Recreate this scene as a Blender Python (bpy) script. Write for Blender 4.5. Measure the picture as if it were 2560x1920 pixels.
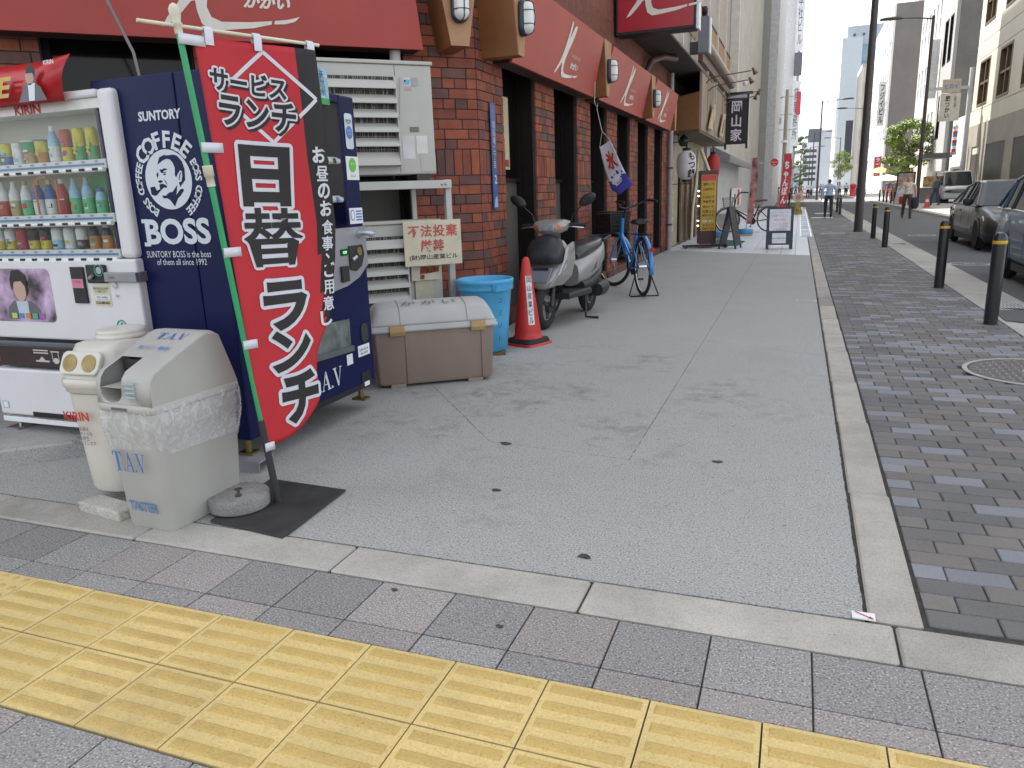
import bpy, bmesh, math, random
from mathutils import Vector, Matrix
PI = math.pi
R = math.radians
rnd = random.Random(7)
SC = bpy.context.scene
COL = SC.collection
for o in list(bpy.data.objects):
    bpy.data.objects.remove(o)

# ------------------------------------------------------------------ camera
cam_d = bpy.data.cameras.new('camera')
cam = bpy.data.objects.new('camera', cam_d)
COL.objects.link(cam)
SC.camera = cam
cam_d.sensor_width = 36.0
cam_d.lens = 26.358
cam_d.clip_start = 0.05
cam_d.clip_end = 4000
_r = Vector((0.93685, 0.34804, -0.03440)); _u = Vector((-0.05313, 0.23886, 0.96960)); _f = Vector((-0.34568, 0.90654, -0.24227))
cam.matrix_world = Matrix(((_r.x, _u.x, -_f.x, 0), (_r.y, _u.y, -_f.y, 0), (_r.z, _u.z, -_f.z, 1.3906), (0, 0, 0, 1)))

# ------------------------------------------------------------------ sky, sun, exposure
SUN_EL, SUN_AZ = R(58), R(-56)          # azimuth measured from +Y, negative = towards -X
wd = bpy.data.worlds.new('World'); SC.world = wd; wd.use_nodes = True
nt = wd.node_tree
sky = nt.nodes.new('ShaderNodeTexSky'); sky.sky_type = 'NISHITA'; sky.sun_disc = False
sky.sun_elevation = SUN_EL; sky.sun_rotation = SUN_AZ
sky.air_density = 1.0; sky.dust_density = 2.0; sky.ozone_density = 0.6
bg = nt.nodes['Background']; bg.inputs[1].default_value = 0.15
hs = nt.nodes.new('ShaderNodeHueSaturation'); hs.inputs['Saturation'].default_value = 0.32
nt.links.new(sky.outputs[0], hs.inputs['Color']); nt.links.new(hs.outputs[0], bg.inputs[0])
sl = bpy.data.lights.new('sun', 'SUN'); sl.energy = 4.0; sl.angle = R(0.53); sl.color = (1.0, 0.95, 0.88)
sun = bpy.data.objects.new('sun', sl); COL.objects.link(sun)
_d = Vector((math.sin(SUN_AZ) * math.cos(SUN_EL), math.cos(SUN_AZ) * math.cos(SUN_EL), math.sin(SUN_EL)))
sun.rotation_euler = (-_d).to_track_quat('-Z', 'Y').to_euler()
SC.view_settings.view_transform = 'Standard'
SC.view_settings.look = 'None'
SC.view_settings.gamma = 1.0
SC.view_settings.use_curve_mapping = False
SC.view_settings.exposure = 1.5
SC.cycles.max_bounces = 6
SC.cycles.diffuse_bounces = 4
SC.cycles.glossy_bounces = 3
SC.cycles.transmission_bounces = 6
SC.cycles.transparent_max_bounces = 12
SC.cycles.use_denoising = True
SC.cycles.sample_clamp_indirect = 8

# ------------------------------------------------------------------ materials
MATS = {}
def srgb(h):
    h = h.lstrip('#'); c = [int(h[i:i + 2], 16) / 255 for i in (0, 2, 4)]
    return tuple(x / 12.92 if x <= 0.04045 else ((x + 0.055) / 1.055) ** 2.4 for x in c)
def mat(name, col, rough=0.6, metal=0.0, var=0.12, scale=6.0, bump=0.0, bscale=60.0, spec=0.5, isl=0.0, alpha=1.0, emit=0.0, detail=4, grime=0.0, coat=0.0, trans=0.0):
    """procedural Principled: base colour varied by world-space noise, optional per-piece variation, bump and streaky grime"""
    if name in MATS: return MATS[name]
    if isinstance(col, str): col = srgb(col)
    m = bpy.data.materials.new(name); m.use_nodes = True
    t = m.node_tree; N = t.nodes; L = t.links
    b = N['Principled BSDF']
    geo = N.new('ShaderNodeNewGeometry')
    nz = N.new('ShaderNodeTexNoise'); nz.inputs['Scale'].default_value = scale; nz.inputs['Detail'].default_value = detail
    L.new(geo.outputs['Position'], nz.inputs['Vector'])
    mx = N.new('ShaderNodeMix'); mx.data_type = 'RGBA'
    mx.inputs[6].default_value = (*[c * (1 - var) for c in col], 1)
    mx.inputs[7].default_value = (*[min(1, c * (1 + var)) for c in col], 1)
    mr = N.new('ShaderNodeMapRange'); mr.inputs[1].default_value = 0.3; mr.inputs[2].default_value = 0.7
    L.new(nz.outputs[0], mr.inputs[0]); L.new(mr.outputs[0], mx.inputs[0])
    out = mx.outputs[2]
    if isl:
        oi = N.new('ShaderNodeObjectInfo')
        ad = N.new('ShaderNodeMath'); ad.operation = 'ADD'
        L.new(geo.outputs['Random Per Island'], ad.inputs[0]); L.new(oi.outputs['Random'], ad.inputs[1])
        fr = N.new('ShaderNodeMath'); fr.operation = 'FRACT'; L.new(ad.outputs[0], fr.inputs[0])
        m2 = N.new('ShaderNodeMapRange'); m2.inputs[3].default_value = 1 - isl; m2.inputs[4].default_value = 1 + isl
        L.new(fr.outputs[0], m2.inputs[0])
        vm = N.new('ShaderNodeVectorMath'); vm.operation = 'SCALE'
        L.new(out, vm.inputs[0]); L.new(m2.outputs[0], vm.inputs['Scale']); out = vm.outputs[0]
    if grime:
        n2 = N.new('ShaderNodeTexNoise'); n2.inputs['Scale'].default_value = 3.0; n2.inputs['Detail'].default_value = 6
        mp = N.new('ShaderNodeMapping'); mp.inputs['Scale'].default_value = (1, 1, 0.35)
        L.new(geo.outputs['Position'], mp.inputs[0]); L.new(mp.outputs[0], n2.inputs['Vector'])
        m3 = N.new('ShaderNodeMapRange'); m3.inputs[1].default_value = 0.5; m3.inputs[2].default_value = 0.72; m3.inputs[4].default_value = grime
        L.new(n2.outputs[0], m3.inputs[0])
        m4 = N.new('ShaderNodeMix'); m4.data_type = 'RGBA'; m4.inputs[7].default_value = (0.07, 0.06, 0.05, 1)
        L.new(m3.outputs[0], m4.inputs[0]); L.new(out, m4.inputs[6]); out = m4.outputs[2]
    L.new(out, b.inputs['Base Color'])
    b.inputs['Roughness'].default_value = rough; b.inputs['Metallic'].default_value = metal
    b.inputs['Specular IOR Level'].default_value = spec
    b.inputs['Coat Weight'].default_value = coat
    if coat: b.inputs['Coat Roughness'].default_value = 0.06
    if trans: b.inputs['Transmission Weight'].default_value = trans
    if alpha < 1: b.inputs['Alpha'].default_value = alpha
    if emit:
        L.new(out, b.inputs['Emission Color']); b.inputs['Emission Strength'].default_value = emit
    if bump:
        nb = N.new('ShaderNodeTexNoise'); nb.inputs['Scale'].default_value = bscale; nb.inputs['Detail'].default_value = 3
        L.new(geo.outputs['Position'], nb.inputs['Vector'])
        bp = N.new('ShaderNodeBump'); bp.inputs['Strength'].default_value = bump; bp.inputs['Distance'].default_value = 0.01
        L.new(nb.outputs[0], bp.inputs['Height']); L.new(bp.outputs[0], b.inputs['Normal'])
    MATS[name] = m
    return m
def speckle(name, c1, c2, c3, sc=420.0, rough=0.85, patch=0.18, pscale=1.1, isl=0.0, stain=0.0, stcol=(0.05, 0.05, 0.045), thr=(0.42, 0.58), bump=0.25, spot=None):
    """grainy stone or concrete: base c1, light grains c2, dark grains c3, broad patches and stains"""
    if name in MATS: return MATS[name]
    m = bpy.data.materials.new(name); m.use_nodes = True
    t = m.node_tree; N = t.nodes; L = t.links; b = N['Principled BSDF']
    geo = N.new('ShaderNodeNewGeometry'); P_ = geo.outputs['Position']
    def noise(s, d=2, r=0.5):
        n = N.new('ShaderNodeTexNoise'); n.inputs['Scale'].default_value = s; n.inputs['Detail'].default_value = d; n.inputs['Roughness'].default_value = r
        L.new(P_, n.inputs['Vector']); return n.outputs[0]
    def mrange(x, a, c, e=0., f=1.):
        q = N.new('ShaderNodeMapRange'); q.inputs[1].default_value = a; q.inputs[2].default_value = c; q.inputs[3].default_value = e; q.inputs[4].default_value = f
        L.new(x, q.inputs[0]); return q.outputs[0]
    def mix(fac, a, c):
        q = N.new('ShaderNodeMix'); q.data_type = 'RGBA'
        L.new(fac, q.inputs[0])
        for k, v in ((6, a), (7, c)):
            if isinstance(v, tuple): q.inputs[k].default_value = (*v, 1)
            else: L.new(v, q.inputs[k])
        return q.outputs[2]
    g = noise(sc, 2)
    c = mix(mrange(g, thr[1], thr[1] + 0.08), c1, c2)
    c = mix(mrange(g, thr[0] - 0.08, thr[0], 1., 0.), c, c3)
    g2 = noise(sc * 0.32, 2)
    c = mix(mrange(g2, 0.62, 0.72, 0., .55), c, c3)
    p = noise(pscale, 6, 0.6)
    vm = N.new('ShaderNodeVectorMath'); vm.operation = 'SCALE'
    L.new(c, vm.inputs[0]); L.new(mrange(p, 0.3, 0.7, 1 - patch, 1 + patch), vm.inputs['Scale']); c = vm.outputs[0]
    if isl:
        oi = N.new('ShaderNodeObjectInfo'); ad = N.new('ShaderNodeMath'); L.new(geo.outputs['Random Per Island'], ad.inputs[0]); L.new(oi.outputs['Random'], ad.inputs[1])
        fr = N.new('ShaderNodeMath'); fr.operation = 'FRACT'; L.new(ad.outputs[0], fr.inputs[0])
        v2 = N.new('ShaderNodeVectorMath'); v2.operation = 'SCALE'; L.new(c, v2.inputs[0]); L.new(mrange(fr.outputs[0], 0, 1, 1 - isl, 1 + isl), v2.inputs['Scale']); c = v2.outputs[0]
    if stain:
        s1 = noise(1.3, 8, 0.66); s2 = noise(9.0, 6, 0.7)
        mu = N.new('ShaderNodeMath'); mu.operation = 'MULTIPLY'
        L.new(mrange(s1, 0.47, 0.66), mu.inputs[0]); L.new(mrange(s2, 0.38, 0.66), mu.inputs[1])
        m2 = N.new('ShaderNodeMath'); m2.operation = 'MULTIPLY'; L.new(mu.outputs[0], m2.inputs[0]); m2.inputs[1].default_value = stain
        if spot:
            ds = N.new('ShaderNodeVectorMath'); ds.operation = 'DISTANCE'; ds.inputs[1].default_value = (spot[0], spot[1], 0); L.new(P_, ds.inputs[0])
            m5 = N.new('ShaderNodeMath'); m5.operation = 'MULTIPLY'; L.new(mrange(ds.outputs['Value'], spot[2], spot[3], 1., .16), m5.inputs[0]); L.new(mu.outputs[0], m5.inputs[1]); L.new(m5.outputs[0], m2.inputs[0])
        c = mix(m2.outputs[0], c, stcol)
    L.new(c, b.inputs['Base Color']); b.inputs['Roughness'].default_value = rough
    if bump:
        bp = N.new('ShaderNodeBump'); bp.inputs['Strength'].default_value = bump; bp.inputs['Distance'].default_value = 0.004
        L.new(g, bp.inputs['Height']); L.new(bp.outputs[0], b.inputs['Normal'])
    MATS[name] = m
    return m
def glass(name, tint=(0.8, 0.85, 0.85), alpha=0.15, rough=0.03):
    if name in MATS: return MATS[name]
    m = bpy.data.materials.new(name); m.use_nodes = True
    t = m.node_tree; N = t.nodes; L = t.links
    N.remove(N['Principled BSDF'])
    tr = N.new('ShaderNodeBsdfTransparent'); tr.inputs[0].default_value = (*tint, 1)
    gl = N.new('ShaderNodeBsdfGlossy'); gl.inputs['Roughness'].default_value = rough
    fr = N.new('ShaderNodeLayerWeight'); fr.inputs[0].default_value = 0.5
    pw = N.new('ShaderNodeMath'); pw.operation = 'POWER'; pw.inputs[1].default_value = 4.0; L.new(fr.outputs['Facing'], pw.inputs[0])
    ad = N.new('ShaderNodeMath'); ad.operation = 'MULTIPLY_ADD'; ad.inputs[1].default_value = 0.5; ad.inputs[2].default_value = alpha * 0.3; L.new(pw.outputs[0], ad.inputs[0])
    ms = N.new('ShaderNodeMixShader'); L.new(ad.outputs[0], ms.inputs[0]); L.new(tr.outputs[0], ms.inputs[1]); L.new(gl.outputs[0], ms.inputs[2])
    L.new(ms.outputs[0], N['Material Output'].inputs[0])
    MATS[name] = m
    return m

# ------------------------------------------------------------------ mesh helpers
class MB:
    """collects shapes; build() links them as ONE mesh object"""
    def __init__(s): s.v = []; s.f = []; s.sm = []; s.mi = []; s.M = None; s.cm = 0
    def add(s, vs, fs, smooth=False):
        o = len(s.v)
        s.v += [(s.M @ Vector(p)) if s.M is not None else Vector(p) for p in vs]
        for f in fs: s.f.append([o + i for i in f]); s.sm.append(smooth); s.mi.append(s.cm)
        return s
    def box(s, x0, x1, y0, y1, z0, z1):
        return s.add([(x0, y0, z0), (x1, y0, z0), (x1, y1, z0), (x0, y1, z0), (x0, y0, z1), (x1, y0, z1), (x1, y1, z1), (x0, y1, z1)],
                     [(3, 2, 1, 0), (4, 5, 6, 7), (0, 1, 5, 4), (1, 2, 6, 5), (2, 3, 7, 6), (3, 0, 4, 7)])
    def cbox(s, c, d): return s.box(c[0] - d[0] / 2, c[0] + d[0] / 2, c[1] - d[1] / 2, c[1] + d[1] / 2, c[2] - d[2] / 2, c[2] + d[2] / 2)
    def quad(s, a, b, c, d): return s.add([a, b, c, d], [(0, 1, 2, 3)])
    def loft(s, rings, cap=True, smooth=True, closed=True):
        n = len(rings[0]); vs = [p for r in rings for p in r]; fs = []
        for i in range(len(rings) - 1):
            for j in range(n if closed else n - 1):
                k = (j + 1) % n
                fs.append((i * n + j, i * n + k, (i + 1) * n + k, (i + 1) * n + j))
        s.add(vs, fs, smooth)
        if cap and closed:
            s.add(list(rings[0]), [tuple(range(n))[::-1]]); s.add(list(rings[-1]), [tuple(range(n))])
        return s
    def tube(s, pts, r, n=8, cap=True, smooth=True, flat=1.0):
        pts = [Vector(p) for p in pts]; rs = r if isinstance(r, (list, tuple)) else [r] * len(pts)
        rings = []; up = None
        for i, p in enumerate(pts):
            if i == 0: d = pts[1] - p
            elif i == len(pts) - 1: d = p - pts[i - 1]
            else: d = (pts[i + 1] - p).normalized() + (p - pts[i - 1]).normalized()
            d.normalize()
            if up is None: up = Vector((0, 0, 1)) if abs(d.z) < 0.9 else Vector((1, 0, 0))
            a = d.cross(up)
            if a.length < 1e-5: a = d.orthogonal()
            a.normalize(); b = a.cross(d).normalized(); up = b
            rings.append([p + (a * math.cos(2 * PI * k / n) + b * math.sin(2 * PI * k / n) * flat) * rs[i] for k in range(n)])
        return s.loft(rings, cap, smooth)
    def lathe(s, prof, n=20, c=(0, 0, 0), smooth=True, cap=True):
        rings = [[(c[0] + r * math.cos(2 * PI * k / n), c[1] + r * math.sin(2 * PI * k / n), c[2] + z) for k in range(n)] for r, z in prof]
        return s.loft(rings, cap, smooth)
    def disc(s, c, r, ax, n=20, th=0.004, r2=None):
        """flat round plate with axis ax"""
        ax = Vector(ax).normalized(); a = ax.orthogonal().normalized(); b = ax.cross(a); c = Vector(c)
        r2 = r2 or r
        rg = lambda q: [c + ax * q + (a * math.cos(2 * PI * k / n)) * r + (b * math.sin(2 * PI * k / n)) * r2 for k in range(n)]
        return s.loft([rg(-th / 2), rg(th / 2)], True, False)
    def torus(s, c, R_, r, ax, n=28, k=8):
        ax = Vector(ax).normalized(); a = ax.orthogonal().normalized(); b = ax.cross(a); c = Vector(c); rings = []
        for i in range(n + 1):
            t = 2 * PI * i / n; d = a * math.cos(t) + b * math.sin(t)
            rings.append([c + d * (R_ + r * math.cos(2 * PI * j / k)) + ax * r * math.sin(2 * PI * j / k) for j in range(k)])
        return s.loft(rings, False, True)
    def prism(s, poly, z0, z1, plane='XY', smooth=False):
        """extruded polygon; plane XY -> z, XZ -> y, YZ -> x"""
        f = {'XY': lambda p, h: (p[0], p[1], h), 'XZ': lambda p, h: (p[0], h, p[1]), 'YZ': lambda p, h: (h, p[0], p[1])}[plane]
        n = len(poly)
        s.add([f(p, z0) for p in poly] + [f(p, z1) for p in poly],
              [tuple(range(n))[::-1], tuple(range(n, 2 * n))] + [(i, (i + 1) % n, n + (i + 1) % n, n + i) for i in range(n)], smooth)
        return s
    def build(s, name, m, parent=None, bevel=0.0, seg=2, subd=0, fix=True):
        me = bpy.data.meshes.new(name)
        me.from_pydata([tuple(p) for p in s.v], [], s.f)
        if fix:
            bm = bmesh.new(); bm.from_mesh(me); bmesh.ops.recalc_face_normals(bm, faces=bm.faces); bm.to_mesh(me); bm.free()
        for i, p in enumerate(me.polygons): p.use_smooth = s.sm[i]; p.material_index = s.mi[i]
        for q in (m if isinstance(m, (list, tuple)) else [m]): me.materials.append(q)
        o = bpy.data.objects.new(name, me); COL.objects.link(o)
        if parent: o.parent = parent
        if bevel:
            b = o.modifiers.new('bevel', 'BEVEL'); b.width = bevel; b.segments = seg; b.limit_method = 'ANGLE'; b.angle_limit = R(40)
        if subd:
            q = o.modifiers.new('sub', 'SUBSURF'); q.levels = subd; q.render_levels = subd
        return o
def tag(o, label=None, cat=None, group=None, kind=None):
    if label: o['label'] = label
    if cat: o['category'] = cat
    if group: o['group'] = group
    if kind: o['kind'] = kind
    return o
def empty(name, loc=(0, 0, 0), rz=0.0, label=None, cat=None, group=None):
    o = bpy.data.objects.new(name, None); COL.objects.link(o); o.location = loc; o.rotation_euler = (0, 0, rz)
    o.empty_display_size = 0.1
    return tag(o, label, cat, group)
def copy_tree(o, parent=None):
    c = o.copy(); COL.objects.link(c); c.parent = parent
    for ch in [x for x in o.children]: copy_tree(ch, c)
    return c
def inst(me, name, loc, parent, rot=(0, 0, 0), scale=(1, 1, 1)):
    o = bpy.data.objects.new(name, me); COL.objects.link(o); o.parent = parent
    o.location = loc; o.rotation_euler = rot; o.scale = scale
    return o
def frame(origin, ex, ez):
    """matrix whose local x = ex, local y = ez (up on the panel), local z = outward normal"""
    ex = Vector(ex).normalized(); ez = Vector(ez).normalized(); n = ex.cross(ez).normalized()
    return Matrix(((ex.x, ez.x, n.x, origin[0]), (ex.y, ez.y, n.y, origin[1]), (ex.z, ez.z, n.z, origin[2]), (0, 0, 0, 1)))
def text_geo(s, size=1.0, bold=0.0, align='CENTER', line=1.0, shear=0.0, space=1.0, res=2):
    c = bpy.data.curves.new('t', 'FONT'); c.body = s; c.size = size; c.offset = bold; c.align_x = align; c.align_y = 'CENTER'
    c.space_line = line; c.shear = shear; c.space_character = space; c.resolution_u = res
    o = bpy.data.objects.new('t', c)
    me = bpy.data.meshes.new_from_object(o)
    vs = [v.co.copy() for v in me.vertices]; fs = [tuple(p.vertices) for p in me.polygons]
    bpy.data.objects.remove(o); bpy.data.curves.remove(c); bpy.data.meshes.remove(me)
    return vs, fs
def text(s, w, h, M, m, parent, name='lettering', bold=0.0, line=1.0, shear=0.0, space=1.0, off=0.002, res=2, vertical=False):
    """flat lettering fitted into a w x h box centred on the origin of panel matrix M"""
    if vertical: s = '\n'.join(s)
    vs, fs = text_geo(s, 1.0, bold, 'CENTER', line, shear, space, res)
    x0 = min(v.x for v in vs); x1 = max(v.x for v in vs); y0 = min(v.y for v in vs); y1 = max(v.y for v in vs)
    sx = w / max(1e-6, x1 - x0) if w else None; sy = h / max(1e-6, y1 - y0) if h else None
    sx = sx or sy; sy = sy or sx
    b = MB(); b.M = M
    b.add([((v.x - (x0 + x1) / 2) * sx, (v.y - (y0 + y1) / 2) * sy, off) for v in vs], fs)
    return b.build(name, m, parent, fix=False)
def decal(poly, M, m, parent, name='print', off=0.0015):
    b = MB(); b.M = M; b.add([(p[0], p[1], off) for p in poly], [tuple(range(len(poly)))])
    return b.build(name, m, parent, fix=False)
def rect(x0, x1, y0, y1): return [(x0, y0), (x1, y0), (x1, y1), (x0, y1)]
def ell(cx, cy, rx, ry, n=28, a0=0, a1=2 * PI): return [(cx + rx * math.cos(a0 + (a1 - a0) * i / n), cy + ry * math.sin(a0 + (a1 - a0) * i / n)) for i in range(n)]
def rrect(x0, x1, y0, y1, r, n=5):
    p = []
    for cx, cy, a in ((x1 - r, y1 - r, 0), (x0 + r, y1 - r, PI / 2), (x0 + r, y0 + r, PI), (x1 - r, y0 + r, 1.5 * PI)):
        p += [(cx + r * math.cos(a + PI / 2 * i / n), cy + r * math.sin(a + PI / 2 * i / n)) for i in range(n + 1)]
    return p
BLACK = mat('black_paint', (0.012, 0.012, 0.014), 0.45, var=0.2)
BLACKPL = mat('black_plastic', (0.018, 0.018, 0.02), 0.55, var=0.2, bump=0.1, bscale=300)
RUBBER = mat('rubber', (0.02, 0.02, 0.021), 0.85, var=0.25, bump=0.2, bscale=120)
WHITE = mat('white_paint', (0.78, 0.78, 0.77), 0.35, var=0.04, grime=0.12)
INK = mat('ink_black', (0.02, 0.018, 0.017), 0.7, var=0.1)
INKW = mat('ink_white', (0.76, 0.77, 0.79), 0.6, var=0.03)
INKR = mat('ink_red', (0.5, 0.03, 0.03), 0.6, var=0.08)
INKB = mat('ink_blue', (0.08, 0.2, 0.5), 0.6, var=0.08)
CHROME = mat('chrome', (0.7, 0.7, 0.7), 0.18, 1.0, var=0.05)
STEEL = mat('galvanised_steel', (0.45, 0.46, 0.47), 0.4, 0.9, var=0.15, scale=20)
DARKMETAL = mat('dark_metal', (0.05, 0.045, 0.042), 0.5, 0.4, var=0.2)
# ================================================================== ground and pavements
def inset(poly, d):
    n = len(poly); out = []
    area = sum(poly[i][0] * poly[(i + 1) % n][1] - poly[(i + 1) % n][0] * poly[i][1] for i in range(n))
    sg = 1 if area > 0 else -1
    for i in range(n):
        a = Vector(poly[i - 1]); b = Vector(poly[i]); c = Vector(poly[(i + 1) % n])
        e1 = (b - a).normalized(); e2 = (c - b).normalized()
        n1 = Vector((-e1.y, e1.x)) * sg; n2 = Vector((-e2.y, e2.x)) * sg
        m_ = n1 + n2; k = 1 + n1.dot(n2)
        out.append(tuple(b + m_ * (d / max(k, 0.3))))
    return out
def slab(poly, z0, z1, name, m, parent, gap=0.004, bevel=0.0, jag=0.0):
    p = inset(poly, gap)
    if jag:
        q = []
        for i in range(len(p)):
            a, b = Vector(p[i]), Vector(p[(i + 1) % len(p)]); k = max(1, int((b - a).length / 0.03))
            for j in range(k):
                w = a.lerp(b, j / k); q.append((w.x + (rnd.uniform(-jag, jag) if j else 0), w.y + (rnd.uniform(-jag, jag) if j else 0)))
        p = q
    return MB().prism(p, z0, z1).build(name, m, parent, bevel=bevel, seg=1)
ASPH = speckle('asphalt', (0.085, 0.088, 0.092), (0.15, 0.15, 0.155), (0.04, 0.04, 0.042), 160, 0.9, 0.14, 0.5)
JOINT = mat('joint_dirt', (0.05, 0.048, 0.043), 0.95, var=0.4, scale=30)
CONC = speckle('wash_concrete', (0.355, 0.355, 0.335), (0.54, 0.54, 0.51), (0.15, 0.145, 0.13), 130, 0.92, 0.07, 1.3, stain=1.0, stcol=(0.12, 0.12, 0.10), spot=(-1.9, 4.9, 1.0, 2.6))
KERB = speckle('kerb_stone', (0.40, 0.375, 0.325), (0.47, 0.45, 0.40), (0.27, 0.25, 0.21), 260, 0.85, 0.17, 3.0, isl=0.1, stain=0.25, bump=0.1)
PAVER = speckle('granite_paver', (0.265, 0.255, 0.245), (0.50, 0.48, 0.455), (0.09, 0.085, 0.08), 150, 0.85, 0.08, 1.2, isl=0.14)
PAVER2 = speckle('granite_paver_rose', (0.30, 0.27, 0.25), (0.54, 0.5, 0.47), (0.11, 0.1, 0.09), 150, 0.85, 0.08, 1.2, isl=0.08)
TACT = speckle('tactile_yellow', (0.66, 0.50, 0.20), (0.72, 0.56, 0.25), (0.54, 0.40, 0.15), 130, 0.75, 0.1, 2.2, isl=0.04, stain=0.3, stcol=(0.22, 0.17, 0.09), bump=0.12)
TACTBAR = speckle('tactile_bar', (0.54, 0.38, 0.12), (0.60, 0.43, 0.16), (0.43, 0.30, 0.10), 130, 0.75, 0.12, 4.0, stain=0.25, stcol=(0.2, 0.15, 0.09), bump=0.12)
BPAVE = [speckle('pave_brick_grey', (0.135, 0.132, 0.128), (0.19, 0.185, 0.18), (0.09, 0.088, 0.085), 300, 0.85, 0.1, 2, isl=0.12),
         speckle('pave_brick_brown', (0.165, 0.152, 0.135), (0.21, 0.2, 0.18), (0.11, 0.1, 0.09), 300, 0.85, 0.1, 2, isl=0.12),
         speckle('pave_brick_blue', (0.205, 0.213, 0.228), (0.27, 0.28, 0.295), (0.16, 0.165, 0.175), 300, 0.8, 0.08, 2, isl=0.1)]
GUT = speckle('gutter_concrete', (0.36, 0.35, 0.315), (0.42, 0.41, 0.37), (0.26, 0.25, 0.22), 160, 0.9, 0.14, 1.4, isl=0.08, stain=0.2)
DECK = speckle('deck_tile', (0.60, 0.62, 0.635), (0.66, 0.68, 0.69), (0.52, 0.54, 0.55), 120, 0.5, 0.06, 1.5, isl=0.06, bump=0.05)

g = MB().box(-900, 900, -60, 1800, -0.9, -0.17).build('ground', ASPH); tag(g, kind='structure')
u_ = MB().box(-14, 1.99, -3.0, 140, -0.17, -0.008).build('pavement_bed', JOINT); tag(u_, kind='structure')
rd = MB().box(1.99, 5.56, -3.0, 420, -0.17, -0.05).build('road', ASPH); tag(rd, kind='structure')

fc = empty('concrete_forecourt'); tag(fc, kind='structure')
SL = [[(-7.62, 2.45), (.277, 2.45), (.277, 6.70), (-.78, 7.18), (-.78, 3.77), (-1.63, 3.87), (-2.55, 5.0), (-3.9, 6.16)],
      [(-1.63, 3.87), (-.78, 3.77), (-.78, 7.18), (-2.96, 8.17), (-2.96, 7.1), (-3.9, 6.16), (-2.55, 5.0)],
      [(-.78, 7.18), (.277, 6.70), (.277, 9.97), (-.78, 10.5)], [(-.78, 7.18), (-.78, 10.5), (-2.96, 11.58), (-2.96, 8.17)],
      [(-.78, 10.5), (.277, 9.97), (.277, 13.4), (-.78, 13.9)], [(-.78, 10.5), (-.78, 13.9), (-2.96, 15.0), (-2.96, 11.58)],
      [(-.78, 13.9), (.277, 13.4), (.277, 16.78), (-.78, 17.31)], [(-.78, 13.9), (-.78, 17.31), (-2.96, 18.41), (-2.96, 15.0)]]
for i, p in enumerate(SL): slab(p, -0.06, 0.0, 'slab', CONC, fc, 0.0018, jag=0.0022 if i < 2 else 0)
# left of the forecourt: old footpath in front of the step
kx = empty('kerb_of_cross_street'); tag(kx, kind='structure')
for i in range(-5, 4):
    x0 = -0.64 + i; slab([(x0, 2.222), (x0 + 1, 2.222), (x0 + 1, 2.442), (x0, 2.442)], -0.08, 0.006, 'kerb_stone', KERB, kx, 0.004, bevel=0.008)
ky = empty('kerb_of_pavement'); tag(ky, kind='structure')
ys = [2.452, 3.59, 4.76, 5.79, 6.9, 7.93, 8.63, 9.62, 10.4] + [10.4 + 1.03 * k for k in range(1, 46)]
DARKC = speckle('kerb_patch', (0.27, 0.25, 0.225), (0.33, 0.31, 0.28), (0.18, 0.165, 0.145), 200, 0.9, 0.15, 2)
for i in range(len(ys) - 1):
    slab([(.283, ys[i]), (.455, ys[i]), (.462, ys[i + 1]), (.288, ys[i + 1])], -0.08, 0.006, 'kerb_stone', DARKC if i == 7 else KERB, ky, 0.005, bevel=0.008)

cp = empty('cross_pavement'); tag(cp, kind='structure')
for i in range(-12, 16):
    x0 = -1.39 + .3 * i
    for (a, b) in ((1.842, 1.945), (1.945, 2.217), (0.94, 1.24), (0.64, 0.94), (.34, .64)):
        if a < 1 and x0 > 0.6 and a < .9: continue
        slab([(x0, a), (x0 + .3, a), (x0 + .3, b), (x0, b)], -0.05, rnd.uniform(-.001, .001), 'paver', PAVER2 if rnd.random() < .3 else PAVER, cp, 0.0028, bevel=0.002)
# tactile paving: one mesh for the bar tile and one for the dot tile
tb = MB().prism(inset(rect(0, .3, 0, .298), 0.0025), -0.04, 0.002)
tb.cm = 1
for k in range(4):
    yc = .0375 + .0745 * k
    for (zz, w, l) in ((0.002, .0185, .132),):
        rg = lambda ww, ll, z: [(.15 + a, yc + b, z) for a, b in ((-ll, -ww), (ll, -ww), (ll, ww), (-ll, ww))]
        tb.loft([rg(w, l, .0015), rg(w - .003, l - .003, .0055), rg(w - .007, l - .007, .0068)], True, False)
tb.f = tb.f
t0 = tb.build('tactile_tile', [TACT, TACTBAR], cp)
td = MB().prism(inset(rect(0, .3, 0, .298), 0.0025), -0.04, 0.002)
td.cm = 1
for a in range(5):
    for b in range(5): td.lathe([(.017, 0.001), (.0135, .005), (.008, .0068)], 10, (.03 + .06 * a, .03 + .0595 * b, 0))
t1 = td.build('tactile_tile', [TACT, TACTBAR], cp)
first = {0: t0, 1: t1}; used = {0: 0, 1: 0}
for r_, y0 in ((0, 1.542), (1, 1.242)):
    for i in range(-5, 16):
        k = 1 if i in (-1, -2) else 0
        loc = (-2.718 + .3 * i, y0, rnd.uniform(-.0008, .0008))
        if not used[k]: first[k].location = loc; used[k] = 1
        else: inst(first[k].data, 'tactile_tile', loc, cp)

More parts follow.
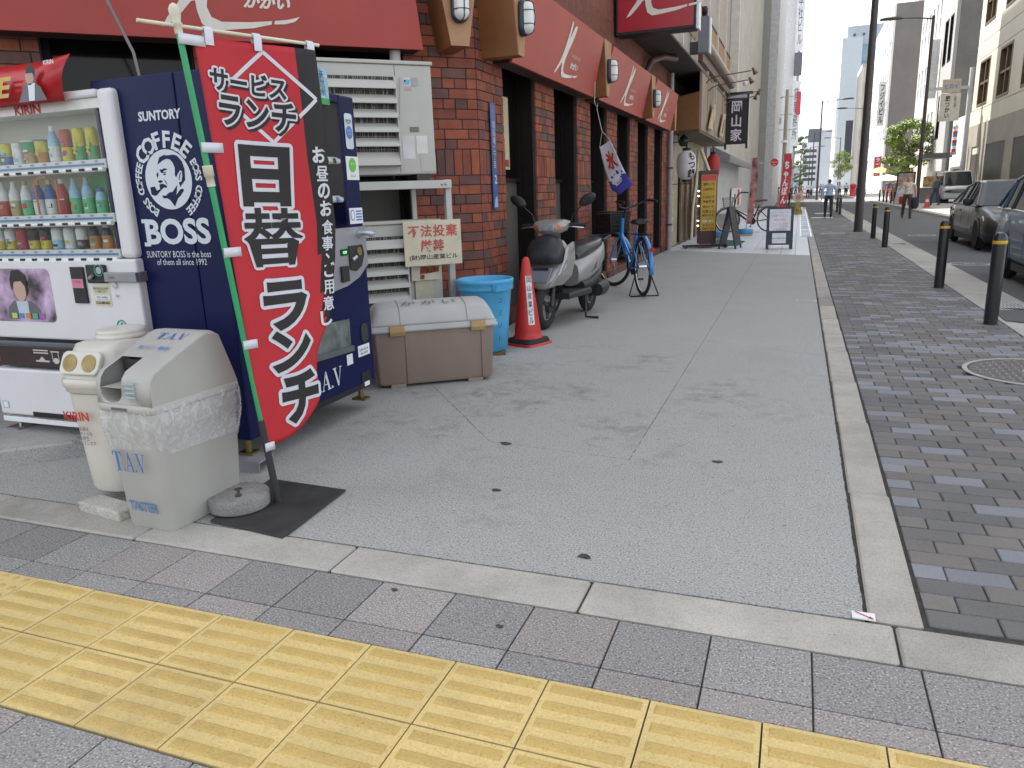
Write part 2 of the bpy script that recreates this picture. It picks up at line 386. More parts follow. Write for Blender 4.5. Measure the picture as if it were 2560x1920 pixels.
bp_ = empty('brick_pavement'); tag(bp_, kind='structure')
PW, PH = .2135, .1122
def brickmesh(w, m):
    b = MB().prism(inset(rect(0, w, 0, PH), .0028), -0.03, 0.0)
    o = b.build('paving_brick', m, None, bevel=0.004, seg=1); me = o.data
    bpy.context.view_layer.update()
    me2 = bpy.data.meshes.new_from_object(o.evaluated_get(bpy.context.evaluated_depsgraph_get())); bpy.data.objects.remove(o)
    return me2
bm_full = [brickmesh(PW, m) for m in BPAVE]
rest = [MB() for _ in BPAVE]; cnt = 0; row = 0; y = 2.478
MANH = (1.70, 6.37, .47)
while y < 36.5:
    xx = .466 - (PW / 2 if row % 2 else 0)
    while xx < 1.97:
        a, b = max(xx, .466), min(xx + PW, 1.972)
        k = rnd.choices((0, 1, 2), (5, 3, 2.4))[0]
        inside = math.hypot((a + b) / 2 - MANH[0], y + PH / 2 - MANH[1]) < MANH[2] - .05
        if b - a > .02 and not inside:
            z = rnd.uniform(-.0015, .0015)
            if cnt < 300 and b - a > .15:
                inst(bm_full[k], 'paving_brick', (a, y, z), bp_, scale=((b - a) / PW, 1, 1)); cnt += 1
            else:
                rest[k].prism(inset(rect(a, b, y, y + PH), .0028), -0.03, z)
        xx += PW
    y += PH; row += 1
allr = MB()
for k in range(3):
    allr.cm = k; o_ = len(allr.v); allr.v += rest[k].v
    for f in rest[k].f: allr.f.append([o_ + i for i in f]); allr.sm.append(False); allr.mi.append(k)
o = allr.build('distant_paving_bricks', BPAVE, bp_, fix=False); tag(o, kind='stuff')
fa = slab([(.466, 36.5), (1.972, 36.5), (1.972, 140), (.466, 140)], -.03, -.001, 'far_pavement', ASPH, None); tag(fa, kind='structure')

# gutter slabs beside the road
gt = empty('road_gutter'); tag(gt, kind='structure')
yy = 3.0
while yy < 120:
    L_ = 2.0 if yy < 60 else 10.0
    MB().add([(1.978, yy + .004, 0), (2.58, yy + .004, -.045), (2.58, yy + L_ - .004, -.045), (1.978, yy + L_ - .004, 0), (1.978, yy + .004, -.12), (2.58, yy + .004, -.12), (2.58, yy + L_ - .004, -.12), (1.978, yy + L_ - .004, -.12)],
             [(0, 1, 2, 3), (4, 7, 6, 5), (0, 4, 5, 1), (1, 5, 6, 2), (2, 6, 7, 3), (3, 7, 4, 0)]).build('gutter_slab', GUT, gt)
    yy += L_
GRATE = mat('cast_grate', (0.11, 0.105, 0.1), 0.6, 0.5, var=0.25)
def grate(x0, x1, y0, y1, z, name, label, n=12, rows=1):
    e = empty(name, ((x0 + x1) / 2, (y0 + y1) / 2, z), 0, label, 'drain grate')
    w, d = x1 - x0, y1 - y0
    b = MB(); t = .012
    for q in (-w / 2, w / 2 - t): b.box(q, q + t, -d / 2, d / 2, 0, .006)
    for q in (-d / 2, d / 2 - t): b.box(-w / 2 + t, w / 2 - t, q, q + t, 0, .006)
    b.build('grate_frame', mat('grate_frame', (.5, .5, .48), .5, .5), e)
    c = MB()
    for i in range(n): xx = -w / 2 + t + (w - 2 * t) * (i + .5) / n; c.box(xx - w / n * .26, xx + w / n * .26, -d / 2 + t, d / 2 - t, .001, .005)
    for k in range(1, rows): q = -d / 2 + d * k / rows; c.box(-w / 2 + t, w / 2 - t, q - .008, q + .008, .0012, .0056)
    c.build('grate_bars', mat('grate_bars', (.42, .42, .4), .5, .6), e)
    MB().box(-w / 2 + t, w / 2 - t, -d / 2 + t, d / 2 - t, -.004, .0006).build('grate_pit', mat('pit', (.012, .012, .012), .9), e)
grate(.03, .27, 9.93, 10.07, .001, 'drain_grate', 'small steel drain grate in the concrete beside the pale kerb', 11)
grate(2.14, 2.46, 9.75, 10.25, -.012, 'drain_grate', 'large gutter grate by the nearer pair of black bollards', 8, 3)
grate(2.18, 2.44, 20.2, 20.9, -.012, 'drain_grate', 'gutter grate farther up the road by the middle bollards', 7, 2)
rp = slab([(2.02, 8.75), (2.42, 8.7), (2.4, 9.55), (2.05, 9.5)], -.02, .004, 'asphalt_patch', ASPH, gt, 0, jag=.01)

def manhole(c, r, z, name, label, m):
    e = empty(name, (c[0], c[1], z), 0, label, 'manhole cover')
    MB().lathe([(r, 0), (r, .006), (r - .035, .007), (r - .035, .0)], 48, smooth=False, cap=False).build('cover_rim', mat('cover_rim', (.36, .36, .35), .45, .5, var=.15), e)
    MB().lathe([(r - .045, -.002), (r - .045, .0035)], 48, smooth=False).build('cover_plate', m, e)
    b = MB(); s_ = .052; k = int(r / s_) + 1
    for i in range(-k, k + 1):
        for j in range(-k, k + 1):
            px, py = i * s_, j * s_
            if .1 < math.hypot(px, py) < r - .08:
                w, l = (.019, .008) if (i + j) % 2 else (.008, .019)
                b.box(px - w, px + w, py - l, py + l, .003, .0062)
    tag(b.build('cover_studs', mat('cover_studs', (.24, .235, .23), .4, .6), e), kind='stuff')
    MB().lathe([(.085, .003), (.085, .0065), (.06, .0065), (.06, .003)], 28, smooth=False, cap=False).build('cover_ring', mat('cover_rim', (.3, .3, .3)), e)
MANM = mat('manhole_iron', (.10, .092, .09), .55, .5, var=.3, scale=14)
manhole(MANH[:2], MANH[2], .002, 'manhole_cover', 'large round patterned manhole cover set in the brick pavement at right edge', MANM)
manhole((1.0, 24.6), .33, .002, 'manhole_cover', 'small manhole cover in the brick pavement left of the tall pole', MANM)
manhole((3.25, 23.9), .35, -.049, 'manhole_cover', 'manhole cover in the road level with the farther bollards', MANM)
manhole((2.9, 15.4), .33, -.049, 'manhole_cover', 'manhole cover in the road beside the blue wagon', MANM)

# pale tiled forecourt of the next building
dk = empty('tiled_forecourt'); tag(dk, kind='structure')
edge = lambda x: 16.77 - .505 * (x - .3)
far = MB()
for i in range(11):
    x0 = -2.96 + .294 * i; x1 = x0 + .294
    ya = None; k = 0; yb = 19.0 + rnd.uniform(0, .0)
    p = [(x0, edge(x0) + .01), (x1, edge(x1) + .01), (x1, yb), (x0, yb)]
    slab(p, -.05, .004, 'deck_tile', DECK, dk, .004)
    y = yb
    while y < 56:
        if y < 33: slab([(x0, y), (x1, y), (x1, y + 1.8), (x0, y + 1.8)], -.05, .004, 'deck_tile', DECK, dk, .004)
        else: far.prism(inset([(x0, y), (x1, y), (x1, y + 1.8), (x0, y + 1.8)], .005), -.05, .004)
        y += 1.8
o = far.build('distant_deck_tiles', DECK, dk); tag(o, kind='stuff')
chn = empty('drain_channel', (0, 0, 0), 0, 'long drain channel with white edges beside the tiled forecourt', 'drain')
MB().box(.07, .115, 23, 51, .002, .02).box(.355, .40, 23, 51, .002, .02).build('channel_edge', WHITE, chn)
b = MB()
for k in range(70): b.box(.115, .355, 23.05 + .4 * k, 23.36 + .4 * k, .002, .012)
b.build('channel_cover', mat('channel_cover', (.42, .46, .5), .5, .3, var=.2, isl=.3), chn)
for i, (y0, a, b_) in enumerate(((36.9, .55, 1.45), (42.6, .8, 1.6))):
    q = MB().box(a, b_, y0, y0 + .45, .001, .005).build('pavement_stripe', WHITE); tag(q, kind='structure')
# far side of the road
fk = empty('far_kerb'); tag(fk, kind='structure')
for k in range(60): slab([(5.56, 8 + 2 * k), (5.78, 8 + 2 * k), (5.78, 10 + 2 * k), (5.56, 10 + 2 * k)], -.17, .04, 'kerb_stone', KERB, fk, .005)
fs = MB().box(5.78, 40, 5, 400, -.17, .035).build('far_pavement', speckle('far_paving', (.36, .35, .33), (.42, .41, .39), (.28, .27, .25), 60, .9, .1, .6)); tag(fs, kind='structure')

# boundary marker plate at the kerb corner
mk = MB().box(-.035, .035, -.022, .022, 0, .004).build('marker_plate', mat('marker_white', (.8, .8, .78), .4)); mk.location = (.272, 2.464, .007)
tag(mk, 'tiny white boundary plate with a red arrow at kerb corner', 'marker plate')
d_ = decal([(-.028, .016), (-.022, .019), (.018, -.008), (.02, -.002), (.031, -.02), (.012, -.017), (.015, -.012)], Matrix.Translation((0, 0, .004)), INKR, mk, 'arrow')
# step under the white vending machine
st = slab([(-6.2, .95), (-4.15, 2.74), (-3.84, 3.01), (-3.2, 3.57), (-3.2, 6.7), (-7.6, 2.3)], -.05, .10, 'concrete_step', speckle('step_concrete', (.34, .335, .32), (.42, .41, .39), (.2, .195, .185), 150, .9, .2, 2.0, stain=.5), None, 0, bevel=.012)
tag(st, kind='structure')
# small debris on the pavement
LEAF = mat('leaf_litter', (.045, .05, .04), .8, var=.4, scale=40)
for i, (x, y, s_) in enumerate(((-1.31, 3.17, .03), (-.72, 2.62, .035), (-1.32, 2.17, .016), (-.86, 2.06, .018), (-1.52, 3.85, .04), (-.33, 3.85, .03))):
    v = [(x + s_ * rnd.uniform(.5, 1.1) * math.cos(a), y + s_ * rnd.uniform(.3, .7) * math.sin(a), .0035 if y > 2.44 else .003) for a in [2 * PI * k / 9 for k in range(9)]]
    q = MB().loft([v, [(a, b, c + .002) for a, b, c in v]], True, False).build('dropped_leaf', LEAF)
    tag(q, ('crumpled leaf on the pale concrete, leftmost of two near the kerb', 'crumpled dark leaf on the concrete just behind the front kerb', 'dark leaf scrap on grey paver next to the kerb', 'dark leaf scrap on grey paver nearest the yellow tiles', 'dark scrap on the concrete joint in front of storage box', 'dark scrap on the open concrete toward the pale kerb')[i], 'leaf')
# ================================================================== brick corner building
K0 = Vector((-2.96, 7.10, 0)); TC = Vector((.70711, .70711, 0)); NC = Vector((.70711, -.70711, 0))
def CH(s, o, z=0.0): return K0 + TC * s + NC * o + Vector((0, 0, z))     # point on the cut corner: s along it, o out of it
MCH = frame(tuple(K0), TC, (0, 0, 1))                                     # local x along, y up, z out
MEA = frame((-2.96, 0, 0), (0, 1, 0), (0, 0, 1))                          # east wall: local x = +Y, y = up, z = +X
BR = [mat('brick_red', (.225, .058, .032), .75, var=.22, scale=9, bump=.35, bscale=90, isl=.14),
      mat('brick_brown', (.12, .052, .042), .7, var=.2, scale=9, bump=.35, bscale=90, isl=.16),
      mat('brick_orange', (.28, .075, .034), .75, var=.2, scale=9, bump=.35, bscale=90, isl=.12)]
MORTAR = mat('mortar', (.062, .05, .043), .95, var=.2, scale=20, bump=.3)
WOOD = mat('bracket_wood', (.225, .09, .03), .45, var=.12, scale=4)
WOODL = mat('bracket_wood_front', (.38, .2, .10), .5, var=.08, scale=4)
AWN = mat('awning_red', (.42, .075, .062), .38, var=.05, scale=2, bump=.06, bscale=240)
LOGO = mat('logo_cream', (.74, .71, .63), .6, var=.05)
WGL = mat('dark_window_glass', (.008, .0075, .007), .08, var=.3, scale=2, spec=.2)
FRAME = mat('window_frame_brown', (.012, .009, .008), .5, 0, var=.2, spec=.2)
PANEL = mat('grey_infill_panel', (.085, .082, .066), .6, var=.08, scale=3)

bb = empty('brick_building', (-2.96, 7.1, 0), 0, 'red brick corner building with red awnings and narrow windows', 'building')
MB_I = Matrix.Translation((2.96, -7.1, 0))
def under(b):  # world coordinates -> local to the building empty
    b.M = MB_I @ (b.M if b.M is not None else Matrix.Identity(4)); return b
core = MB().prism([(-3.27, 18.7), (-3.27, 7.23), (-9.0, 1.5), (-14, 1.5), (-14, 18.7)], 0, 3.5); 
for p in core.v: p += Vector((2.96, -7.1, 0))
core.build('inner_wall', mat('inner_dark', (.03, .026, .022), .8), bb)
# piers (mortar cores) and bricks
bw = MB(); bricks = []
ZS0, ZS1, CRS = 1.61, 1.855, .0915
def pier(M, s0, s1, near):
    q = MB(); q.M = MB_I @ M
    q.box(s0 + .006, s1 - .006, .0, 3.45, -.36, -.012); q.build('pier', MORTAR, bb)
    def rowb(z0, z1, soldier, k):
        if soldier:
            n = max(1, round((s1 - s0) / .0915)); w = (s1 - s0) / n
            for i in range(n): bricks.append((M, s0 + w * i, s0 + w * (i + 1), z0, z1, near))
            return
        s = s0; first_ = True
        while s < s1 - .02:
            w = rnd.choice((.245, .245, .122)) if not first_ else ((.245, .122, .185)[k % 3])
            first_ = False
            e = min(s + w, s1)
            if s1 - e < .06: e = s1
            bricks.append((M, s, e, z0, z1, near)); s = e
    k = 0; z = ZS0
    while z > .12: rowb(z - CRS, z, False, k); z -= CRS; k += 1
    rowb(ZS0, ZS1, True, 0)
    z = ZS1; k = 0
    while z < 3.42: rowb(z, z + CRS, False, k); z += CRS; k += 1
    q = MB(); q.M = MB_I @ M; q.box(s0, s1, 0, .1, -.34, .012); q.build('plinth', mat('plinth_brown', (.07, .028, .018), .6, var=.2), bb)
pier(MCH, -.72, -.004, 0)
pier(MEA, 7.10, 7.80, 1); pier(MEA, 8.86, 9.60, 2)
pier(MCH, -2.51, -1.79, 6); pier(MCH, -4.40, -3.60, 6)
for i, y0 in enumerate((10.67, 12.46, 14.25, 16.05, 17.84)): pier(MEA, y0, y0 + (.74 if i < 4 else .9), 7 + i)
def unit_brick(m):
    o = MB().box(0, 1, 0, 1, -.02, 0).build('brick', m, None)
    return o
ub = [unit_brick(m) for m in BR]
ubm = [o.data for o in ub]
for o in ub: bpy.data.objects.remove(o)
bricks.sort(key=lambda t: t[5])
restb = MB(); n_ind = 0
for (M, s0, s1, z0, z1, near) in bricks:
    k = rnd.choices((0, 1, 2), (5, 2.6, 2.2))[0]; j = .005; d = rnd.uniform(-.003, .002)
    if n_ind < 300:
        o = inst(ubm[k], 'brick', (0, 0, 0), bb)
        o.matrix_local = MB_I @ M @ Matrix.Translation((s0 + j, z0 + j, d)) @ Matrix.Diagonal((s1 - s0 - 2 * j, z1 - z0 - 2 * j, 1, 1)); n_ind += 1
    else:
        restb.M = MB_I @ M; restb.cm = k; restb.box(s0 + j, s1 - j, z0 + j, z1 - j, -.02, d)
o = restb.build('far_bricks', BR, bb); tag(o, kind='stuff')
# windows between the piers
def window(M, s0, s1, top=3.0):
    e = MB(); e.M = MB_I @ M
    e.box(s0, s0 + .05, .12, top, -.30, -.2).box(s1 - .05, s1, .12, top, -.30, -.2).box(s0 + .05, s1 - .05, 1.56, 1.6, -.30, -.205)
    w = e.build('window', FRAME, bb)
    q = MB(); q.M = MB_I @ M; q.box(s0 + .05, s1 - .05, 1.6, top, -.30, -.265); q.build('pane', WGL, w)
    q = MB(); q.M = MB_I @ M; q.box(s0 + .05, s1 - .05, .12, 1.56, -.30, -.25); q.build('infill_panel', PANEL, w)
    # dark reveal lining of the next pier
    q = MB(); q.M = MB_I @ M; q.box(s1 - .012, s1 + .0, .12, top, -.2, -.05); q.build('reveal', FRAME, w)
WY = [(7.80, 8.86), (9.60, 10.67), (11.41, 12.46), (13.20, 14.25), (14.99, 16.05), (16.79, 17.84)]
for a, b_ in WY: window(MEA, a, b_)
for a, b_ in ((-1.79, -.72), (-3.60, -2.51)): window(MCH, a, b_)
# sill boards along the wall foot
q = MB(); q.M = MB_I @ MEA; q.box(7.8, 18.7, 0, .12, -.33, -.012); q.build('wall_foot', mat('wall_foot_tile', (.13, .042, .026), .6, var=.2, scale=12), bb)
# brick band above the awnings and upper storeys
q = MB(); q.prism([(-2.97, 18.72), (-2.97, 7.105), (-9.0, 1.075), (-14, 1.07), (-14, 18.72)], 3.45, 4.06)
for p in q.v: p += Vector((2.96, -7.1, 0))
q.build('upper_band', mat('brick_band', (.16, .055, .035), .8, var=.3, scale=14), bb)
q = MB(); q.prism([(-2.98, 13.4), (-2.98, 7.1), (-9.0, 1.08), (-14, 1.08), (-14, 13.4)], 4.06, 16.3)
for p in q.v: p += Vector((2.96, -7.1, 0))
q.build('upper_brick_wall', mat('brick_upper', (.2, .07, .045), .8, var=.3, scale=14), bb)
# --- projecting upper floors
UPB = mat('upper_beige', (.36, .31, .27), .6, var=.06, scale=2, grime=.1)
UPO = mat('upper_spandrel', (.33, .175, .085), .55, var=.1, scale=3)
uf = MB(); uf.M = MB_I; uf.box(-14, -2.27, 13.41, 26.2, 4.10, 16.3); uf.build('upper_floor', UPB, bb)
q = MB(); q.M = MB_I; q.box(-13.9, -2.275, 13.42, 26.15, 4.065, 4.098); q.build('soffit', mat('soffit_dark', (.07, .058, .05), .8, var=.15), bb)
for z0 in (4.5, 8.2, 11.9):
    q = MB(); q.M = MB_I; q.box(-2.268, -2.255, 13.6, 26.0, z0, z0 + .82); q.build('spandrel', UPO, bb)
q = MB(); q.M = MB_I; q.box(-2.262, -2.24, 13.6, 26, 5.32, 5.36); q.build('spandrel_rail', FRAME, bb)
for k, yv in enumerate((13.6, 15.5, 17.65, 19.8, 21.9, 24.1)):
    q = MB(); q.M = MB_I; q.box(-2.27, -2.2, yv - .035, yv + .035, 4.08, 16.2); q.build('mullion', mat('mullion_cream', (.6, .56, .5), .5), bb)
q = MB(); q.M = MB_I; q.box(-2.26, -2.0, 26.0, 26.2, 4.08, 16.2); q.build('corner_pilaster', mat('mullion_cream', (.6, .56, .5)), bb)
q = MB(); q.M = MB_I; q.tube([(-2.14, 18.2, 4.5), (-2.14, 25.4, 4.5)], .14, 14); q.build('roller_awning', mat('roller_brown', (.13, .07, .05), .3, .3), bb)
q = MB(); q.M = MB_I; q.box(-2.25, -2.16, 18.2, 25.3, 4.16, 4.36); q.build('awning_rail', mat('rail_brown', (.09, .04, .035), .4), bb)
# soffit beams and curved pipe under the overhang
q = MB(); q.M = MB_I; q.tube([(-2.9, 15.4, 3.1), (-2.9, 15.4, 3.6), (-2.82, 15.6, 3.85), (-2.66, 16.0, 3.96), (-2.5, 16.6, 4.0)], .06, 10); q.build('vent_pipe', mat('brown_pipe', (.09, .05, .04), .5), bb)
q = MB(); q.M = MB_I; q.tube([(-2.88, 18.5, 0.0), (-2.88, 18.5, 4.0)], .058, 14); q.build('downpipe', mat('downpipe_grey', (.30, .285, .30), .45, var=.12), bb)
for zz in (.6, 1.9):
    q = MB(); q.M = MB_I; q.box(-2.955, -2.82, 18.43, 18.57, zz, zz + .03); q.build('pipe_bracket', DARKMETAL, bb)

# --- awnings (leaning out at the top), brush-stroke sign and lettering
BRUSH = [(.40, 1.0), (.45, .99), (.455, .86), (.425, .69), (.47, .77), (.545, .93), (.60, .965), (.635, .95), (.62, .84), (.56, .66), (.47, .47), (.42, .33), (.405, .20), (.43, .12), (.50, .085), (.70, .095), (.86, .115), (.855, .085), (.72, .045), (.5, .015), (.42, .01), (.36, .06), (.335, .17), (.33, .25), (.30, .24), (.22, .13), (.14, .04), (.09, .02), (.13, .10), (.21, .22), (.27, .34), (.32, .5), (.36, .68), (.385, .85)]
TAIL = [(.88, .118), (.98, .135), (1.07, .165), (1.03, .12), (.96, .095), (.875, .088)]
def awning(M, s0, s1, ob, ot, z0, z1, lab, logo_s, logo_h, sw=1.0, small=True):
    P_ = lambda s, z, o: M @ Vector((s, z, o))
    tin = .14
    e = empty('awning', tuple(P_((s0 + s1) / 2, z0, ob)), 0, lab, 'awning', 'red awnings of the brick building')
    I_ = Matrix.Translation(-Vector(P_((s0 + s1) / 2, z0, ob)))
    b = MB(); b.M = I_ @ M
    th = .03
    A = [(s0, z0, ob), (s1, z0, ob), (s1 - tin, z1, ot), (s0 + tin, z1, ot)]
    b.loft([[(x, y, z - th) for x, y, z in A], A], True, False); b.build('panel', AWN, e)
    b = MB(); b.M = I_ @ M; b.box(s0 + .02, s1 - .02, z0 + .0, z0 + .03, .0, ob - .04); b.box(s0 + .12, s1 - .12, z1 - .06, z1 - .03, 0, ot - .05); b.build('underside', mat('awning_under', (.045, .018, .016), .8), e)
    ey = Vector((0, z1 - z0, ot - ob)).normalized()
    F = I_ @ M @ frame((logo_s, z0, ob + .003), (1, 0, 0), ey)
    c = MB(); c.M = F
    for pl in (BRUSH, TAIL): c.add([((x - .5) * logo_h * sw, y * logo_h + .06, .0015) for x, y in pl], [tuple(range(len(pl)))])
    c.build('brush_logo', LOGO, e, fix=False)
    text('かがい', .34 * logo_h * sw, .13 * logo_h, F @ Matrix.Translation((.33 * logo_h * sw, .06 + .28 * logo_h, 0)), LOGO, e, bold=.045, shear=.25)
    if small: text('freedom rest', .40 * logo_h * sw, .085 * logo_h, F @ Matrix.Translation((.34 * logo_h * sw, .06 + .46 * logo_h, 0)), mat('logo_faint', (.62, .45, .38), .6), e)
    return e
awning(MEA, 7.52, 10.77, .21, .40, 2.69, 3.40, 'red awning on the street side nearest the cut corner', 9.25, .62, 1.55)
awning(MEA, 11.10, 14.32, .21, .40, 2.69, 3.40, 'middle red awning on the street side of brick building', 12.75, .62, 1.55)
awning(MEA, 14.66, 17.60, .21, .40, 2.69, 3.40, 'farthest red awning, next to the timber restaurant canopy', 16.15, .62, 1.55)
awning(MCH, -3.95, -.60, .24, .42, 2.69, 3.40, 'large dark red awning across the cut corner above the vending machines', -2.28, .86, 1.25, False)
# timber brackets with caged wall lamps
LAMPG = mat('lamp_glass', (.72, .73, .70), .25, var=.05)
LAMPB = mat('lamp_navy', (.02, .026, .04), .4)
def bracket(M, s, wb, wt, z0, z1, d, lab, lz=2.98, lamp=True):
    b = MB(); b.M = MB_I @ M
    Bt = [(s - wb / 2, z0, 0), (s + wb / 2, z0, 0), (s + wb / 2, z0, d - .012), (s - wb / 2, z0, d - .012)]
    Tp = [(s - wt / 2, z1, 0), (s + wt / 2, z1, 0), (s + wt / 2, z1, d - .012), (s - wt / 2, z1, d - .012)]
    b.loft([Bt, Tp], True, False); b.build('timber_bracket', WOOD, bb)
    b = MB(); b.M = MB_I @ M
    Bt = [(s - wb / 2, z0, d - .012), (s + wb / 2, z0, d - .012), (s + wb / 2, z0, d), (s - wb / 2, z0, d)]
    Tp = [(s - wt / 2, z1, d - .012), (s + wt / 2, z1, d - .012), (s + wt / 2, z1, d), (s - wt / 2, z1, d)]
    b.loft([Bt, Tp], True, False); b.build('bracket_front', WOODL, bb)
    if not lamp: return
    F = M @ Matrix.Translation((s, lz, d))
    e = empty('wall_lamp', tuple(F.translation), 0, lab, 'lamp', 'caged bulkhead lamps on timber brackets')
    F0 = F.copy(); F0.translation = (0, 0, 0)
    def st(w, h, z): return [(x, y, z) for x, y in rrect(-w, w, -h, h, w * .96, 6)]
    b = MB(); b.M = F0; b.loft([st(.075, .155, .0), st(.08, .16, .01), st(.078, .158, .05), st(.064, .144, .056)], True); b.build('housing', LAMPB, e)
    b = MB(); b.M = F0; b.loft([st(.064, .144, .05), st(.063, .142, .085), st(.054, .13, .115), st(.036, .10, .13), st(.012, .05, .135)], True); b.build('lens', LAMPG, e)
    b = MB(); b.M = F0
    for yy in (-.06, .06):
        wx = .072; b.tube([(-wx, yy, .05), (-wx, yy, .09), (-.05, yy, .125), (0, yy, .142), (.05, yy, .125), (wx, yy, .09), (wx, yy, .05)], .004, 6)
    b.tube([(0, -.15, .05), (0, -.148, .09), (0, -.12, .13), (0, 0, .146), (0, .12, .13), (0, .148, .09), (0, .15, .05)], .004, 6)
    b.build('cage', LAMPB, e)
bracket(MEA, 7.33, .15, .40, 2.70, 3.42, .385, 'caged wall lamp on timber bracket at the brick corner, street side', 3.03)
bracket(MEA, 10.93, .15, .40, 2.70, 3.42, .385, 'caged wall lamp between the nearest and middle street awnings', 3.03)
bracket(MEA, 14.49, .15, .40, 2.70, 3.42, .385, 'caged wall lamp between the middle and farthest street awnings', 3.03)
bracket(MEA, 17.75, .15, .36, 2.70, 3.42, .30, '', lamp=False)
bracket(MCH, -.30, .17, .42, 2.71, 3.42, .385, 'caged lamp beside the large awning on the cut corner', 3.05)

# poster, blind and chalk scrawl at the windows
e = empty('beer_poster', (-2.96 - .26, 8.30, 1.72), 0, 'pale poster of a tall red bottle in the first street window', 'poster')
F = Matrix.Translation((.0, 0, 0)) @ frame((0, 0, 0), (0, 1, 0), (0, 0, 1))
q = MB(); q.M = F; q.prism(rect(-.36, .32, -.02, .78), -.004, .004); q.build('sheet', mat('poster_cream', (.62, .52, .36), .5, var=.1, scale=3), e)
decal(rect(-.33, .29, .01, .09), F, mat('poster_red', (.4, .05, .05), .5), e, 'red_band', .006)
decal([(-.06, .14), (.06, .14), (.065, .36), (.045, .46), (.02, .55), (.018, .70), (-.018, .70), (-.02, .55), (-.045, .46), (-.065, .36)], F, mat('bottle_red', (.36, .09, .05), .35), e, 'bottle_print', .007)
decal(rect(.08, .18, .14, .32), F, mat('glass_orange', (.6, .3, .07), .4), e, 'glass_print', .007)
decal(ell(0, .27, .045, .05), F, mat('poster_cream', (.6, .5, .35)), e, 'label_print', .009)
q = MB(); q.M = MB_I @ MEA; q.box(7.86, 8.42, 2.52, 2.86, -.262, -.255); q.build('window_blind', mat('blind_green', (.42, .45, .38), .7), bb)
q = MB(); q.M = MB_I @ MEA; q.box(9.66, 10.0, 1.62, 2.62, -.262, -.256); q.build('window_notice', mat('notice_pale', (.45, .46, .40), .7, var=.3, scale=9), bb)
q = MB(); q.M = MB_I @ MEA; q.box(11.48, 11.68, 1.64, 2.6, -.262, -.256); q.build('window_notice', mat('notice_pale', (.4, .4, .3)), bb)
CHALK = mat('chalk_line', (.55, .55, .5), .9, var=.2)
def scrawl(s0, z0, w, h, n, nm='chalk_scrawl'):
    b = MB(); b.M = MB_I @ MEA
    pts = []
    for i in range(n * 8 + 1):
        t = i / 8; pts.append((s0 + w * t / n + .02 * math.sin(t * 2.1), z0 + h * abs(math.sin(PI * t)) * (0.6 + .4 * math.sin(t * 5.1)), -.246))
    b.tube(pts, .006, 4); b.build(nm, CHALK, bb)
scrawl(9.70, 1.50, .55, .07, 4); scrawl(9.98, 1.66, .34, .5, 3); scrawl(9.85, 2.28, .5, .3, 3); scrawl(11.55, 1.1, .5, .12, 4); scrawl(11.7, 2.0, .4, .3, 3); scrawl(13.3, 1.5, .5, .5, 4)
# address strip on the first pier
e = empty('address_strip', (-2.945, 7.43, 1.27), 0, 'narrow blue address strip with white characters on the brick pier', 'sign')
q = MB(); q.M = MEA.copy(); q.M.translation = (0, 0, 0); q.prism(rect(-.062, .062, 0, 1.04), 0, .008); q.build('strip', mat('strip_blue', (.035, .10, .30), .35, var=.5, scale=5, grime=.3), e)
F = frame((0, 0, 0), (0, 1, 0), (0, 0, 1))
text('南船場二丁目', .07, .46, F @ Matrix.Translation((0, .64, .009)), mat('strip_white', (.6, .65, .7), .5), e, vertical=True)
text('2', .06, .085, F @ Matrix.Translation((.01, .30, .009)), mat('strip_white', (.6, .65, .7)), e, bold=.02)
decal([(-.05, .02), (.05, .02), (.05, .1), (.02, .14), (-.02, .1)], F, mat('strip_pale', (.3, .45, .6), .5), e, 'strip_picture', .0095)
# ================================================================== hanging red box sign, conduit box
e = empty('box_sign', (-2.28, 13.0, 3.86), 0, 'big hanging red box sign with white brush stroke above the awnings', 'sign')
MB().box(-.66, .62, 0, .30, 0, 1.5).build('cabinet', BLACK, e, bevel=.01)
MB().box(-.62, .58, -.006, 0, .05, 1.46).build('face', mat('sign_red', (.40, .018, .03), .3, var=.06, scale=2), e)
MB().box(.622, .66, 0.02, .28, .0, 1.5).build('side_panel', mat('sign_white_side', (.8, .82, .84), .4), e)
F = frame((-.03, -.006, .30), (1, 0, 0), (0, 0, 1))
c = MB(); c.M = F
for pl in (BRUSH, TAIL): c.add([((x - .45) * 1.25, y * 1.0 - .06, .002) for x, y in pl], [tuple(range(len(pl)))])
c.build('brush_logo', LOGO, e, fix=False)
text('かがい', .36, .13, F @ Matrix.Translation((.30, .23, 0)), LOGO, e, bold=.045, shear=.25)
MB().tube([(-.3, .15, 1.5), (-.3, .15, 2.2)], .03, 8).build('hanger', DARKMETAL, e); MB().tube([(.3, .15, 1.5), (.3, .15, 2.2)], .03, 8).build('hanger', DARKMETAL, e)
e = empty('conduit_box', (-2.2, 17.0, 4.1), 0, 'grey L-shaped metal box with black cap under the upper floor', 'utility box')
MB().box(.09, .31, -.12, .12, .02, .70).build('casing', mat('box_grey', (.20, .21, .235), .45, .3, var=.08), e, bevel=.008)
MB().box(-.35, .088, -.1, .1, 0.02, .24).build('arm', mat('box_dark', (.05, .05, .055), .5, .3), e, bevel=.008)
MB().box(.312, .335, -.12, .12, .0, .68).build('edge_trim', mat('trim_pale', (.7, .72, .72), .4), e)
MB().lathe([(.055, .7), (.055, .78), (.06, .78), (.06, .86), (.045, .9)], 14, (.2, 0, 0)).build('cap', BLACKPL, e)

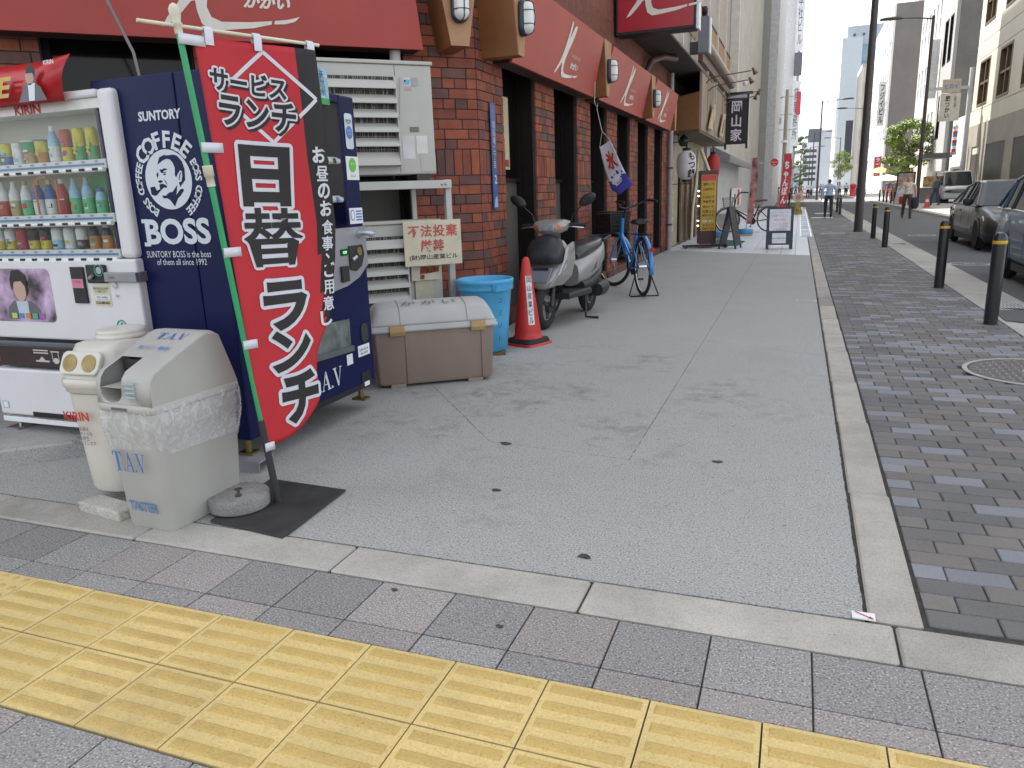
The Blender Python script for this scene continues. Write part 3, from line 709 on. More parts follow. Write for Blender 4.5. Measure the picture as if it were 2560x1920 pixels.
# ================================================================== timber-fronted restaurant
TIM = mat('canopy_timber', (.19, .08, .024), .5, var=.18, scale=3.0)
BEI = mat('canopy_beige', (.30, .24, .17), .6, var=.1, scale=2, grime=.2)
SHOPW = mat('shop_cream_wall', (.42, .36, .24), .7, var=.12, scale=3, grime=.2)
rs = empty('restaurant_front', (-2.96, 18.8, 0), 0, 'timber canopied restaurant front beside the brick building', 'shop front')
I_ = Matrix.Translation((2.96, -18.8, 0))
def RB(): b = MB(); b.M = I_; return b
RB().box(-9, -3.0, 18.76, 26.2, 0, 4.05).build('wall', SHOPW, rs)
RB().box(-2.999, -2.9, 18.76, 18.98, 0, 2.75).build('door_post', mat('post_dark', (.05, .045, .04), .6), rs)
RB().box(-3.0, -2.94, 20.6, 24.6, .05, 2.2).build('sliding_door', mat('door_dark', (.02, .014, .012), .25), rs)
for yv in (20.55, 21.6, 22.6, 23.6): RB().box(-2.945, -2.9, yv, yv + .1, 0, 2.3).build('door_rail', mat('door_wood', (.22, .12, .05), .5), rs)
RB().prism([(-2.96, 2.75), (-2.96, 3.5), (-2.3, 3.62), (-2.3, 2.78)], 18.95, 19.02, 'XZ').build('canopy_side', TIM, rs)
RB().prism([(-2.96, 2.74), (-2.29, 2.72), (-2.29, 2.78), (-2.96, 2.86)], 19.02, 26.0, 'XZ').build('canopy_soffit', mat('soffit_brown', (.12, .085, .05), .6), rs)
RB().box(-2.31, -2.27, 19.02, 26.0, 2.78, 4.06).build('canopy_front', BEI, rs)
RB().box(-2.96, -2.31, 19.03, 26, 3.5, 3.56).build('canopy_roof', FRAME, rs)
for yv in (19.05, 20.3, 22.2, 24.2, 25.9): RB().box(-2.268, -2.255, yv, yv + .07, 2.8, 4.05).build('canopy_batten', mat('batten', (.3, .24, .17), .6), rs)
for i, (ya, yb) in enumerate(((20.0, 20.9), (22.8, 23.8))):
    F = I_ @ frame((-2.2, ya, 2.86), (0, 1, 0), (0, 0, 1))
    q = MB(); q.M = F; q.loft([[(0, 0, 0), (.85, .0, 0), (.95 + .6, .68, .0), (.75 + .25, .66, 0)], [(0, 0, .03), (.85, .0, .03), (.95 + .6, .68, .03), (.75 + .25, .66, .03)]], True, False)
    pl = q.build('name_board', mat('board_pale', (.55, .42, .24), .55, var=.15, scale=5), rs)
    if i: decal([(.35, .08), (.6, .08), (1.15, .5), (.95, .5)], F, INK, rs, 'board_writing', .034)
for yv in (20.85, 21.35): RB().box(-2.22, -2.17, yv, yv + .09, 2.9, 4.02).build('upright_bar', mat('bar_pale', (.45, .4, .33), .5), rs)
RB().lathe([(.0, -.12), (.09, -.1), (.13, 0), (.1, .1), (.03, .16)], 14, (-2.75, 19.7, 2.56)).build('wind_bell', mat('bell_green', (.03, .05, .04), .4, .5), rs)
# picture frames on the wall
for z0, z1, c in ((1.55, 2.15, (.55, .4, .3)), (.85, 1.4, (.45, .4, .25)), (.4, .75, (.5, .46, .3))):
    RB().box(-3.0, -2.955, 19.05, 19.55, z0, z1).build('menu_frame', mat('frame_pale', (.6, .55, .45), .5), rs)
    RB().box(-2.957, -2.945, 19.11, 19.49, z0 + .06, z1 - .06).build('menu_picture', mat('pic_%d' % int(z0 * 100), c, .5, var=.5, scale=14), rs)
# lamp arms
for i, (y0, z0, L_) in enumerate(((19.9, 4.0, 1.05), (20.4, 3.86, .95), (24.6, 4.05, 1.0), (24.9, 3.95, .9))):
    e = empty('arm_lamp', (-2.27, y0, z0), 0, ('upper brass arm lamp reaching out over the timber canopy', 'brass arm lamp with a white globe over the timber canopy', 'brass arm lamp lighting the hanging black sign, longer arm', 'brass arm lamp below its twin beside the hanging black sign')[i], 'lamp', 'brass arm lamps on the canopy')
    BRS = mat('old_brass', (.17, .125, .06), .4, .6)
    MB().tube([(0, 0, -.1), (.08, 0, -.02), (.2, 0, .03), (L_, 0, .10)], .014, 8).build('arm', BRS, e)
    MB().lathe([(.03, 0), (.035, .06), (.065, .16), (.06, .16), (.02, .03)], 14).build('shade', BRS, e)
    s = e.children[1]; s.location = (L_ + .02, 0, .16); s.rotation_euler = (0, R(200 if i > 1 else 150), 0)
    if i == 1:
        MB().lathe([(.001, -.07), (.05, -.05), (.07, 0), (.05, .05), (.001, .07)], 14, (L_ - .06, 0, .02)).build('globe', LAMPG, e)
# hanging black sign
e = empty('hanging_sign', (-1.93, 25.5, 2.6), 0, 'tall black hanging sign with three white characters', 'sign')
MB().box(-.34, .30, -.04, .04, .14, 1.50).build('board', mat('sign_black', (.016, .011, .013), .3, var=.2), e)
for xx in (-.34, .30): MB().box(xx - .03, xx + .035, -.05, .05, 0, 1.62).build('post', BLACK, e)
MB().box(-.42, .44, -.07, .07, 1.6, 1.67).build('top_cap', BLACK, e)
MB().box(-.31, .29, -.035, .03, 1.5, 1.6).build('head_panel', mat('sign_silver', (.4, .43, .5), .35, .5), e)
MB().box(.337, .352, -.045, .045, .05, 1.55).build('edge_strip', INKW, e)
text('岡山家', .34, 1.18, frame((-.02, -.041, .82), (1, 0, 0), (0, 0, 1)), mat('sign_lilac', (.62, .58, .66), .5), e, bold=.02, vertical=True, line=1.1)
# lanterns
def lantern(c, r, h, m, name, lab, chars=None, ribs=14):
    e = empty(name, c, 0, lab, 'lantern')
    prof = []
    for i in range(ribs * 2 + 1):
        t = i / (ribs * 2); k = (1 - abs(2 * t - 1) ** 3.2) ** .5
        prof.append((max(.35 * r, r * k) * (1 + (.012 if i % 2 else -.012)), -h / 2 + h * t))
    MB().lathe(prof, 28).build('paper_body', m, e)
    MB().lathe([(r * .42, -h / 2 - .05), (r * .42, -h / 2 + .03)], 20).build('bottom_ring', BLACK, e)
    MB().lathe([(r * .42, h / 2 - .03), (r * .42, h / 2 + .05), (r * .1, h / 2 + .05), (.01, h / 2 + .2)], 20).build('top_ring', BLACK, e)
    if chars:
        vs, fs = text_geo('\n'.join(chars), 1, .03, 'CENTER', 1.0)
        x0 = min(v.x for v in vs); x1 = max(v.x for v in vs); y0 = min(v.y for v in vs); y1 = max(v.y for v in vs)
        b = MB(); vv = []
        for v in vs:
            a = R(-48) + (v.x - (x0 + x1) / 2) / (x1 - x0) * .85; z = ((v.y - y0) / (y1 - y0) - .5) * h * .84
            t = (z + h / 2) / h; rr = r * max(.35, (1 - abs(2 * t - 1) ** 3.2) ** .5) * 1.02 + .003
            vv.append((rr * math.cos(a), rr * math.sin(a), z))
        b.add(vv, fs); b.build('lettering', INK, e, fix=False)
    return e
lantern((-2.61, 19.25, 1.985), .235, .70, mat('lantern_paper', (.62, .58, .58), .7, var=.06, emit=.0), 'paper_lantern', 'white paper lantern with black characters under timber canopy', 'もつ鍋')
lantern((-2.47, 24.0, 2.05), .2, .75, mat('lantern_red', (.42, .02, .015), .55), 'red_lantern', 'red lantern hanging behind the menu light box')
q = empty('lantern_bracket', (-2.8, 19.25, 2.4), 0, 'thin black bracket frame holding the white lantern', 'bracket')
MB().box(-.16, .3, -.012, .012, .12, .14).build('top_bar', BLACK, q); MB().box(-.16, .3, -.012, .012, -.86, -.84).build('bottom_bar', BLACK, q); MB().box(-.02, 0.0, -.012, .012, .14, .36).build('drop_rod', BLACK, q)
# white timber A-frame gable behind
e = empty('gable_frame', (-2.6, 22.4, 0), 0, 'pale timber gable frame beside the restaurant door', 'frame')
PT = mat('pale_timber', (.62, .54, .38), .6)
MB().tube([(-.05, 0, 2.5), (.33, 0, 1.55), (.36, 0, 1.3)], .05, 4).build('rafter', PT, e); MB().tube([(-.1, 0, 2.5), (-.16, 0, 1.6), (-.24, 0, .9), (-.26, 0, .02)], .05, 4).build('post', PT, e)
# menu light box
e = empty('menu_light_box', (-2.10, 19.3, 0), R(16), 'tall dark menu light box with yellow panel and bulbs', 'menu sign')
DKR = mat('menu_maroon', (.055, .016, .02), .4)
MB().box(-.2, .21, -.16, .18, .10, 1.84).build('cabinet', DKR, e, bevel=.01)
F = frame((0, -.161, 0), (1, 0, 0), (0, 0, 1))
MB().box(-.175, .185, -.166, -.16, .42, 1.74).build('yellow_panel', mat('menu_yellow', (.33, .21, .018), .45, var=.15, scale=4, emit=.08), e)
decal(rect(-.165, .175, 1.6, 1.73), F, mat('menu_red', (.42, .04, .03), .5, emit=.06), e, 'red_header', .008)
for i, (s, z, c) in enumerate((('濃厚らー麺', 1.52, 0), ('七味唐辛子', 1.40, 0), ('さっぱりらー麺', 1.22, 0), ('特製醤油', 1.11, 0), ('博多らー麺', .99, 0), ('焼豚入り', .88, 0), ('横浜タンタン麺', .79, 0), ('日替り定食', .65, 1), ('半ライス', .55, 0), ('唐揚げ 餃子', .47, 0))):
    text(s, .27, .065, F @ Matrix.Translation((0.005, z, .006)), INKW if c else INK, e, bold=.015)
BULB = mat('bulb_glow', (1.0, .72, .38), .4, emit=6.0); BOFF = mat('bulb_off', (.4, .35, .3), .3)
for i in range(13):
    b = MB().lathe([(.001, -.016), (.016, -.008), (.018, 0), (.014, .01), (.001, .016)], 10, (-.215, -.02, 1.72 - .118 * i)).build('bulb', BULB if i in (3, 4, 6, 9, 10) else BOFF, e)
MB().box(-.55, .5, -.2, -.15, .03, .07).box(-.55, .5, .15, .2, .03, .07).box(-.55, -.5, -.15, .15, .03, .07).box(.45, .5, -.15, .15, .03, .07).build('base_frame', mat('base_maroon', (.06, .02, .02), .5), e)
for xx in (-.5, .45):
    for yy in (-.17, .17): MB().disc((xx, yy, .03), .03, (0, 1, 0), 12, .02).build('castor', RUBBER, e)
# A-frame boards
def aboard(loc, rz, w, h, lean, lab, panel, writing=True, side=False):
    e = empty('a_board', loc, rz, lab, 'sandwich board')
    N_ = mat('board_navy', (.03, .035, .05), .5)
    for sg in (-1, 1):
        M_ = Matrix.Translation((0, sg * lean, 0)) @ Matrix.Rotation(sg * math.atan2(lean, h), 4, 'X')
        b = MB(); b.M = M_
        for xx in (-w / 2, w / 2 - .06): b.box(xx, xx + .06, -.015, .015, 0, h)
        b.box(-w / 2 + .06, w / 2 - .06, -.015, .015, h - .05, h).box(-w / 2 + .06, w / 2 - .06, -.015, .015, .10, .42)
        b.build('frame', N_, e)
        b = MB(); b.M = M_; b.box(-w / 2 + .06, w / 2 - .06, -.01, .01, .42, h - .05); b.build('panel', panel, e)
    return e
A2 = aboard((-.385, 18.72, .004), R(3), .58, .96, .17, 'white menu board in navy frame standing on the pale tiles', mat('menu_paper', (.72, .72, .76), .5))
F = Matrix.Translation((0, -.17, 0)) @ Matrix.Rotation(-math.atan2(.17, .96), 4, 'X') @ frame((0, -.016, 0), (1, 0, 0), (0, 0, 1))
PINK = mat('marker_pink', (.65, .22, .22), .6); GREYM = mat('marker_grey', (.35, .35, .4), .6)
for s, z, w, m in (('ランチスペシャル', .84, .36, PINK), ('日替りランチ', .76, .32, GREYM), ('¥500-', .67, .26, PINK), ('ラーメンセット¥600', .58, .36, PINK), ('チャーハンセット¥700', .52, .36, PINK), ('新登場 限定', .45, .3, GREYM)): text(s, w, .05, F @ Matrix.Translation((0, z, 0)), m, A2)
for zz in (.31, .19): decal(rect(-.16, .14, zz - .055, zz + .055), F, mat('menu_paper', (.72, .72, .76)), A2, 'notice')
A1 = aboard((-1.50, 19.0, .004), R(78), .5, 1.0, .2, 'dark sandwich board seen edge-on next to the menu light box', mat('board_black', (.03, .03, .03), .4))
mt = MB().prism([(-2.1, 19.9), (-1.38, 19.75), (-1.30, 21.5), (-2.1, 22.3)], .004, .014).build('door_mat', mat('mat_green', (.035, .10, .09), .95, bump=.5, bscale=200)); tag(mt, 'green door mat on the pale tiles by the sandwich board', 'mat')
# nobori flag with blue weighted base and second one, plus red flag
def flag(loc, h, w, m, lab, base, lean=(0, 0), z0=.35, deco=None, taper=True):
    e = empty('banner_flag', loc, 0, lab, 'banner')
    MB().tube([(0, 0, .05), (lean[0], lean[1], h)], .014, 8).build('pole', STEEL, e)
    b = MB(); n = 14; rows = []
    for i in range(n + 1):
        t = i / n; z = z0 + (h - z0) * t; x0 = lean[0] * z / h
        ww = w * (.55 + .45 * math.sin(PI * (.15 + .75 * (1 - t))) if taper else 1)
        rows.append([(x0 + .01 + ww * k / 5, .05 * math.sin(3 * t * PI + k * .6) * k / 5, z) for k in range(6)])
    b.loft(rows, False, True, closed=False); b.build('cloth', m, e)
    if base:
        MB().lathe([(.2, .0), (.22, .03), (.22, .12), (.2, .15), (.05, .16)], 20, (0, 0, .05)).build('water_base', mat('base_blue', (.06, .25, .52), .4), e)
        MB().box(-.2, .2, -.2, .2, 0, .05).build('base_plate', mat('base_yellow', (.5, .36, .12), .6), e)
    return e
FRED = mat('flag_red', (.50, .05, .06), .7, var=.08)
f1 = flag((-1.46, 24.05, .004), 2.25, .2, mat('flag_patchwork', (.38, .16, .15), .7, var=.8, scale=5), 'red and white patterned banner on a blue weighted base', True, (.1, 0))
f2 = flag((-.98, 40.0, .004), 2.95, .45, FRED, 'tall red banner with white characters behind the menu board', True, (.18, 0), .3)
text('ちゃんぽん', .26, 2.0, frame((.31, -.075, 1.6), (1, 0, 0), (0.06, 0, 1)), INKW, f2, vertical=True, bold=.04, off=.0)
wb = empty('weight_base', (-2.06, 22.6, .004), 0, 'blue round weight on a yellow foot behind the light box', 'weight')
MB().lathe([(.2, .0), (.22, .03), (.22, .12), (.2, .15), (.05, .16)], 20, (0, 0, .05)).build('drum', mat('base_blue', (.06, .25, .52)), wb); MB().box(-.18, .18, -.18, .18, 0, .05).build('foot', mat('base_yellow', (.5, .36, .12)), wb)
pl = empty('planter_box', (-2.2, 26.6, .004), 0, 'pale pinkish planter box behind the sandwich board', 'planter')
MB().loft([[(-.35, -.2, 0), (.35, -.2, 0), (.35, .2, 0), (-.35, .2, 0)], [(-.4, -.25, .55), (.4, -.25, .55), (.4, .25, .55), (-.4, .25, .55)]], True, False).build('trough', mat('planter_pink', (.5, .44, .42), .8), pl)
MB().box(-.42, .42, -.27, .27, .552, .6).build('rim', mat('planter_pink', (.5, .44, .42)), pl)
# no-parking stand
e = empty('parking_stand', (-.05, 42.0, .004), 0, 'round no parking sign on a black and yellow cone stand', 'sign')
MB().lathe([(.26, 0), (.24, .1), (.1, .55), (.06, .62)], 14).build('cone_base', mat('stand_stripe', (.25, .2, .04), .6, var=.7, scale=8), e)
MB().disc((0, -.02, .85), .24, (0, 1, 0), 24, .03).build('disc', mat('stand_disc', (.55, .48, .38), .5), e)
MB().disc((0, -.04, .85), .13, (0, 1, 0), 20, .01).build('disc_centre', mat('stand_mid', (.4, .2, .2), .5), e)
# ================================================================== buildings farther along the left side
def slab_wall(name, lab, x1, y0, y1, z1, m, x0=-14, cat='building', grp=None):
    e = empty(name, (x1, y0, 0), 0, lab, cat, grp); b = MB(); b.box(x0 - x1, 0, 0, y1 - y0, 0, z1); b.build('wall', m, e); return e
WALLG = mat('pale_grey_wall', (.45, .45, .45), .7, var=.05, scale=.8, grime=.08)
e = slab_wall('panel_building', 'pale building with rusty vertical wall panels and a grey canopy', -2.9, 26.3, 57.0, 17, WALLG)
PANL = mat('wall_panel_pale', (.47, .455, .42), .6, var=.1, scale=1.2, grime=.25)
k = 0; y = 26.5
while y < 57:
    MB().box(0, .05, y - 26.3, y - 26.3 + .92, 2.75, 17).build('wall_panel', PANL, e); y += .98
MB().prism([(0, 2.45), (.62, 2.28), (.66, 2.4), (.66, 2.5), (0, 2.85)], .8, 14, 'XZ').build('canopy', mat('canopy_grey', (.24, .24, .24), .6, grime=.3), e)
q = empty('wall_notice', (-2.84, 38.6, .56), 0, 'white notice board with red vertical bar on the pale wall', 'notice')
q2 = MB(); q2.M = frame((0, 0, 0), (0, 1, 0), (0, 0, 1)); q2.prism(rrect(-3, 3, 0, .86, .3), 0, .03); q2.build('board', mat('notice_white', (.68, .68, .66), .6), q)
decal(rect(.3, 1.6, .05, .8), frame((0, 0, 0), (0, 1, 0), (0, 0, 1)), INKR, q, 'red_bar', .034); decal(rect(-1.6, -.9, .05, .6), frame((0, 0, 0), (0, 1, 0), (0, 0, 1)), INK, q, 'black_text', .034)
# grey tiled tower
GT = mat('grey_tile', (.30, .29, .28), .6, var=.04, scale=1)
e = empty('grey_tower', (-2.4, 57.0, 0), 0, 'grey tiled tower with a white corner column', 'building')
MB().box(-12, 0, 0, 9, 0, 36).build('wall', GT, e)
b = MB()
z = .3
while z < 24: b.box(-6, .0, -.02, -.001, z, z + .36); z += .4
b.build('tile_course', mat('grey_tile_course', (.31, .30, .29), .55, var=.03, scale=.7, isl=.02), e); tag(e.children[-1], kind='stuff')
MB().box(.001, .55, .3, 9, 0, 36).build('corner_column', mat('column_white', (.5, .51, .53), .5), e)
e = slab_wall('white_block', 'plain white block with blue tinted wall behind grey tower', -1.9, 66.5, 77, 26, mat('white_wall_blue', (.5, .54, .58), .6, var=.04, scale=.5))
MB().prism([(0, 23), (0, 30), (-.8, 23)], 0, .5, 'XZ').build('roof_fin', WHITE, e)
e = slab_wall('dark_tower', 'dark grey stepped tower rising behind the white block', -1.6, 190, 215, 62, mat('dark_tower_wall', (.30, .31, .33), .6)); 
e = slab_wall('slim_white_tower', 'slim pale tower block with vertical shop signs', -1.4, 99, 132, 25.5, mat('pale_tower', (.62, .63, .64), .6), x0=-12)
for i, (z0, z1, c, s) in enumerate(((16.5, 23.2, (.7, .72, .74), '本社ビル'), (13.8, 16.3, (.12, .13, .15), ''), (6, 13.2, (.66, .69, .72), '貸事務所'), (9.5, 12.0, (.5, .05, .08), ''))):
    q = MB().box(0.02 if i < 3 else .5, .9 if i < 3 else 1.0, -.4 - .2 * i, -.2 - .2 * i, z0, z1).build('hung_sign', mat('hung_%d' % i, c, .5), e)
    if s: text(s, .5, (z1 - z0) * .8, frame((.45, -.42 - .2 * i, (z0 + z1) / 2), (1, 0, 0), (0, 0, 1)), mat('sign_ink', (.1, .11, .14), .6), e, vertical=True)
# round red sign, utility pole
e = empty('round_sign', (-1.53, 50.0, 2.86), 0, 'round red sign with white rim mounted off the white wall', 'sign')
MB().disc((0, 0, 0), .26, (0, 1, 0), 32, .06).build('rim', INKW, e); MB().disc((0, -.035, 0), .235, (0, 1, 0), 32, .02).build('face', INKR, e)
text('Coca-Cola', .36, .1, frame((0, -.046, .02), (1, .0, 0), (0, 0, 1)), INKW, e, shear=.2); text('cafe', .16, .07, frame((0, -.046, -.12), (1, .0, 0), (0, 0, 1)), INKW, e)
MB().box(-.9, -.26, -.02, .02, -.03, .03).build('arm', STEEL, e)
e = empty('utility_pole', (-1.38, 70.0, 0), 0, 'concrete utility pole with wires and small brackets', 'pole')
MB().tube([(0, 0, 0), (0, 0, 9.2)], [.19, .13], 14).build('shaft', mat('pole_concrete', (.42, .36, .26), .8, var=.1), e)
for zz in (8.6, 7.2, 6.0): MB().box(-1.0 if zz < 8 else -3.0, .5, -.05, .05, zz, zz + .08).build('crossarm', STEEL, e)
MB().box(-1.0, -.35, -.15, .15, 6.5, 7.0).build('fuse_box', mat('fuse_grey', (.5, .5, .5), .5), e)
MB().lathe([(.3, 0), (.2, .18), (.02, .2)], 12, (-.05, -.2, 5.0)).build('lamp_hood', WHITE, e)
for i in range(2): MB().tube([(-3.0, 0, 8.6 - .1 * i), (-1.5, 0, 8.45 - .1 * i), (0, 0, 8.68)], .03, 5).build('cable', BLACK, e)
# ================================================================== vending machines
def wb(e):
    b = MB(); b.M = Matrix.Translation(-Vector(e.location)); return b
def fr(e, origin, ex, ez): return Matrix.Translation(-Vector(e.location)) @ frame(origin, ex, ez)
VW = mat('machine_white', (.70, .69, .69), .35, var=.03, scale=3, grime=.05)
VWI = mat('machine_liner', (.52, .48, .40), .6, var=.05)
VB = mat('machine_blue', (.0022, .0065, .056), .38, var=.06, scale=2, spec=.22)
VG = glass('machine_glass', (.93, .95, .94), .08)
SILV = mat('machine_silver', (.42, .43, .46), .35, .6, var=.05)
def sample(e, kind, x, y, z, cols, ax='x', k=[0]):
    """a can, bottle or carton with coloured bands, standing on a shelf (one mesh)"""
    ms = [mat('pack_%d_%d_%d' % tuple(int(c * 99) for c in col), col, .3, var=.15, scale=30) for col in cols]
    b = wb(e)
    if kind == 'can': prof = [(.024, 0), (.031, .006), (.031, .05), (.031, .105), (.024, .118), (.024, .12)]
    elif kind == 'tall': prof = [(.024, 0), (.03, .006), (.03, .075), (.03, .155), (.024, .168), (.024, .17)]
    elif kind == 'cup': prof = [(.026, 0), (.03, .004), (.034, .06), (.036, .115), (.04, .118), (.04, .125)]
    elif kind == 'flask': prof = [(.028, 0), (.03, .01), (.03, .07), (.024, .1), (.018, .112), (.018, .13)]
    else: prof = [(.027, 0), (.031, .01), (.031, .085), (.029, .12), (.013, .165), (.013, .19)]
    n = 16
    for i in range(len(prof) - 1):
        b.cm = min(i * len(ms) // (len(prof) - 1), len(ms) - 1)
        b.loft([[(x + r * math.cos(2 * PI * q / n), y + r * math.sin(2 * PI * q / n), z + h) for q in range(n)] for r, h in (prof[i], prof[i + 1])], i == len(prof) - 2, True)
    rk_ = random.Random(int(abs(x * 1000)) * 7 + int(z * 1000)); ms = list(ms); r_max = max(p[0] for p in prof[1:-1]); hh = prof[-1][1]
    for q in range(3):
        kc = rk_.randrange(9); ms.append(mat('pack_label_%d' % kc, ((.7, .68, .6), (.5, .04, .04), (.05, .12, .4), (.6, .45, .04), (.02, .02, .02), (.05, .3, .1), (.72, .72, .74), (.45, .25, .1), (.3, .5, .65))[kc], .35)); b.cm = len(ms) - 1
        a0 = -PI / 2 + rk_.uniform(-.5, .1); a1 = a0 + rk_.uniform(.4, .9); z0 = z + hh * rk_.uniform(.12, .5); z1 = z0 + hh * rk_.uniform(.06, .16)
        if kind in ('bottle', 'flask'): z1 = min(z1, z + hh * .44); z0 = min(z0, z1 - .006)
        b.loft([[(x + (r_max + .0012 + .0006 * q) * math.cos(a0 + (a1 - a0) * k_ / 4) * (1 if ax == 'x' else 1), y + (r_max + .0012 + .0006 * q) * math.sin(a0 + (a1 - a0) * k_ / 4), zz) for k_ in range(5)] for zz in (z0, z1)], False, True, closed=False)
    return b.build('sample_' + {'can': 'can', 'tall': 'can', 'cup': 'cup', 'flask': 'bottle', 'bottle': 'bottle'}[kind], ms, e)

wm = empty('vending_machine', (-3.9, 3.4, .10), 0, 'white drinks vending machine with lit display shelves at left edge', 'vending machine')
wb(wm).box(-4.53, -3.265, 3.26, 3.78, .19, 1.995).build('cabinet', VW, wm, bevel=.012)
wb(wm).box(-4.53, -4.45, 3.055, 3.258, 1.142, 1.995).build('door_left_post', VW, wm, bevel=.02)
wb(wm).box(-3.372, -3.265, 3.055, 3.258, 1.142, 1.995).build('door_right_post', VW, wm, bevel=.028, seg=4)
wb(wm).box(-4.449, -3.373, 3.055, 3.258, 1.955, 1.995).build('door_head', VW, wm, bevel=.012)
wb(wm).box(-4.53, -3.265, 3.05, 3.258, .685, 1.14).build('door_panel', VW, wm, bevel=.012)
wb(wm).box(-4.53, -3.265, 3.05, 3.258, .205, .495).build('lower_panel', VW, wm, bevel=.012)
wb(wm).box(-4.449, -3.373, 3.235, 3.257, 1.143, 1.954).build('display_back', VWI, wm)
wb(wm).box(-4.449, -3.373, 3.075, 3.234, 1.905, 1.954).build('header_strip', mat('header_white', (.72, .72, .68), .5), wm)
F = fr(wm, (-3.9, 3.0745, 0), (1, 0, 0), (0, 0, 1))
text('KIRIN', .19, .048, F @ Matrix.Translation((.02, 1.929, 0)), INKR, wm, bold=.03)
for z in (1.62, 1.345, 1.155):
    rl = wb(wm).box(-4.44, -3.39, 3.075, 3.234, z - .012, z + .036).build('shelf', VW, wm, bevel=.004)
    wb(wm).box(-4.44, -3.40, 3.0725, 3.0745, z + .004, z + .015).build('blue_stripe', mat('rail_blue', (.12, .22, .42), .5), rl)
    rr = wb(wm); rr.tube([(-4.44, 3.068, z - .016), (-3.4, 3.068, z - .016)], .013, 10); rr.build('button_rail', WHITE, rl)
    for k in range(11): wb(wm).box(-4.40 + .0935 * k, -4.365 + .0935 * k, 3.050, 3.06, z - .022, z - .009).build('button', BLACKPL, rl)
    for k in range(11): decal(rect(-.5 + .0935 * k, -.475 + .0935 * k, z + .02, z + .03), fr(wm, (-3.9, 3.0735, 0), (1, 0, 0), (0, 0, 1)), GREYM, rl, 'price', .001)
Y_, G_, Wt, Bl, Rd, Bk, Or, Tn, Lb, Gn = (.62, .5, .03), (.04, .3, .1), (.7, .7, .72), (.04, .1, .35), (.42, .03, .03), (.02, .02, .022), (.5, .2, .04), (.45, .33, .17), (.3, .5, .65), (.1, .45, .2)
rows = ((1.656, 10, [('can', (Or, Y_)), ('can', (Y_, Wt)), ('can', (Bl, Y_, Bl)), ('can', (Wt, Wt, Rd)), ('cup', (Tn, G_, Wt)), ('cup', (Or, Y_, Bl)), ('bottle', (Wt, Lb, Wt)), ('tall', (Y_, Rd, Y_)), ('tall', (G_, Y_, G_)), ('tall', (G_, Y_, G_)), ('bottle', (Tn, Or, Y_))]),
        (1.381, 11, [('bottle', (G_, Y_, Wt)), ('bottle', (Rd, Wt, Wt)), ('bottle', (Tn, Wt, Wt)), ('bottle', (Gn, Wt, Tn)), ('bottle', (Wt, Bl, Y_)), ('bottle', (Wt, Bl, Y_)), ('bottle', (Rd, Rd, Wt)), ('bottle', (Gn, Lb, Lb)), ('bottle', (Gn, Lb, Lb)), ('flask', (Gn, Lb, Bl)), ('flask', (Gn, Lb, Bl))]),
        (1.191, 11, [('can', (Y_, Wt, Y_)), ('can', (Y_, Wt, Y_)), ('can', (Rd, Rd, Bk)), ('can', (Y_, Bk, Y_)), ('can', (Y_, Bk, Bk)), ('can', (Lb, Wt, Bk)), ('can', (Wt, Wt, Or)), ('can', (Bk, Wt, Bl)), ('flask', (Or, Bk, Bk)), ('flask', (Or, Bk, Wt)), ('flask', (Or, Bk, Bk))]))
for z, n, L_ in rows:
    for k, (kd, cols) in enumerate(L_): sample(wm, kd, -4.385 + .0935 * k, 3.15, z, cols)
for xk in (-3.637, -3.5435): text('Mets', .09, .03, fr(wm, (xk - .0, 3.118, 1.735), (0, 0, 1), (-1, 0, 0)), mat('mets_yellow', (.62, .55, .04), .4), wm, bold=.03, shear=.2)
wb(wm).box(-3.66, -3.415, 3.195, 3.2, 1.385, 1.585).build('display_card', mat('card_green', (.03, .32, .09), .5), wm)
wb(wm).box(-3.95, -3.94, 3.085, 3.09, 1.385, 1.575).build('promo_strip', mat('promo_red', (.55, .1, .02), .5), wm); wb(wm).box(-3.79, -3.78, 3.085, 3.09, 1.385, 1.575).build('promo_strip', mat('promo_red', (.55, .1, .02)), wm)
text('555', .06, .025, fr(wm, (-3.88, 3.085, 1.585), (1, 0, 0), (0, 0, 1)), mat('promo_orange', (.6, .25, .05), .5), wm, bold=.04)
wb(wm).box(-4.449, -3.373, 3.057, 3.063, 1.143, 1.904).build('glass_pane', VG, wm)
# red curved advertising card above the header
ad = wb(wm); rows_ = []
for i in range(7):
    t = i / 6; rows_.append([(x + .075 * t, 3.03 - .05 * math.sin(PI * t * .8) + .04 * t, 1.945 + .20 * t + (.02 if x > -3.7 else 0) * t) for x in (-4.75, -4.4, -4.0, -3.75, -3.55)])
ad.loft(rows_, False, True, closed=False)
adc = ad.build('advert_card', mat('advert_red', (.46, .02, .025), .22, var=.1, scale=6), wm)
s_ = adc.modifiers.new('t', 'SOLIDIFY'); s_.thickness = .002
F = fr(wm, (-3.9 - .13 * 1.95, 2.972, 0), (1, 0, 0), (.13, .0, 1))
text('FIRE', .36, .10, F @ Matrix.Translation((-.12, 2.045, 0)), mat('advert_gold', (.6, .38, .05), .35), wm, bold=.03, shear=.25)
decal([(.10, 1.965), (.30, 1.965), (.26, 2.03), (.21, 2.06), (.15, 2.05)], F, mat('advert_grey', (.14, .14, .15), .5), wm, 'jacket_print', .001); decal([(.175, 1.968), (.215, 1.968), (.225, 2.05), (.175, 2.05)], F, INKW, wm, 'shirt_print', .002)
decal(ell(.19, 2.085, .03, .042), F, mat('advert_skin', (.5, .33, .25), .5), wm, 'face_print', .002); decal([(.165, 2.10), (.18, 2.135), (.215, 2.14), (.235, 2.11), (.228, 2.07), (.214, 2.1)], F, BLACK, wm, 'hair_print', .003)
text('KIRIN', .07, .02, F @ Matrix.Translation((.33, 2.14, 0)), INKW, wm, bold=.02)
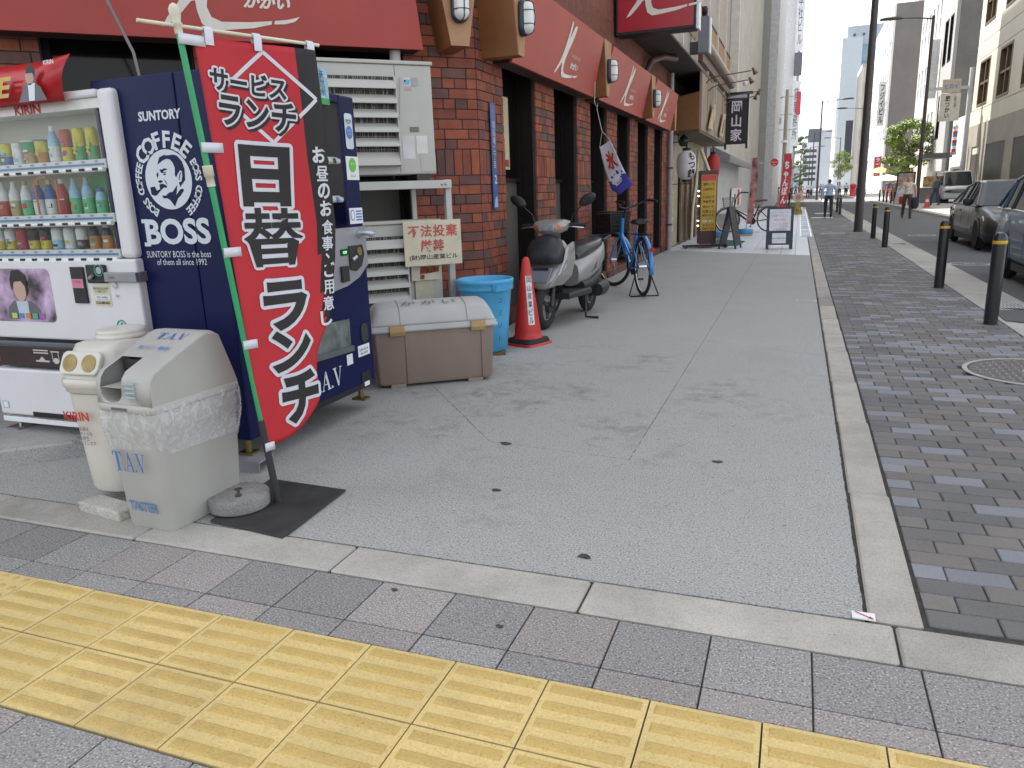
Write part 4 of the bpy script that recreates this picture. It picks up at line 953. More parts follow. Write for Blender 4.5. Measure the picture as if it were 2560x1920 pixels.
# lower door: advert window, bill slot, coin unit, lock bar, stickers
F = fr(wm, (-3.9, 3.0495, 0), (1, 0, 0), (0, 0, 1))
decal(rrect(-.62, -.012, .785, 1.09, .035), F, mat('advert_scene', (.35, .25, .35), .3, var=.9, scale=9), wm, 'advert_window', .001)
decal([(-.40, .80), (-.12, .80), (-.13, .86), (-.19, .905), (-.33, .905), (-.38, .87)], F, mat('suit_grey', (.13, .135, .15), .4), wm, 'suit_print', .002)
decal([(-.30, .80), (-.22, .80), (-.215, .905), (-.31, .905)], F, mat('shirt_blue', (.5, .58, .66), .4), wm, 'shirt_print', .003)
decal(ell(-.262, .97, .048, .068), F, mat('skin_print', (.56, .38, .28), .4), wm, 'face_print', .004)
decal([(-.325, .96), (-.33, 1.03), (-.30, 1.08), (-.24, 1.085), (-.20, 1.05), (-.197, .96), (-.212, .93), (-.216, .99), (-.24, 1.02), (-.30, 1.015), (-.315, .99)], F, mat('hair_print', (.015, .01, .008), .4), wm, 'hair_print', .005)
for k, c in enumerate(((.5, .6, .1), (.1, .2, .5), (.6, .2, .05), (.1, .4, .2), (.4, .1, .4))): decal(rect(-.36 + .055 * k, -.318 + .055 * k, .805, .835), F, mat('block_%d' % k, c, .5), wm, 'colour_block', .006)
wb(wm).box(-3.735, -3.638, 3.036, 3.049, .90, 1.10).build('bill_unit', BLACKPL, wm, bevel=.004)
decal(rect(.17, .255, .985, 1.035), F, mat('sticker_pink', (.6, .22, .32), .5), wm, 'pink_sticker', .016); text('千円札', .06, .016, F @ Matrix.Translation((.212, 1.02, .016)), INKR, wm)
wb(wm).box(-3.615, -3.472, 3.034, 3.049, 1.012, 1.112).build('coin_unit', BLACKPL, wm, bevel=.01)
q = wb(wm); q.torus((-3.512, 3.03, 1.082), .030, .0035, (0, 1, 0), 24, 6); q.build('coin_ring', mat('coin_green', (.05, .3, .2), .4), wm)
q = wb(wm); q.disc((-3.512, 3.032, 1.082), .02, (0, 1, 0), 16, .008); q.build('coin_slot', SILV, wm)
q = wb(wm); q.tube([(-3.585, 3.026, 1.04), (-3.555, 3.022, 1.055)], .009, 8); q.build('return_lever', SILV, wm)
q = wb(wm); q.box(-3.475, -3.25, 3.022, 3.047, 1.02, 1.072); q.box(-3.262, -3.25, 3.048, 3.5, 1.02, 1.072); q.build('lock_bar', mat('lock_grey', (.3, .3, .32), .4, .6), wm, bevel=.004)
text('KIRIN', .035, .012, F @ Matrix.Translation((.48, 1.045, .028)), INKR, wm)
decal(rect(.30, .425, .885, 1.0), F, mat('sticker_yellow', (.62, .58, .40), .6), wm, 'yellow_sticker', .001)
text('0120-883-065', .10, .016, F @ Matrix.Translation((.362, .905, .002)), INK, wm, bold=.02); text('故障の際は右記の番号\nまで連絡ください', .11, .03, F @ Matrix.Translation((.362, .975, .002)), INK, wm)
decal(rect(.31, .415, .925, .945), F, INKW, wm, 'number_box', .002); text('083-0083', .08, .012, F @ Matrix.Translation((.362, .935, .002)), INKB, wm)
q = MB(); q.M = F; q.torus((.47, .775, .001), .034, .004, (0, 0, 1), 24, 4); q.build('recycle_ring', mat('teal_print', (.04, .3, .28), .5), wm); decal([(.455, .755), (.475, .755), (.47, .78), (.485, .80), (.465, .795)], F, mat('teal_print', (.04, .3, .28)), wm, 'recycle_figure', .002)
q = wb(wm); q.disc((-3.43, 3.046, 1.0), .016, (0, 1, 0), 18, .012); q.build('key_lock', CHROME, wm)
q = wb(wm); q.disc((-3.425, 3.046, .945), .008, (0, 1, 0), 12, .01); q.build('key_lock', CHROME, wm)
# pick-up opening
wb(wm).box(-4.53, -3.265, 3.11, 3.258, .496, .684).build('pickup_recess', mat('recess_dark', (.05, .04, .04), .5), wm)
wb(wm).box(-4.46, -3.36, 3.062, 3.075, .515, .635).build('pickup_flap', mat('flap_brown', (.045, .03, .03), .25), wm, bevel=.004)
wb(wm).box(-4.46, -3.36, 3.055, 3.09, .636, .665).build('flap_lip', mat('lip_grey', (.10, .11, .12), .4), wm, bevel=.006)
FF = fr(wm, (-3.9, 3.0615, 0), (1, 0, 0), (0, 0, 1)); PL_ = mat('icon_pale', (.5, .47, .45), .6)
for y0 in (.61, .595): decal(rect(-.27, -.15, y0, y0 + .008), FF, PL_, wm, 'icon_text', .001)
decal([(-.26, .545), (-.15, .545), (-.15, .555), (-.18, .555), (-.205, .578), (-.235, .555), (-.26, .555)], FF, PL_, wm, 'icon_arrow', .001)
decal(rect(-.13, -.06, .606, .613), FF, PL_, wm, 'icon_cup', .001); decal(rect(-.122, -.117, .55, .606), FF, PL_, wm, 'icon_cup', .001); decal(rect(-.073, -.068, .55, .606), FF, PL_, wm, 'icon_cup', .001); decal(ell(-.095, .555, .022, .018), FF, PL_, wm, 'icon_hand', .001)
decal(rect(-.03, .04, .545, .612), FF, mat('icon_dim', (.12, .09, .09), .6), wm, 'icon_panel', .001)
decal(rect(-.60, -.545, .245, .29), F, mat('plate_grey', (.4, .4, .4), .5), wm, 'rating_plate', .001); decal(rect(-.592, -.555, .25, .285), F, INKW, wm, 'rating_plate', .002)
wb(wm).box(-4.25, -3.3, 3.045, 3.0495, .206, .235).build('vent_notch', mat('vent_black', (.012, .012, .012), .8), wm)
wb(wm).box(-4.54, -3.27, 3.06, 3.7, .155, .188).build('base_rail', WHITE, wm, bevel=.004)
for xx in (-4.48, -3.36):
    q = wb(wm); q.tube([(xx, 3.12, .108), (xx, 3.12, .156)], .012, 8); ft = q.build('foot', STEEL, wm); wb(wm).box(xx - .06, xx + .05, 3.06, 3.2, .101, .112).build('foot_plate', STEEL, ft)

# ---------------------------------------------------------------- blue machine
bmn = empty('vending_machine', (-3.05, 3.75, 0), 0, 'dark blue coffee vending machine with white logo on its side', 'vending machine')
wb(bmn).box(-3.44, -2.90, 3.10, 4.42, .16, 2.04).build('cabinet', VB, bmn, bevel=.008)
wb(bmn).box(-2.899, -2.70, 3.10, 3.25, .16, 2.04).build('door_left_post', VB, bmn, bevel=.012)
wb(bmn).box(-2.899, -2.70, 4.245, 4.42, 1.135, 2.04).build('door_right_post', VB, bmn, bevel=.012)
wb(bmn).box(-2.899, -2.70, 3.251, 4.244, 1.985, 2.04).build('door_head', VB, bmn, bevel=.008)
wb(bmn).box(-2.899, -2.70, 3.251, 4.42, .16, 1.134).build('door_panel', VB, bmn, bevel=.008)
wb(bmn).box(-2.898, -2.885, 3.252, 4.243, 1.136, 1.984).build('display_back', mat('blue_liner', (.55, .56, .58), .35), bmn)
for z in (1.63, 1.395, 1.145):
    sh = wb(bmn).box(-2.884, -2.74, 3.255, 4.24, z, z + .04).build('shelf', VW, bmn, bevel=.004)
    q = wb(bmn); q.tube([(-2.735, 3.26, z + .015), (-2.735, 4.24, z + .015)], .018, 10); q.build('button_rail', WHITE, sh)
    for k in range(3):
        q = wb(bmn); q.disc((-2.716, 4.0 + .085 * k, z + .015), .013, (1, 0, 0), 14, .008, .018); q.build('button', BLACKPL if z > 1.5 else mat('button_lit', (.2, .25, .6), .3), sh)
for z, kd in ((1.67, 'bottle'), (1.435, 'bottle'), (1.185, 'can')):
    for k, cols in enumerate((((.5, .55, .6), Wt), (Or, Tn, Wt), (Or, Y_, Wt)) if z > 1.4 else ((Bl, Wt, Bl), (Bl, Y_, Bl), (Y_, Bl, Wt))): sample(bmn, kd, -2.80, 3.98 + .09 * k, z, cols)
wb(bmn).box(-2.712, -2.706, 3.251, 4.244, 1.136, 1.984).build('glass_pane', VG, bmn)
F = fr(bmn, (-2.6995, 0, 0), (0, 1, 0), (0, 0, 1))
wb(bmn).box(-2.698, -2.69, 4.00, 4.13, 1.965, 2.17).build('top_card', mat('card_water', (.3, .5, .58), .4, var=.6, scale=14), bmn)
text('天然水', .05, .14, F @ Matrix.Translation((4.065, 2.08, .012)), mat('card_navy', (.03, .06, .2), .5), bmn, vertical=True)
decal(rect(4.0, 4.13, 1.966, 2.0), F, G_ and mat('card_green', (.03, .32, .09)), bmn, 'card_band', .011)
decal(rrect(4.285, 4.375, 1.72, 1.935, .02), F, mat('pop_white', (.62, .68, .74), .4), bmn, 'pop_card', .004); decal(ell(4.33, 1.82, .036, .04), F, INKB, bmn, 'pop_disc', .006); text('POP', .06, .03, F @ Matrix.Translation((4.33, 1.885, .004)), INK, bmn); text('ホワイト\nソーダ', .05, .035, F @ Matrix.Translation((4.33, 1.82, .006)), INKW, bmn)
decal(rect(4.265, 4.41, 1.53, 1.675), F, INKW, bmn, 'eco_sticker', .004); decal(ell(4.337, 1.622, .042, .044), F, mat('eco_green', (.12, .5, .05), .5), bmn, 'eco_disc', .006); text('省エネ', .06, .02, F @ Matrix.Translation((4.337, 1.555, .005)), mat('eco_green', (.12, .5, .05)), bmn)
for a in (4.325, 4.35): decal(ell(a, 1.63, .004, .007, 8), F, INKW, bmn, 'eco_eye', .007)
decal(rect(4.255, 4.412, 1.255, 1.355), F, INKW, bmn, 'notice_sticker', .004); decal(ell(4.29, 1.31, .026, .034), F, INKB, bmn, 'notice_oval', .006); decal(ell(4.29, 1.31, .02, .028), F, INKW, bmn, 'notice_oval', .007)
for k in range(4): decal(rect(4.33, 4.40, 1.275 + .018 * k, 1.284 + .018 * k), F, INKB, bmn, 'notice_line', .006)
sp = [(3.62, 1.10), (3.66, .95), (3.8, .88), (4.0, .855), (4.15, .87), (4.3, .91), (4.418, .985), (4.418, 1.235), (3.62, 1.235)]
q = MB(); q.M = F; q.prism(sp, .0, .012); q.build('control_panel', SILV, bmn)
q = MB(); q.M = F; q.prism([(4.19, .97), (4.26, .955), (4.33, .985), (4.37, 1.06), (4.35, 1.12), (4.19, 1.12)], .012, .022); q.build('coin_unit', BLACKPL, bmn, bevel=.003)
q = MB(); q.M = F; q.disc((4.30, 1.08, .024), .026, (0, 0, 1), 18, .01, .03); q.build('coin_ring', mat('coin_brass', (.45, .33, .15), .3, .8), bmn)
q = MB(); q.M = F; q.tube([(4.21, 1.03, .028), (4.25, 1.05, .034)], .012, 8); q.build('return_lever', SILV, bmn)
q = MB(); q.M = F; q.box(4.10, 4.175, 1.065, 1.105, .012, .018); q.build('digit_window', BLACK, bmn); text('120', .04, .016, F @ Matrix.Translation((4.14, 1.085, .018)), mat('digit_green', (.1, .8, .2), .5, emit=1.5), bmn)
q = MB(); q.M = F; q.box(4.08, 4.16, .90, 1.0, .012, .03); q.build('bill_unit', BLACKPL, bmn, bevel=.004)
q = MB(); q.M = F; q.disc((4.33, 1.195, .02), .03, (0, 0, 1), 18, .02); q.tube([(4.33, 1.195, .02), (4.335, 1.195, .07), (4.37, 1.185, .085), (4.41, 1.19, .08)], [.014, .018, .02, .012], 10); q.build('door_handle', mat('handle_silver', (.5, .52, .56), .3, .7), bmn)
q = MB(); q.M = F; q.prism([(3.70, .50), (4.13, .485), (4.135, .66), (3.70, .68)], .0, .012); q.build('pickup_flap', mat('flap_clear', (.13, .15, .14), .15, var=.4, scale=12), bmn)
q = MB(); q.M = F; q.prism([(3.70, .465), (4.14, .45), (4.14, .485), (3.70, .50)], .0, .03); q.build('flap_lip', mat('lip_grey', (.10, .11, .12)), bmn)
q = MB(); q.M = F; q.prism(rrect(4.275, 4.36, .475, .60, .035), .0, .006); q.build('coin_return', mat('return_dark', (.03, .035, .04), .2), bmn)
decal(rect(4.22, 4.365, .385, .46), F, INKW, bmn, 'info_sticker', .003); decal(rect(4.08, 4.15, .36, .43), F, INKW, bmn, 'info_sticker', .003); text('お問い合わせ', .11, .02, F @ Matrix.Translation((4.29, .43, .004)), INK, bmn); text('06-6543', .09, .015, F @ Matrix.Translation((4.29, .405, .004)), INK, bmn)
decal(rect(4.24, 4.35, .165, .275), F, BLACK, bmn, 'rating_plate', .003); decal(rect(4.265, 4.33, .175, .205), F, INKW, bmn, 'rating_label', .005)
q = MB(); q.M = F; q.box(3.3, 4.40, .165, .2, -.001, .002); q.build('vent_slit', mat('vent_black', (.012, .012, .012)), bmn)
decal(rect(3.24, 3.305, .19, .285), F, mat('sticker_pale', (.55, .58, .62), .5), bmn, 'info_sticker', .003); q = MB(); q.M = F; q.disc((3.20, .43, .004), .028, (0, 0, 1), 18, .01); q.build('door_lock', mat('lock_cream', (.6, .55, .45), .4), bmn)
# side logo
LG = mat('logo_pale', (.60, .66, .70), .45, var=.02)
S = fr(bmn, (0, 3.0995, 0), (1, 0, 0), (0, 0, 1))
text('SUNTORY', .275, .048, S @ Matrix.Translation((-3.012, 1.846, 0)), LG, bmn, bold=.035, shear=.05)
def face(pl): return [((-3.012 + (px - (515 + (py - 940) * .12)) / 365 * .150), 1.535 - (py - 940) / 485 * .148) for px, py in pl]
decal(ell(-3.012, 1.535, .150, .148, 40), S, LG, bmn, 'logo_oval', .001)
for nm, pl in (('logo_hair', [(345, 690), (375, 580), (450, 545), (500, 555), (600, 548), (655, 570), (730, 660), (770, 780), (780, 960), (700, 1065), (680, 990), (720, 985), (735, 900), (730, 820), (705, 800), (665, 850), (640, 910), (620, 880), (620, 760), (590, 680), (545, 620), (490, 608), (440, 625)]),
               ('logo_brow', [(375, 770), (410, 775), (450, 755), (490, 765), (495, 785), (455, 790), (430, 805), (445, 820), (480, 815), (470, 832), (420, 832), (395, 815)]),
               ('logo_eye', [(430, 850), (480, 840), (475, 858), (445, 868)]), ('logo_shade', [(355, 805), (325, 850), (345, 910), (358, 860)]),
               ('logo_nose', [(345, 965), (375, 942), (420, 948), (425, 975), (400, 980), (395, 995), (375, 985)]), ('logo_cheek', [(437, 930), (475, 960), (500, 1025), (485, 1010), (465, 970)]),
               ('logo_pipe', [(370, 1015), (410, 1000), (450, 1010), (490, 1040), (495, 1068), (440, 1062), (400, 1100), (330, 1180), (290, 1192), (240, 1170), (222, 1050), (295, 1040), (330, 1110), (380, 1085), (375, 1050)]),
               ('logo_collar', [(410, 1195), (470, 1195), (530, 1145), (580, 1140), (655, 1030), (640, 1195), (700, 1105), (745, 1095), (760, 1125), (700, 1215), (665, 1245), (615, 1380), (540, 1270), (490, 1240), (435, 1240)]),
               ('logo_ear', [(685, 900), (700, 840), (715, 840), (700, 890), (690, 955), (678, 955)])):
    decal(face(pl), S, VB, bmn, nm, .002)
def arc_text(s, c, rx, ry, a0, a1, size, bold, flip=False):
    b = MB(); n = len(s)
    for i, ch in enumerate(s):
        if ch == ' ': continue
        a = a0 + (a1 - a0) * i / (n - 1); vs, fs = text_geo(ch, 1, bold)
        x0 = min(v.x for v in vs); x1 = max(v.x for v in vs); y0 = min(v.y for v in vs); y1 = max(v.y for v in vs)
        px, py = c[0] + rx * math.cos(a), c[1] + ry * math.sin(a)
        th = math.atan2(math.sin(a) * rx, math.cos(a) * ry) - PI / 2
        b.M = S @ Matrix.Translation((px, py, .0015)) @ Matrix.Rotation(th, 4, 'Z')
        b.add([((v.x - (x0 + x1) / 2) * size, (v.y - (y0 + y1) / 2) * size, 0) for v in vs], fs)
    return b.build('lettering', LG, bmn, fix=False)
arc_text('COFFEE', (-3.012, 1.535), .195, .195, R(140), R(46), .112, .03)
arc_text('BOSS COFFEE', (-3.012, 1.53), .195, .185, R(236), R(154), .056, .03)
arc_text('BOSS COFFEE', (-3.012, 1.53), .195, .185, R(26), R(-56), .056, .03)
# slab-serif word
def B_poly(): return None
text('BOSS', .425, .132, S @ Matrix.Translation((-3.0, 1.276, 0)), LG, bmn, bold=.035, res=4)
for zz in (1.212, 1.332): decal(rect(-3.232, -3.19, zz - .010, zz + .010), S, LG, bmn, 'letter_serif', .0015)
text('SUNTORY BOSS is the boss', .425, .034, S @ Matrix.Translation((-3.015, 1.160, 0)), LG, bmn)
text('of them all since 1992', .33, .032, S @ Matrix.Translation((-3.0, 1.120, 0)), LG, bmn)
# T.A.V lettering, thick and thin strokes
LET = {'T': [[(0, 1), (0, .76), (.05, .76), (.16, .95), (.36, .95), (.36, .05), (.22, .05), (.22, 0), (.78, 0), (.78, .05), (.64, .05), (.64, .95), (.84, .95), (.95, .76), (1, .76), (1, 1)]],
       'A': [[(0, 0), (.28, 0), (.28, .05), (.17, .05), (.52, .86), (.50, 1), (.47, 1), (.10, .05), (0, .05)], [(.50, 1), (.58, 1), (.90, .05), (1, .05), (1, 0), (.60, 0), (.60, .05), (.69, .05), (.44, .84)], [(.22, .30), (.62, .30), (.62, .35), (.24, .35)]],
       'V': [[(0, 1), (.4, 1), (.4, .95), (.30, .95), (.58, .2), (.52, 0), (.46, 0), (.10, .95), (0, .95)], [(.52, 0), (.56, .1), (.82, .95), (.72, .95), (.72, 1), (1, 1), (1, .95), (.90, .95), (.56, 0)]]}
def tav(M, w, h, m, parent, chars='T.A.V', off=.0015):
    b = MB(); b.M = M; x = -w / 2; cw = w / (3 * 1 + 2 * .32)
    for ch in chars:
        if ch == '.': b.add([(x + cw * .02 + p[0], p[1] - h / 2, off) for p in ell(cw * .12, h * .07, cw * .1, h * .075, 10)], [tuple(range(10))]); x += cw * .32; continue
        for pl in LET[ch]: b.add([(x + p[0] * cw, p[1] * h - h / 2, off) for p in pl], [tuple(range(len(pl)))])
        x += cw
    return b.build('lettering', m, parent, fix=False)
tav(F @ Matrix.Translation((3.83, .318, .002)), .36, .12, LG, bmn)
# feet and grey blocks
for (xx, yy) in ((-2.78, 3.17), (-2.78, 4.34), (-3.36, 3.17)):
    q = wb(bmn); q.tube([(xx, yy, .07), (xx, yy, .16)], .018, 8); ft = q.build('foot', mat('brass_bolt', (.25, .19, .08), .45, .8), bmn); wb(bmn).box(xx - .05, xx + .05, yy - .04, yy + .04, .062, .075).build('foot_plate', mat('brass_bolt', (.25, .19, .08)), ft)
blk = empty('support_block', (-2.74, 3.12, 0), R(8), 'grey steel channel block under the blue machine foot', 'block')
MB().box(-.10, .10, -.075, .075, .05, .062).box(-.10, .10, -.075, -.068, 0, .05).box(-.10, .10, .068, .075, 0, .05).build('channel', mat('block_grey', (.33, .34, .37), .5, .3, var=.15), blk)
# ================================================================== bins
def bool_cut(o, cutter):
    c = cutter.build('cut', BLACK, o.parent)
    m = o.modifiers.new('b', 'BOOLEAN'); m.operation = 'DIFFERENCE'; m.object = c; m.solver = 'EXACT'
    bpy.context.view_layer.update()
    me = bpy.data.meshes.new_from_object(o.evaluated_get(bpy.context.evaluated_depsgraph_get()))
    o.modifiers.clear(); o.data = me; bpy.data.objects.remove(c)
BING = mat('bin_grey', (.42, .41, .375), .55, var=.05, scale=4, bump=.08, bscale=160, grime=.10)
BINW = mat('bin_cream', (.64, .61, .53), .3, var=.04, scale=3, grime=.06)
def rr(w, d, r, z, cy=0.0, n=5): return [(x, y + cy, z) for x, y in rrect(-w / 2, w / 2, -d / 2, d / 2, r, n)]
tb_ = empty('litter_bin', (-2.63, 2.545, 0), R(-3), 'grey litter bin with hooded lid and clear plastic bag', 'bin')
MB().loft([rr(.26, .43, .03, .004), rr(.27, .44, .035, .02), rr(.315, .50, .04, .55)], True).build('body', BING, tb_)
rim = MB().loft([rr(.33, .515, .045, .555), rr(.345, .53, .05, .56), rr(.345, .53, .05, .582), rr(.335, .515, .045, .59)], True).build('rim', BING, tb_)
lid = MB()
prof = [(-.275, .590), (-.272, .66), (-.262, .700), (-.235, .728), (-.13, .768), (.06, .842), (.10, .852), (.15, .848), (.185, .828), (.255, .64), (.272, .59)]
rings = []
for (hw, ins) in ((.155, .035), (.163, .012), (.165, 0)): pass
xs = [(-.162, .03), (-.155, .010), (-.135, 0), (.135, 0), (.155, .010), (.162, .03)]
for x, ins in xs:
    cx, cz = 0.0, .62
    rings.append([(x, y * .925 * (1 - ins * .9), .59 + (z - .59) * (1 - ins * 1.6)) for y, z in prof])
lid.loft(rings, True, True)
lo = lid.build('lid', BING, tb_)
cut = MB(); cut.box(-.125, .0, -.40, -.12, .64, .80); cut.loft([[(-.0625 + .0625 * math.cos(a), yy, .64 + .045 * math.sin(a)) for a in [PI + PI * k / 10 for k in range(11)]] + [(0.0, yy, .66), (-.125, yy, .66)] for yy in (-.40, -.12)], True, False)
bool_cut(lo, cut)
MB().box(-.13, .005, -.119, -.113, .60, .755).build('lid_throat', mat('throat_dark', (.045, .035, .03), .8), tb_)
# bag skirt
b = MB(); n = 64; rows_ = []
def skirt(t, ext): 
    p = rrect(-.168 - ext, .168 + ext, -.258 - ext, .258 + ext, .05, 15); return p
for k in range(9):
    t = k / 8; rg = []
    base = skirt(t, .004 + .010 * math.sin(PI * min(1, t * 1.1)))
    for j, (x, y) in enumerate(base):
        w = .006 * math.sin(j * .55 + 2 * t) * t + .004 * math.sin(j * 1.7 + 5 * t)
        l = .20 + .03 * math.sin(j * .19 + 1.0) + .012 * math.sin(j * .7)
        nx, ny = (x, y)
        d = math.hypot(x, y); rg.append((x - x / d * (.02 * t - w), y - y / d * (.02 * t - w), .578 - l * t))
    rows_.append(rg)
b.loft(rows_, False, True)
def plastic(name):
    if name in MATS: return MATS[name]
    m = bpy.data.materials.new(name); m.use_nodes = True; t = m.node_tree; N = t.nodes; L = t.links
    pb = N['Principled BSDF']; pb.inputs['Base Color'].default_value = (.82, .83, .84, 1); pb.inputs['Roughness'].default_value = .22
    geo = N.new('ShaderNodeNewGeometry'); nz = N.new('ShaderNodeTexNoise'); nz.inputs['Scale'].default_value = 22; nz.inputs['Detail'].default_value = 3; nz.inputs['Distortion'].default_value = 1.2; L.new(geo.outputs['Position'], nz.inputs['Vector'])
    mr = N.new('ShaderNodeMapRange'); mr.inputs[1].default_value = .35; mr.inputs[2].default_value = .7; mr.inputs[3].default_value = .2; mr.inputs[4].default_value = .5; L.new(nz.outputs[0], mr.inputs[0]); L.new(mr.outputs[0], pb.inputs['Alpha'])
    bp = N.new('ShaderNodeBump'); bp.inputs['Strength'].default_value = .8; bp.inputs['Distance'].default_value = .012; L.new(nz.outputs[0], bp.inputs['Height']); L.new(bp.outputs[0], pb.inputs['Normal'])
    MATS[name] = m; return m
b.build('plastic_bag', plastic('clear_bag'), tb_, fix=False)
Ff = frame((0, -.2225, 0), (1, 0, 0), (0, -.058, 1))
TAVB = mat('tav_blue', (.06, .17, .42), .6)
tav(Ff @ Matrix.Translation((-.01, .335, .020)), .19, .09, TAVB, tb_)
text('TASTER', .17, .045, Ff @ Matrix.Translation((-.005, .115, .003)), TAVB, tb_, bold=.01)
Fl = frame((0, 0, .8165), (1, 0, 0), Vector((0, .19, .074)))
tav(Fl @ Matrix.Translation((.02, .035, .006)), .17, .05, TAVB, tb_); text('缶 ビン 専用', .18, .026, Fl @ Matrix.Translation((-.0, -.062, .006)), INKB, tb_, bold=.015)
for k in range(4): decal(rect(.03, .085, .622 + .02 * k, .630 + .02 * k), frame((0, -.2555, 0), (1, 0, 0), (0, 0, 1)), mat('print_teal', (.3, .5, .52), .6), tb_, 'front_print', .003)
MB().box(-.06, .03, -.268, -.261, .566, .578).build('rim_handle', mat('slot_dark', (.12, .11, .1), .7), tb_)

kb = empty('recycling_bin', (-3.12, 2.705, .055), R(3), 'cream recycling bin with two round bottle holes', 'bin')
MB().loft([rr(.24, .36, .09, 0), rr(.26, .38, .10, .02), rr(.275, .40, .10, .20), rr(.30, .43, .10, .50)], True).build('body', BINW, kb)
MB().loft([rr(.30, .43, .10, .502), rr(.325, .455, .11, .51), rr(.325, .455, .11, .525), rr(.335, .465, .11, .53), rr(.345, .475, .115, .545), rr(.345, .475, .115, .565), rr(.33, .46, .11, .575)], True).build('rim', BINW, kb)
hd = MB().loft([rr(.32, .45, .10, .576, .0), rr(.295, .42, .09, .63, .012), rr(.265, .38, .075, .69, .028), rr(.25, .35, .06, .722, .04), rr(.20, .29, .05, .73, .045)], True).build('hood', BINW, kb)
sl = math.atan2(.07, .10)
Fh = frame((0, -.20, .645), (1, 0, 0), Vector((0, .052, .10)))
q = MB(); q.M = Fh; q.prism(rrect(-.115, .115, -.055, .06, .03), -.01, .012); q.build('hole_plate', BINW, kb, bevel=.006)
for sx in (-.056, .056):
    q = MB(); q.M = Fh; q.disc((sx, 0, .013), .040, (0, 0, 1), 24, .004, .044); q.build('hole', mat('hole_ochre', (.34, .25, .09), .7, var=.3, scale=20), kb)
MB().lathe([(.115, .73), (.12, .735), (.12, .748), (.112, .75), (.115, .756), (.115, .768), (.105, .772), (.02, .772)], 32, (0, .06, 0)).build('top_cap', BINW, kb)
Fk = frame((0, -.2, 0), (1, 0, 0), (0, -.06, 1))
text('KIRIN', .15, .045, Fk @ Matrix.Translation((-.045, .40, .014)), INKR, kb, bold=.03)
text('この容器は\nペットボトルを\n100%再生\nを使用しています', .15, .095, Fk @ Matrix.Translation((-.04, .30, .010)), INK, kb)
bl = MB().prism([(-.16, -.05), (.15, -.055), (.16, .05), (-.15, .06)], 0, .052).build('broken_block', speckle('broken_block', (.46, .44, .38), (.56, .54, .48), (.3, .28, .23), 120, .95, .2, 9, stain=.4), None, bevel=.008); bl.location = (-2.985, 2.415, 0); bl.rotation_euler = (0, 0, R(-8)); tag(bl, 'rough pale concrete block wedged before the cream recycling bin', 'block')

# ================================================================== lunch banner
BP = Vector((-2.26, 2.733, 0)); BE = Vector((.384, .923, 0)); BN = Vector((.923, -.384, 0))
nb = empty('banner_stand', tuple(BP), 0, 'red lunch banner with large black characters on green pole', 'banner')
def lerp_tab(tab, z):
    for (z0, a), (z1, b) in zip(tab, tab[1:]):
        if z0 <= z <= z1 or z1 <= z <= z0: return a + (b - a) * (z - z0) / (z1 - z0)
    return tab[0][1] if abs(z - tab[0][0]) < abs(z - tab[-1][0]) else tab[-1][1]
SR = [(2.06, .42), (1.6, .445), (1.3, .478), (1.14, .468), (.95, .435), (.84, .40), (.76, .345), (.69, .305), (.60, .290), (.50, .295), (.43, .285), (.30, .24)]
def s_l(z): return -.135 + (2.06 - z) / 1.76 * .095
def dep(s, z):
    d = .022 * math.sin(3.2 * z + 4.5 * s) * min(1, max(0, (s + .13) * 3)) + .012 * math.sin(9 * s + 1.7 * z)
    k = max(0, s - .36); d -= 2.2 * k * k
    k2 = max(0, .75 - z) * max(0, s - .05); return d - .35 * k2
def bpos(s, z, off=0.0): return BE * s + BN * (dep(s, z) + off) + Vector((0, 0, z))
NU, NV = 26, 70; b = MB(); vs = []; fs = []; kk = []
for j in range(NV + 1):
    for i in range(NU + 1):
        u = i / NU; zb = .30 + .02 * u + .13 * u ** 3; z = 2.06 + (zb - 2.06) * j / NV
        sl_, sr_ = s_l(z), lerp_tab(SR, z); vs.append(bpos(sl_ + (sr_ - sl_) * u, z))
for j in range(NV):
    for i in range(NU):
        a = j * (NU + 1) + i; fs.append((a, a + 1, a + NU + 2, a + NU + 1))
        u = (i + .5) / NU; z = 2.06 - 1.72 * j / NV
        ub_ = lerp_tab([(2.06, .79), (1.3, .81), (1.0, .84), (.84, .90), (.74, .99), (.70, 1.1), (.3, 1.1)], z)
        kk.append(1 if u > ub_ else 0)
b.add(vs, fs, True); b.mi = kk
NRED = mat('banner_red', (.50, .018, .028), .65, var=.05, scale=4, bump=.1, bscale=300); NBLK = mat('banner_black', (.022, .018, .018), .7, var=.1)
cl = b.build('cloth', [NRED, NBLK], nb, fix=False); sm = cl.modifiers.new('t', 'SOLIDIFY'); sm.thickness = .0015; sm.offset = -1
NWH = mat('banner_white', (.66, .66, .70), .65, var=.03)
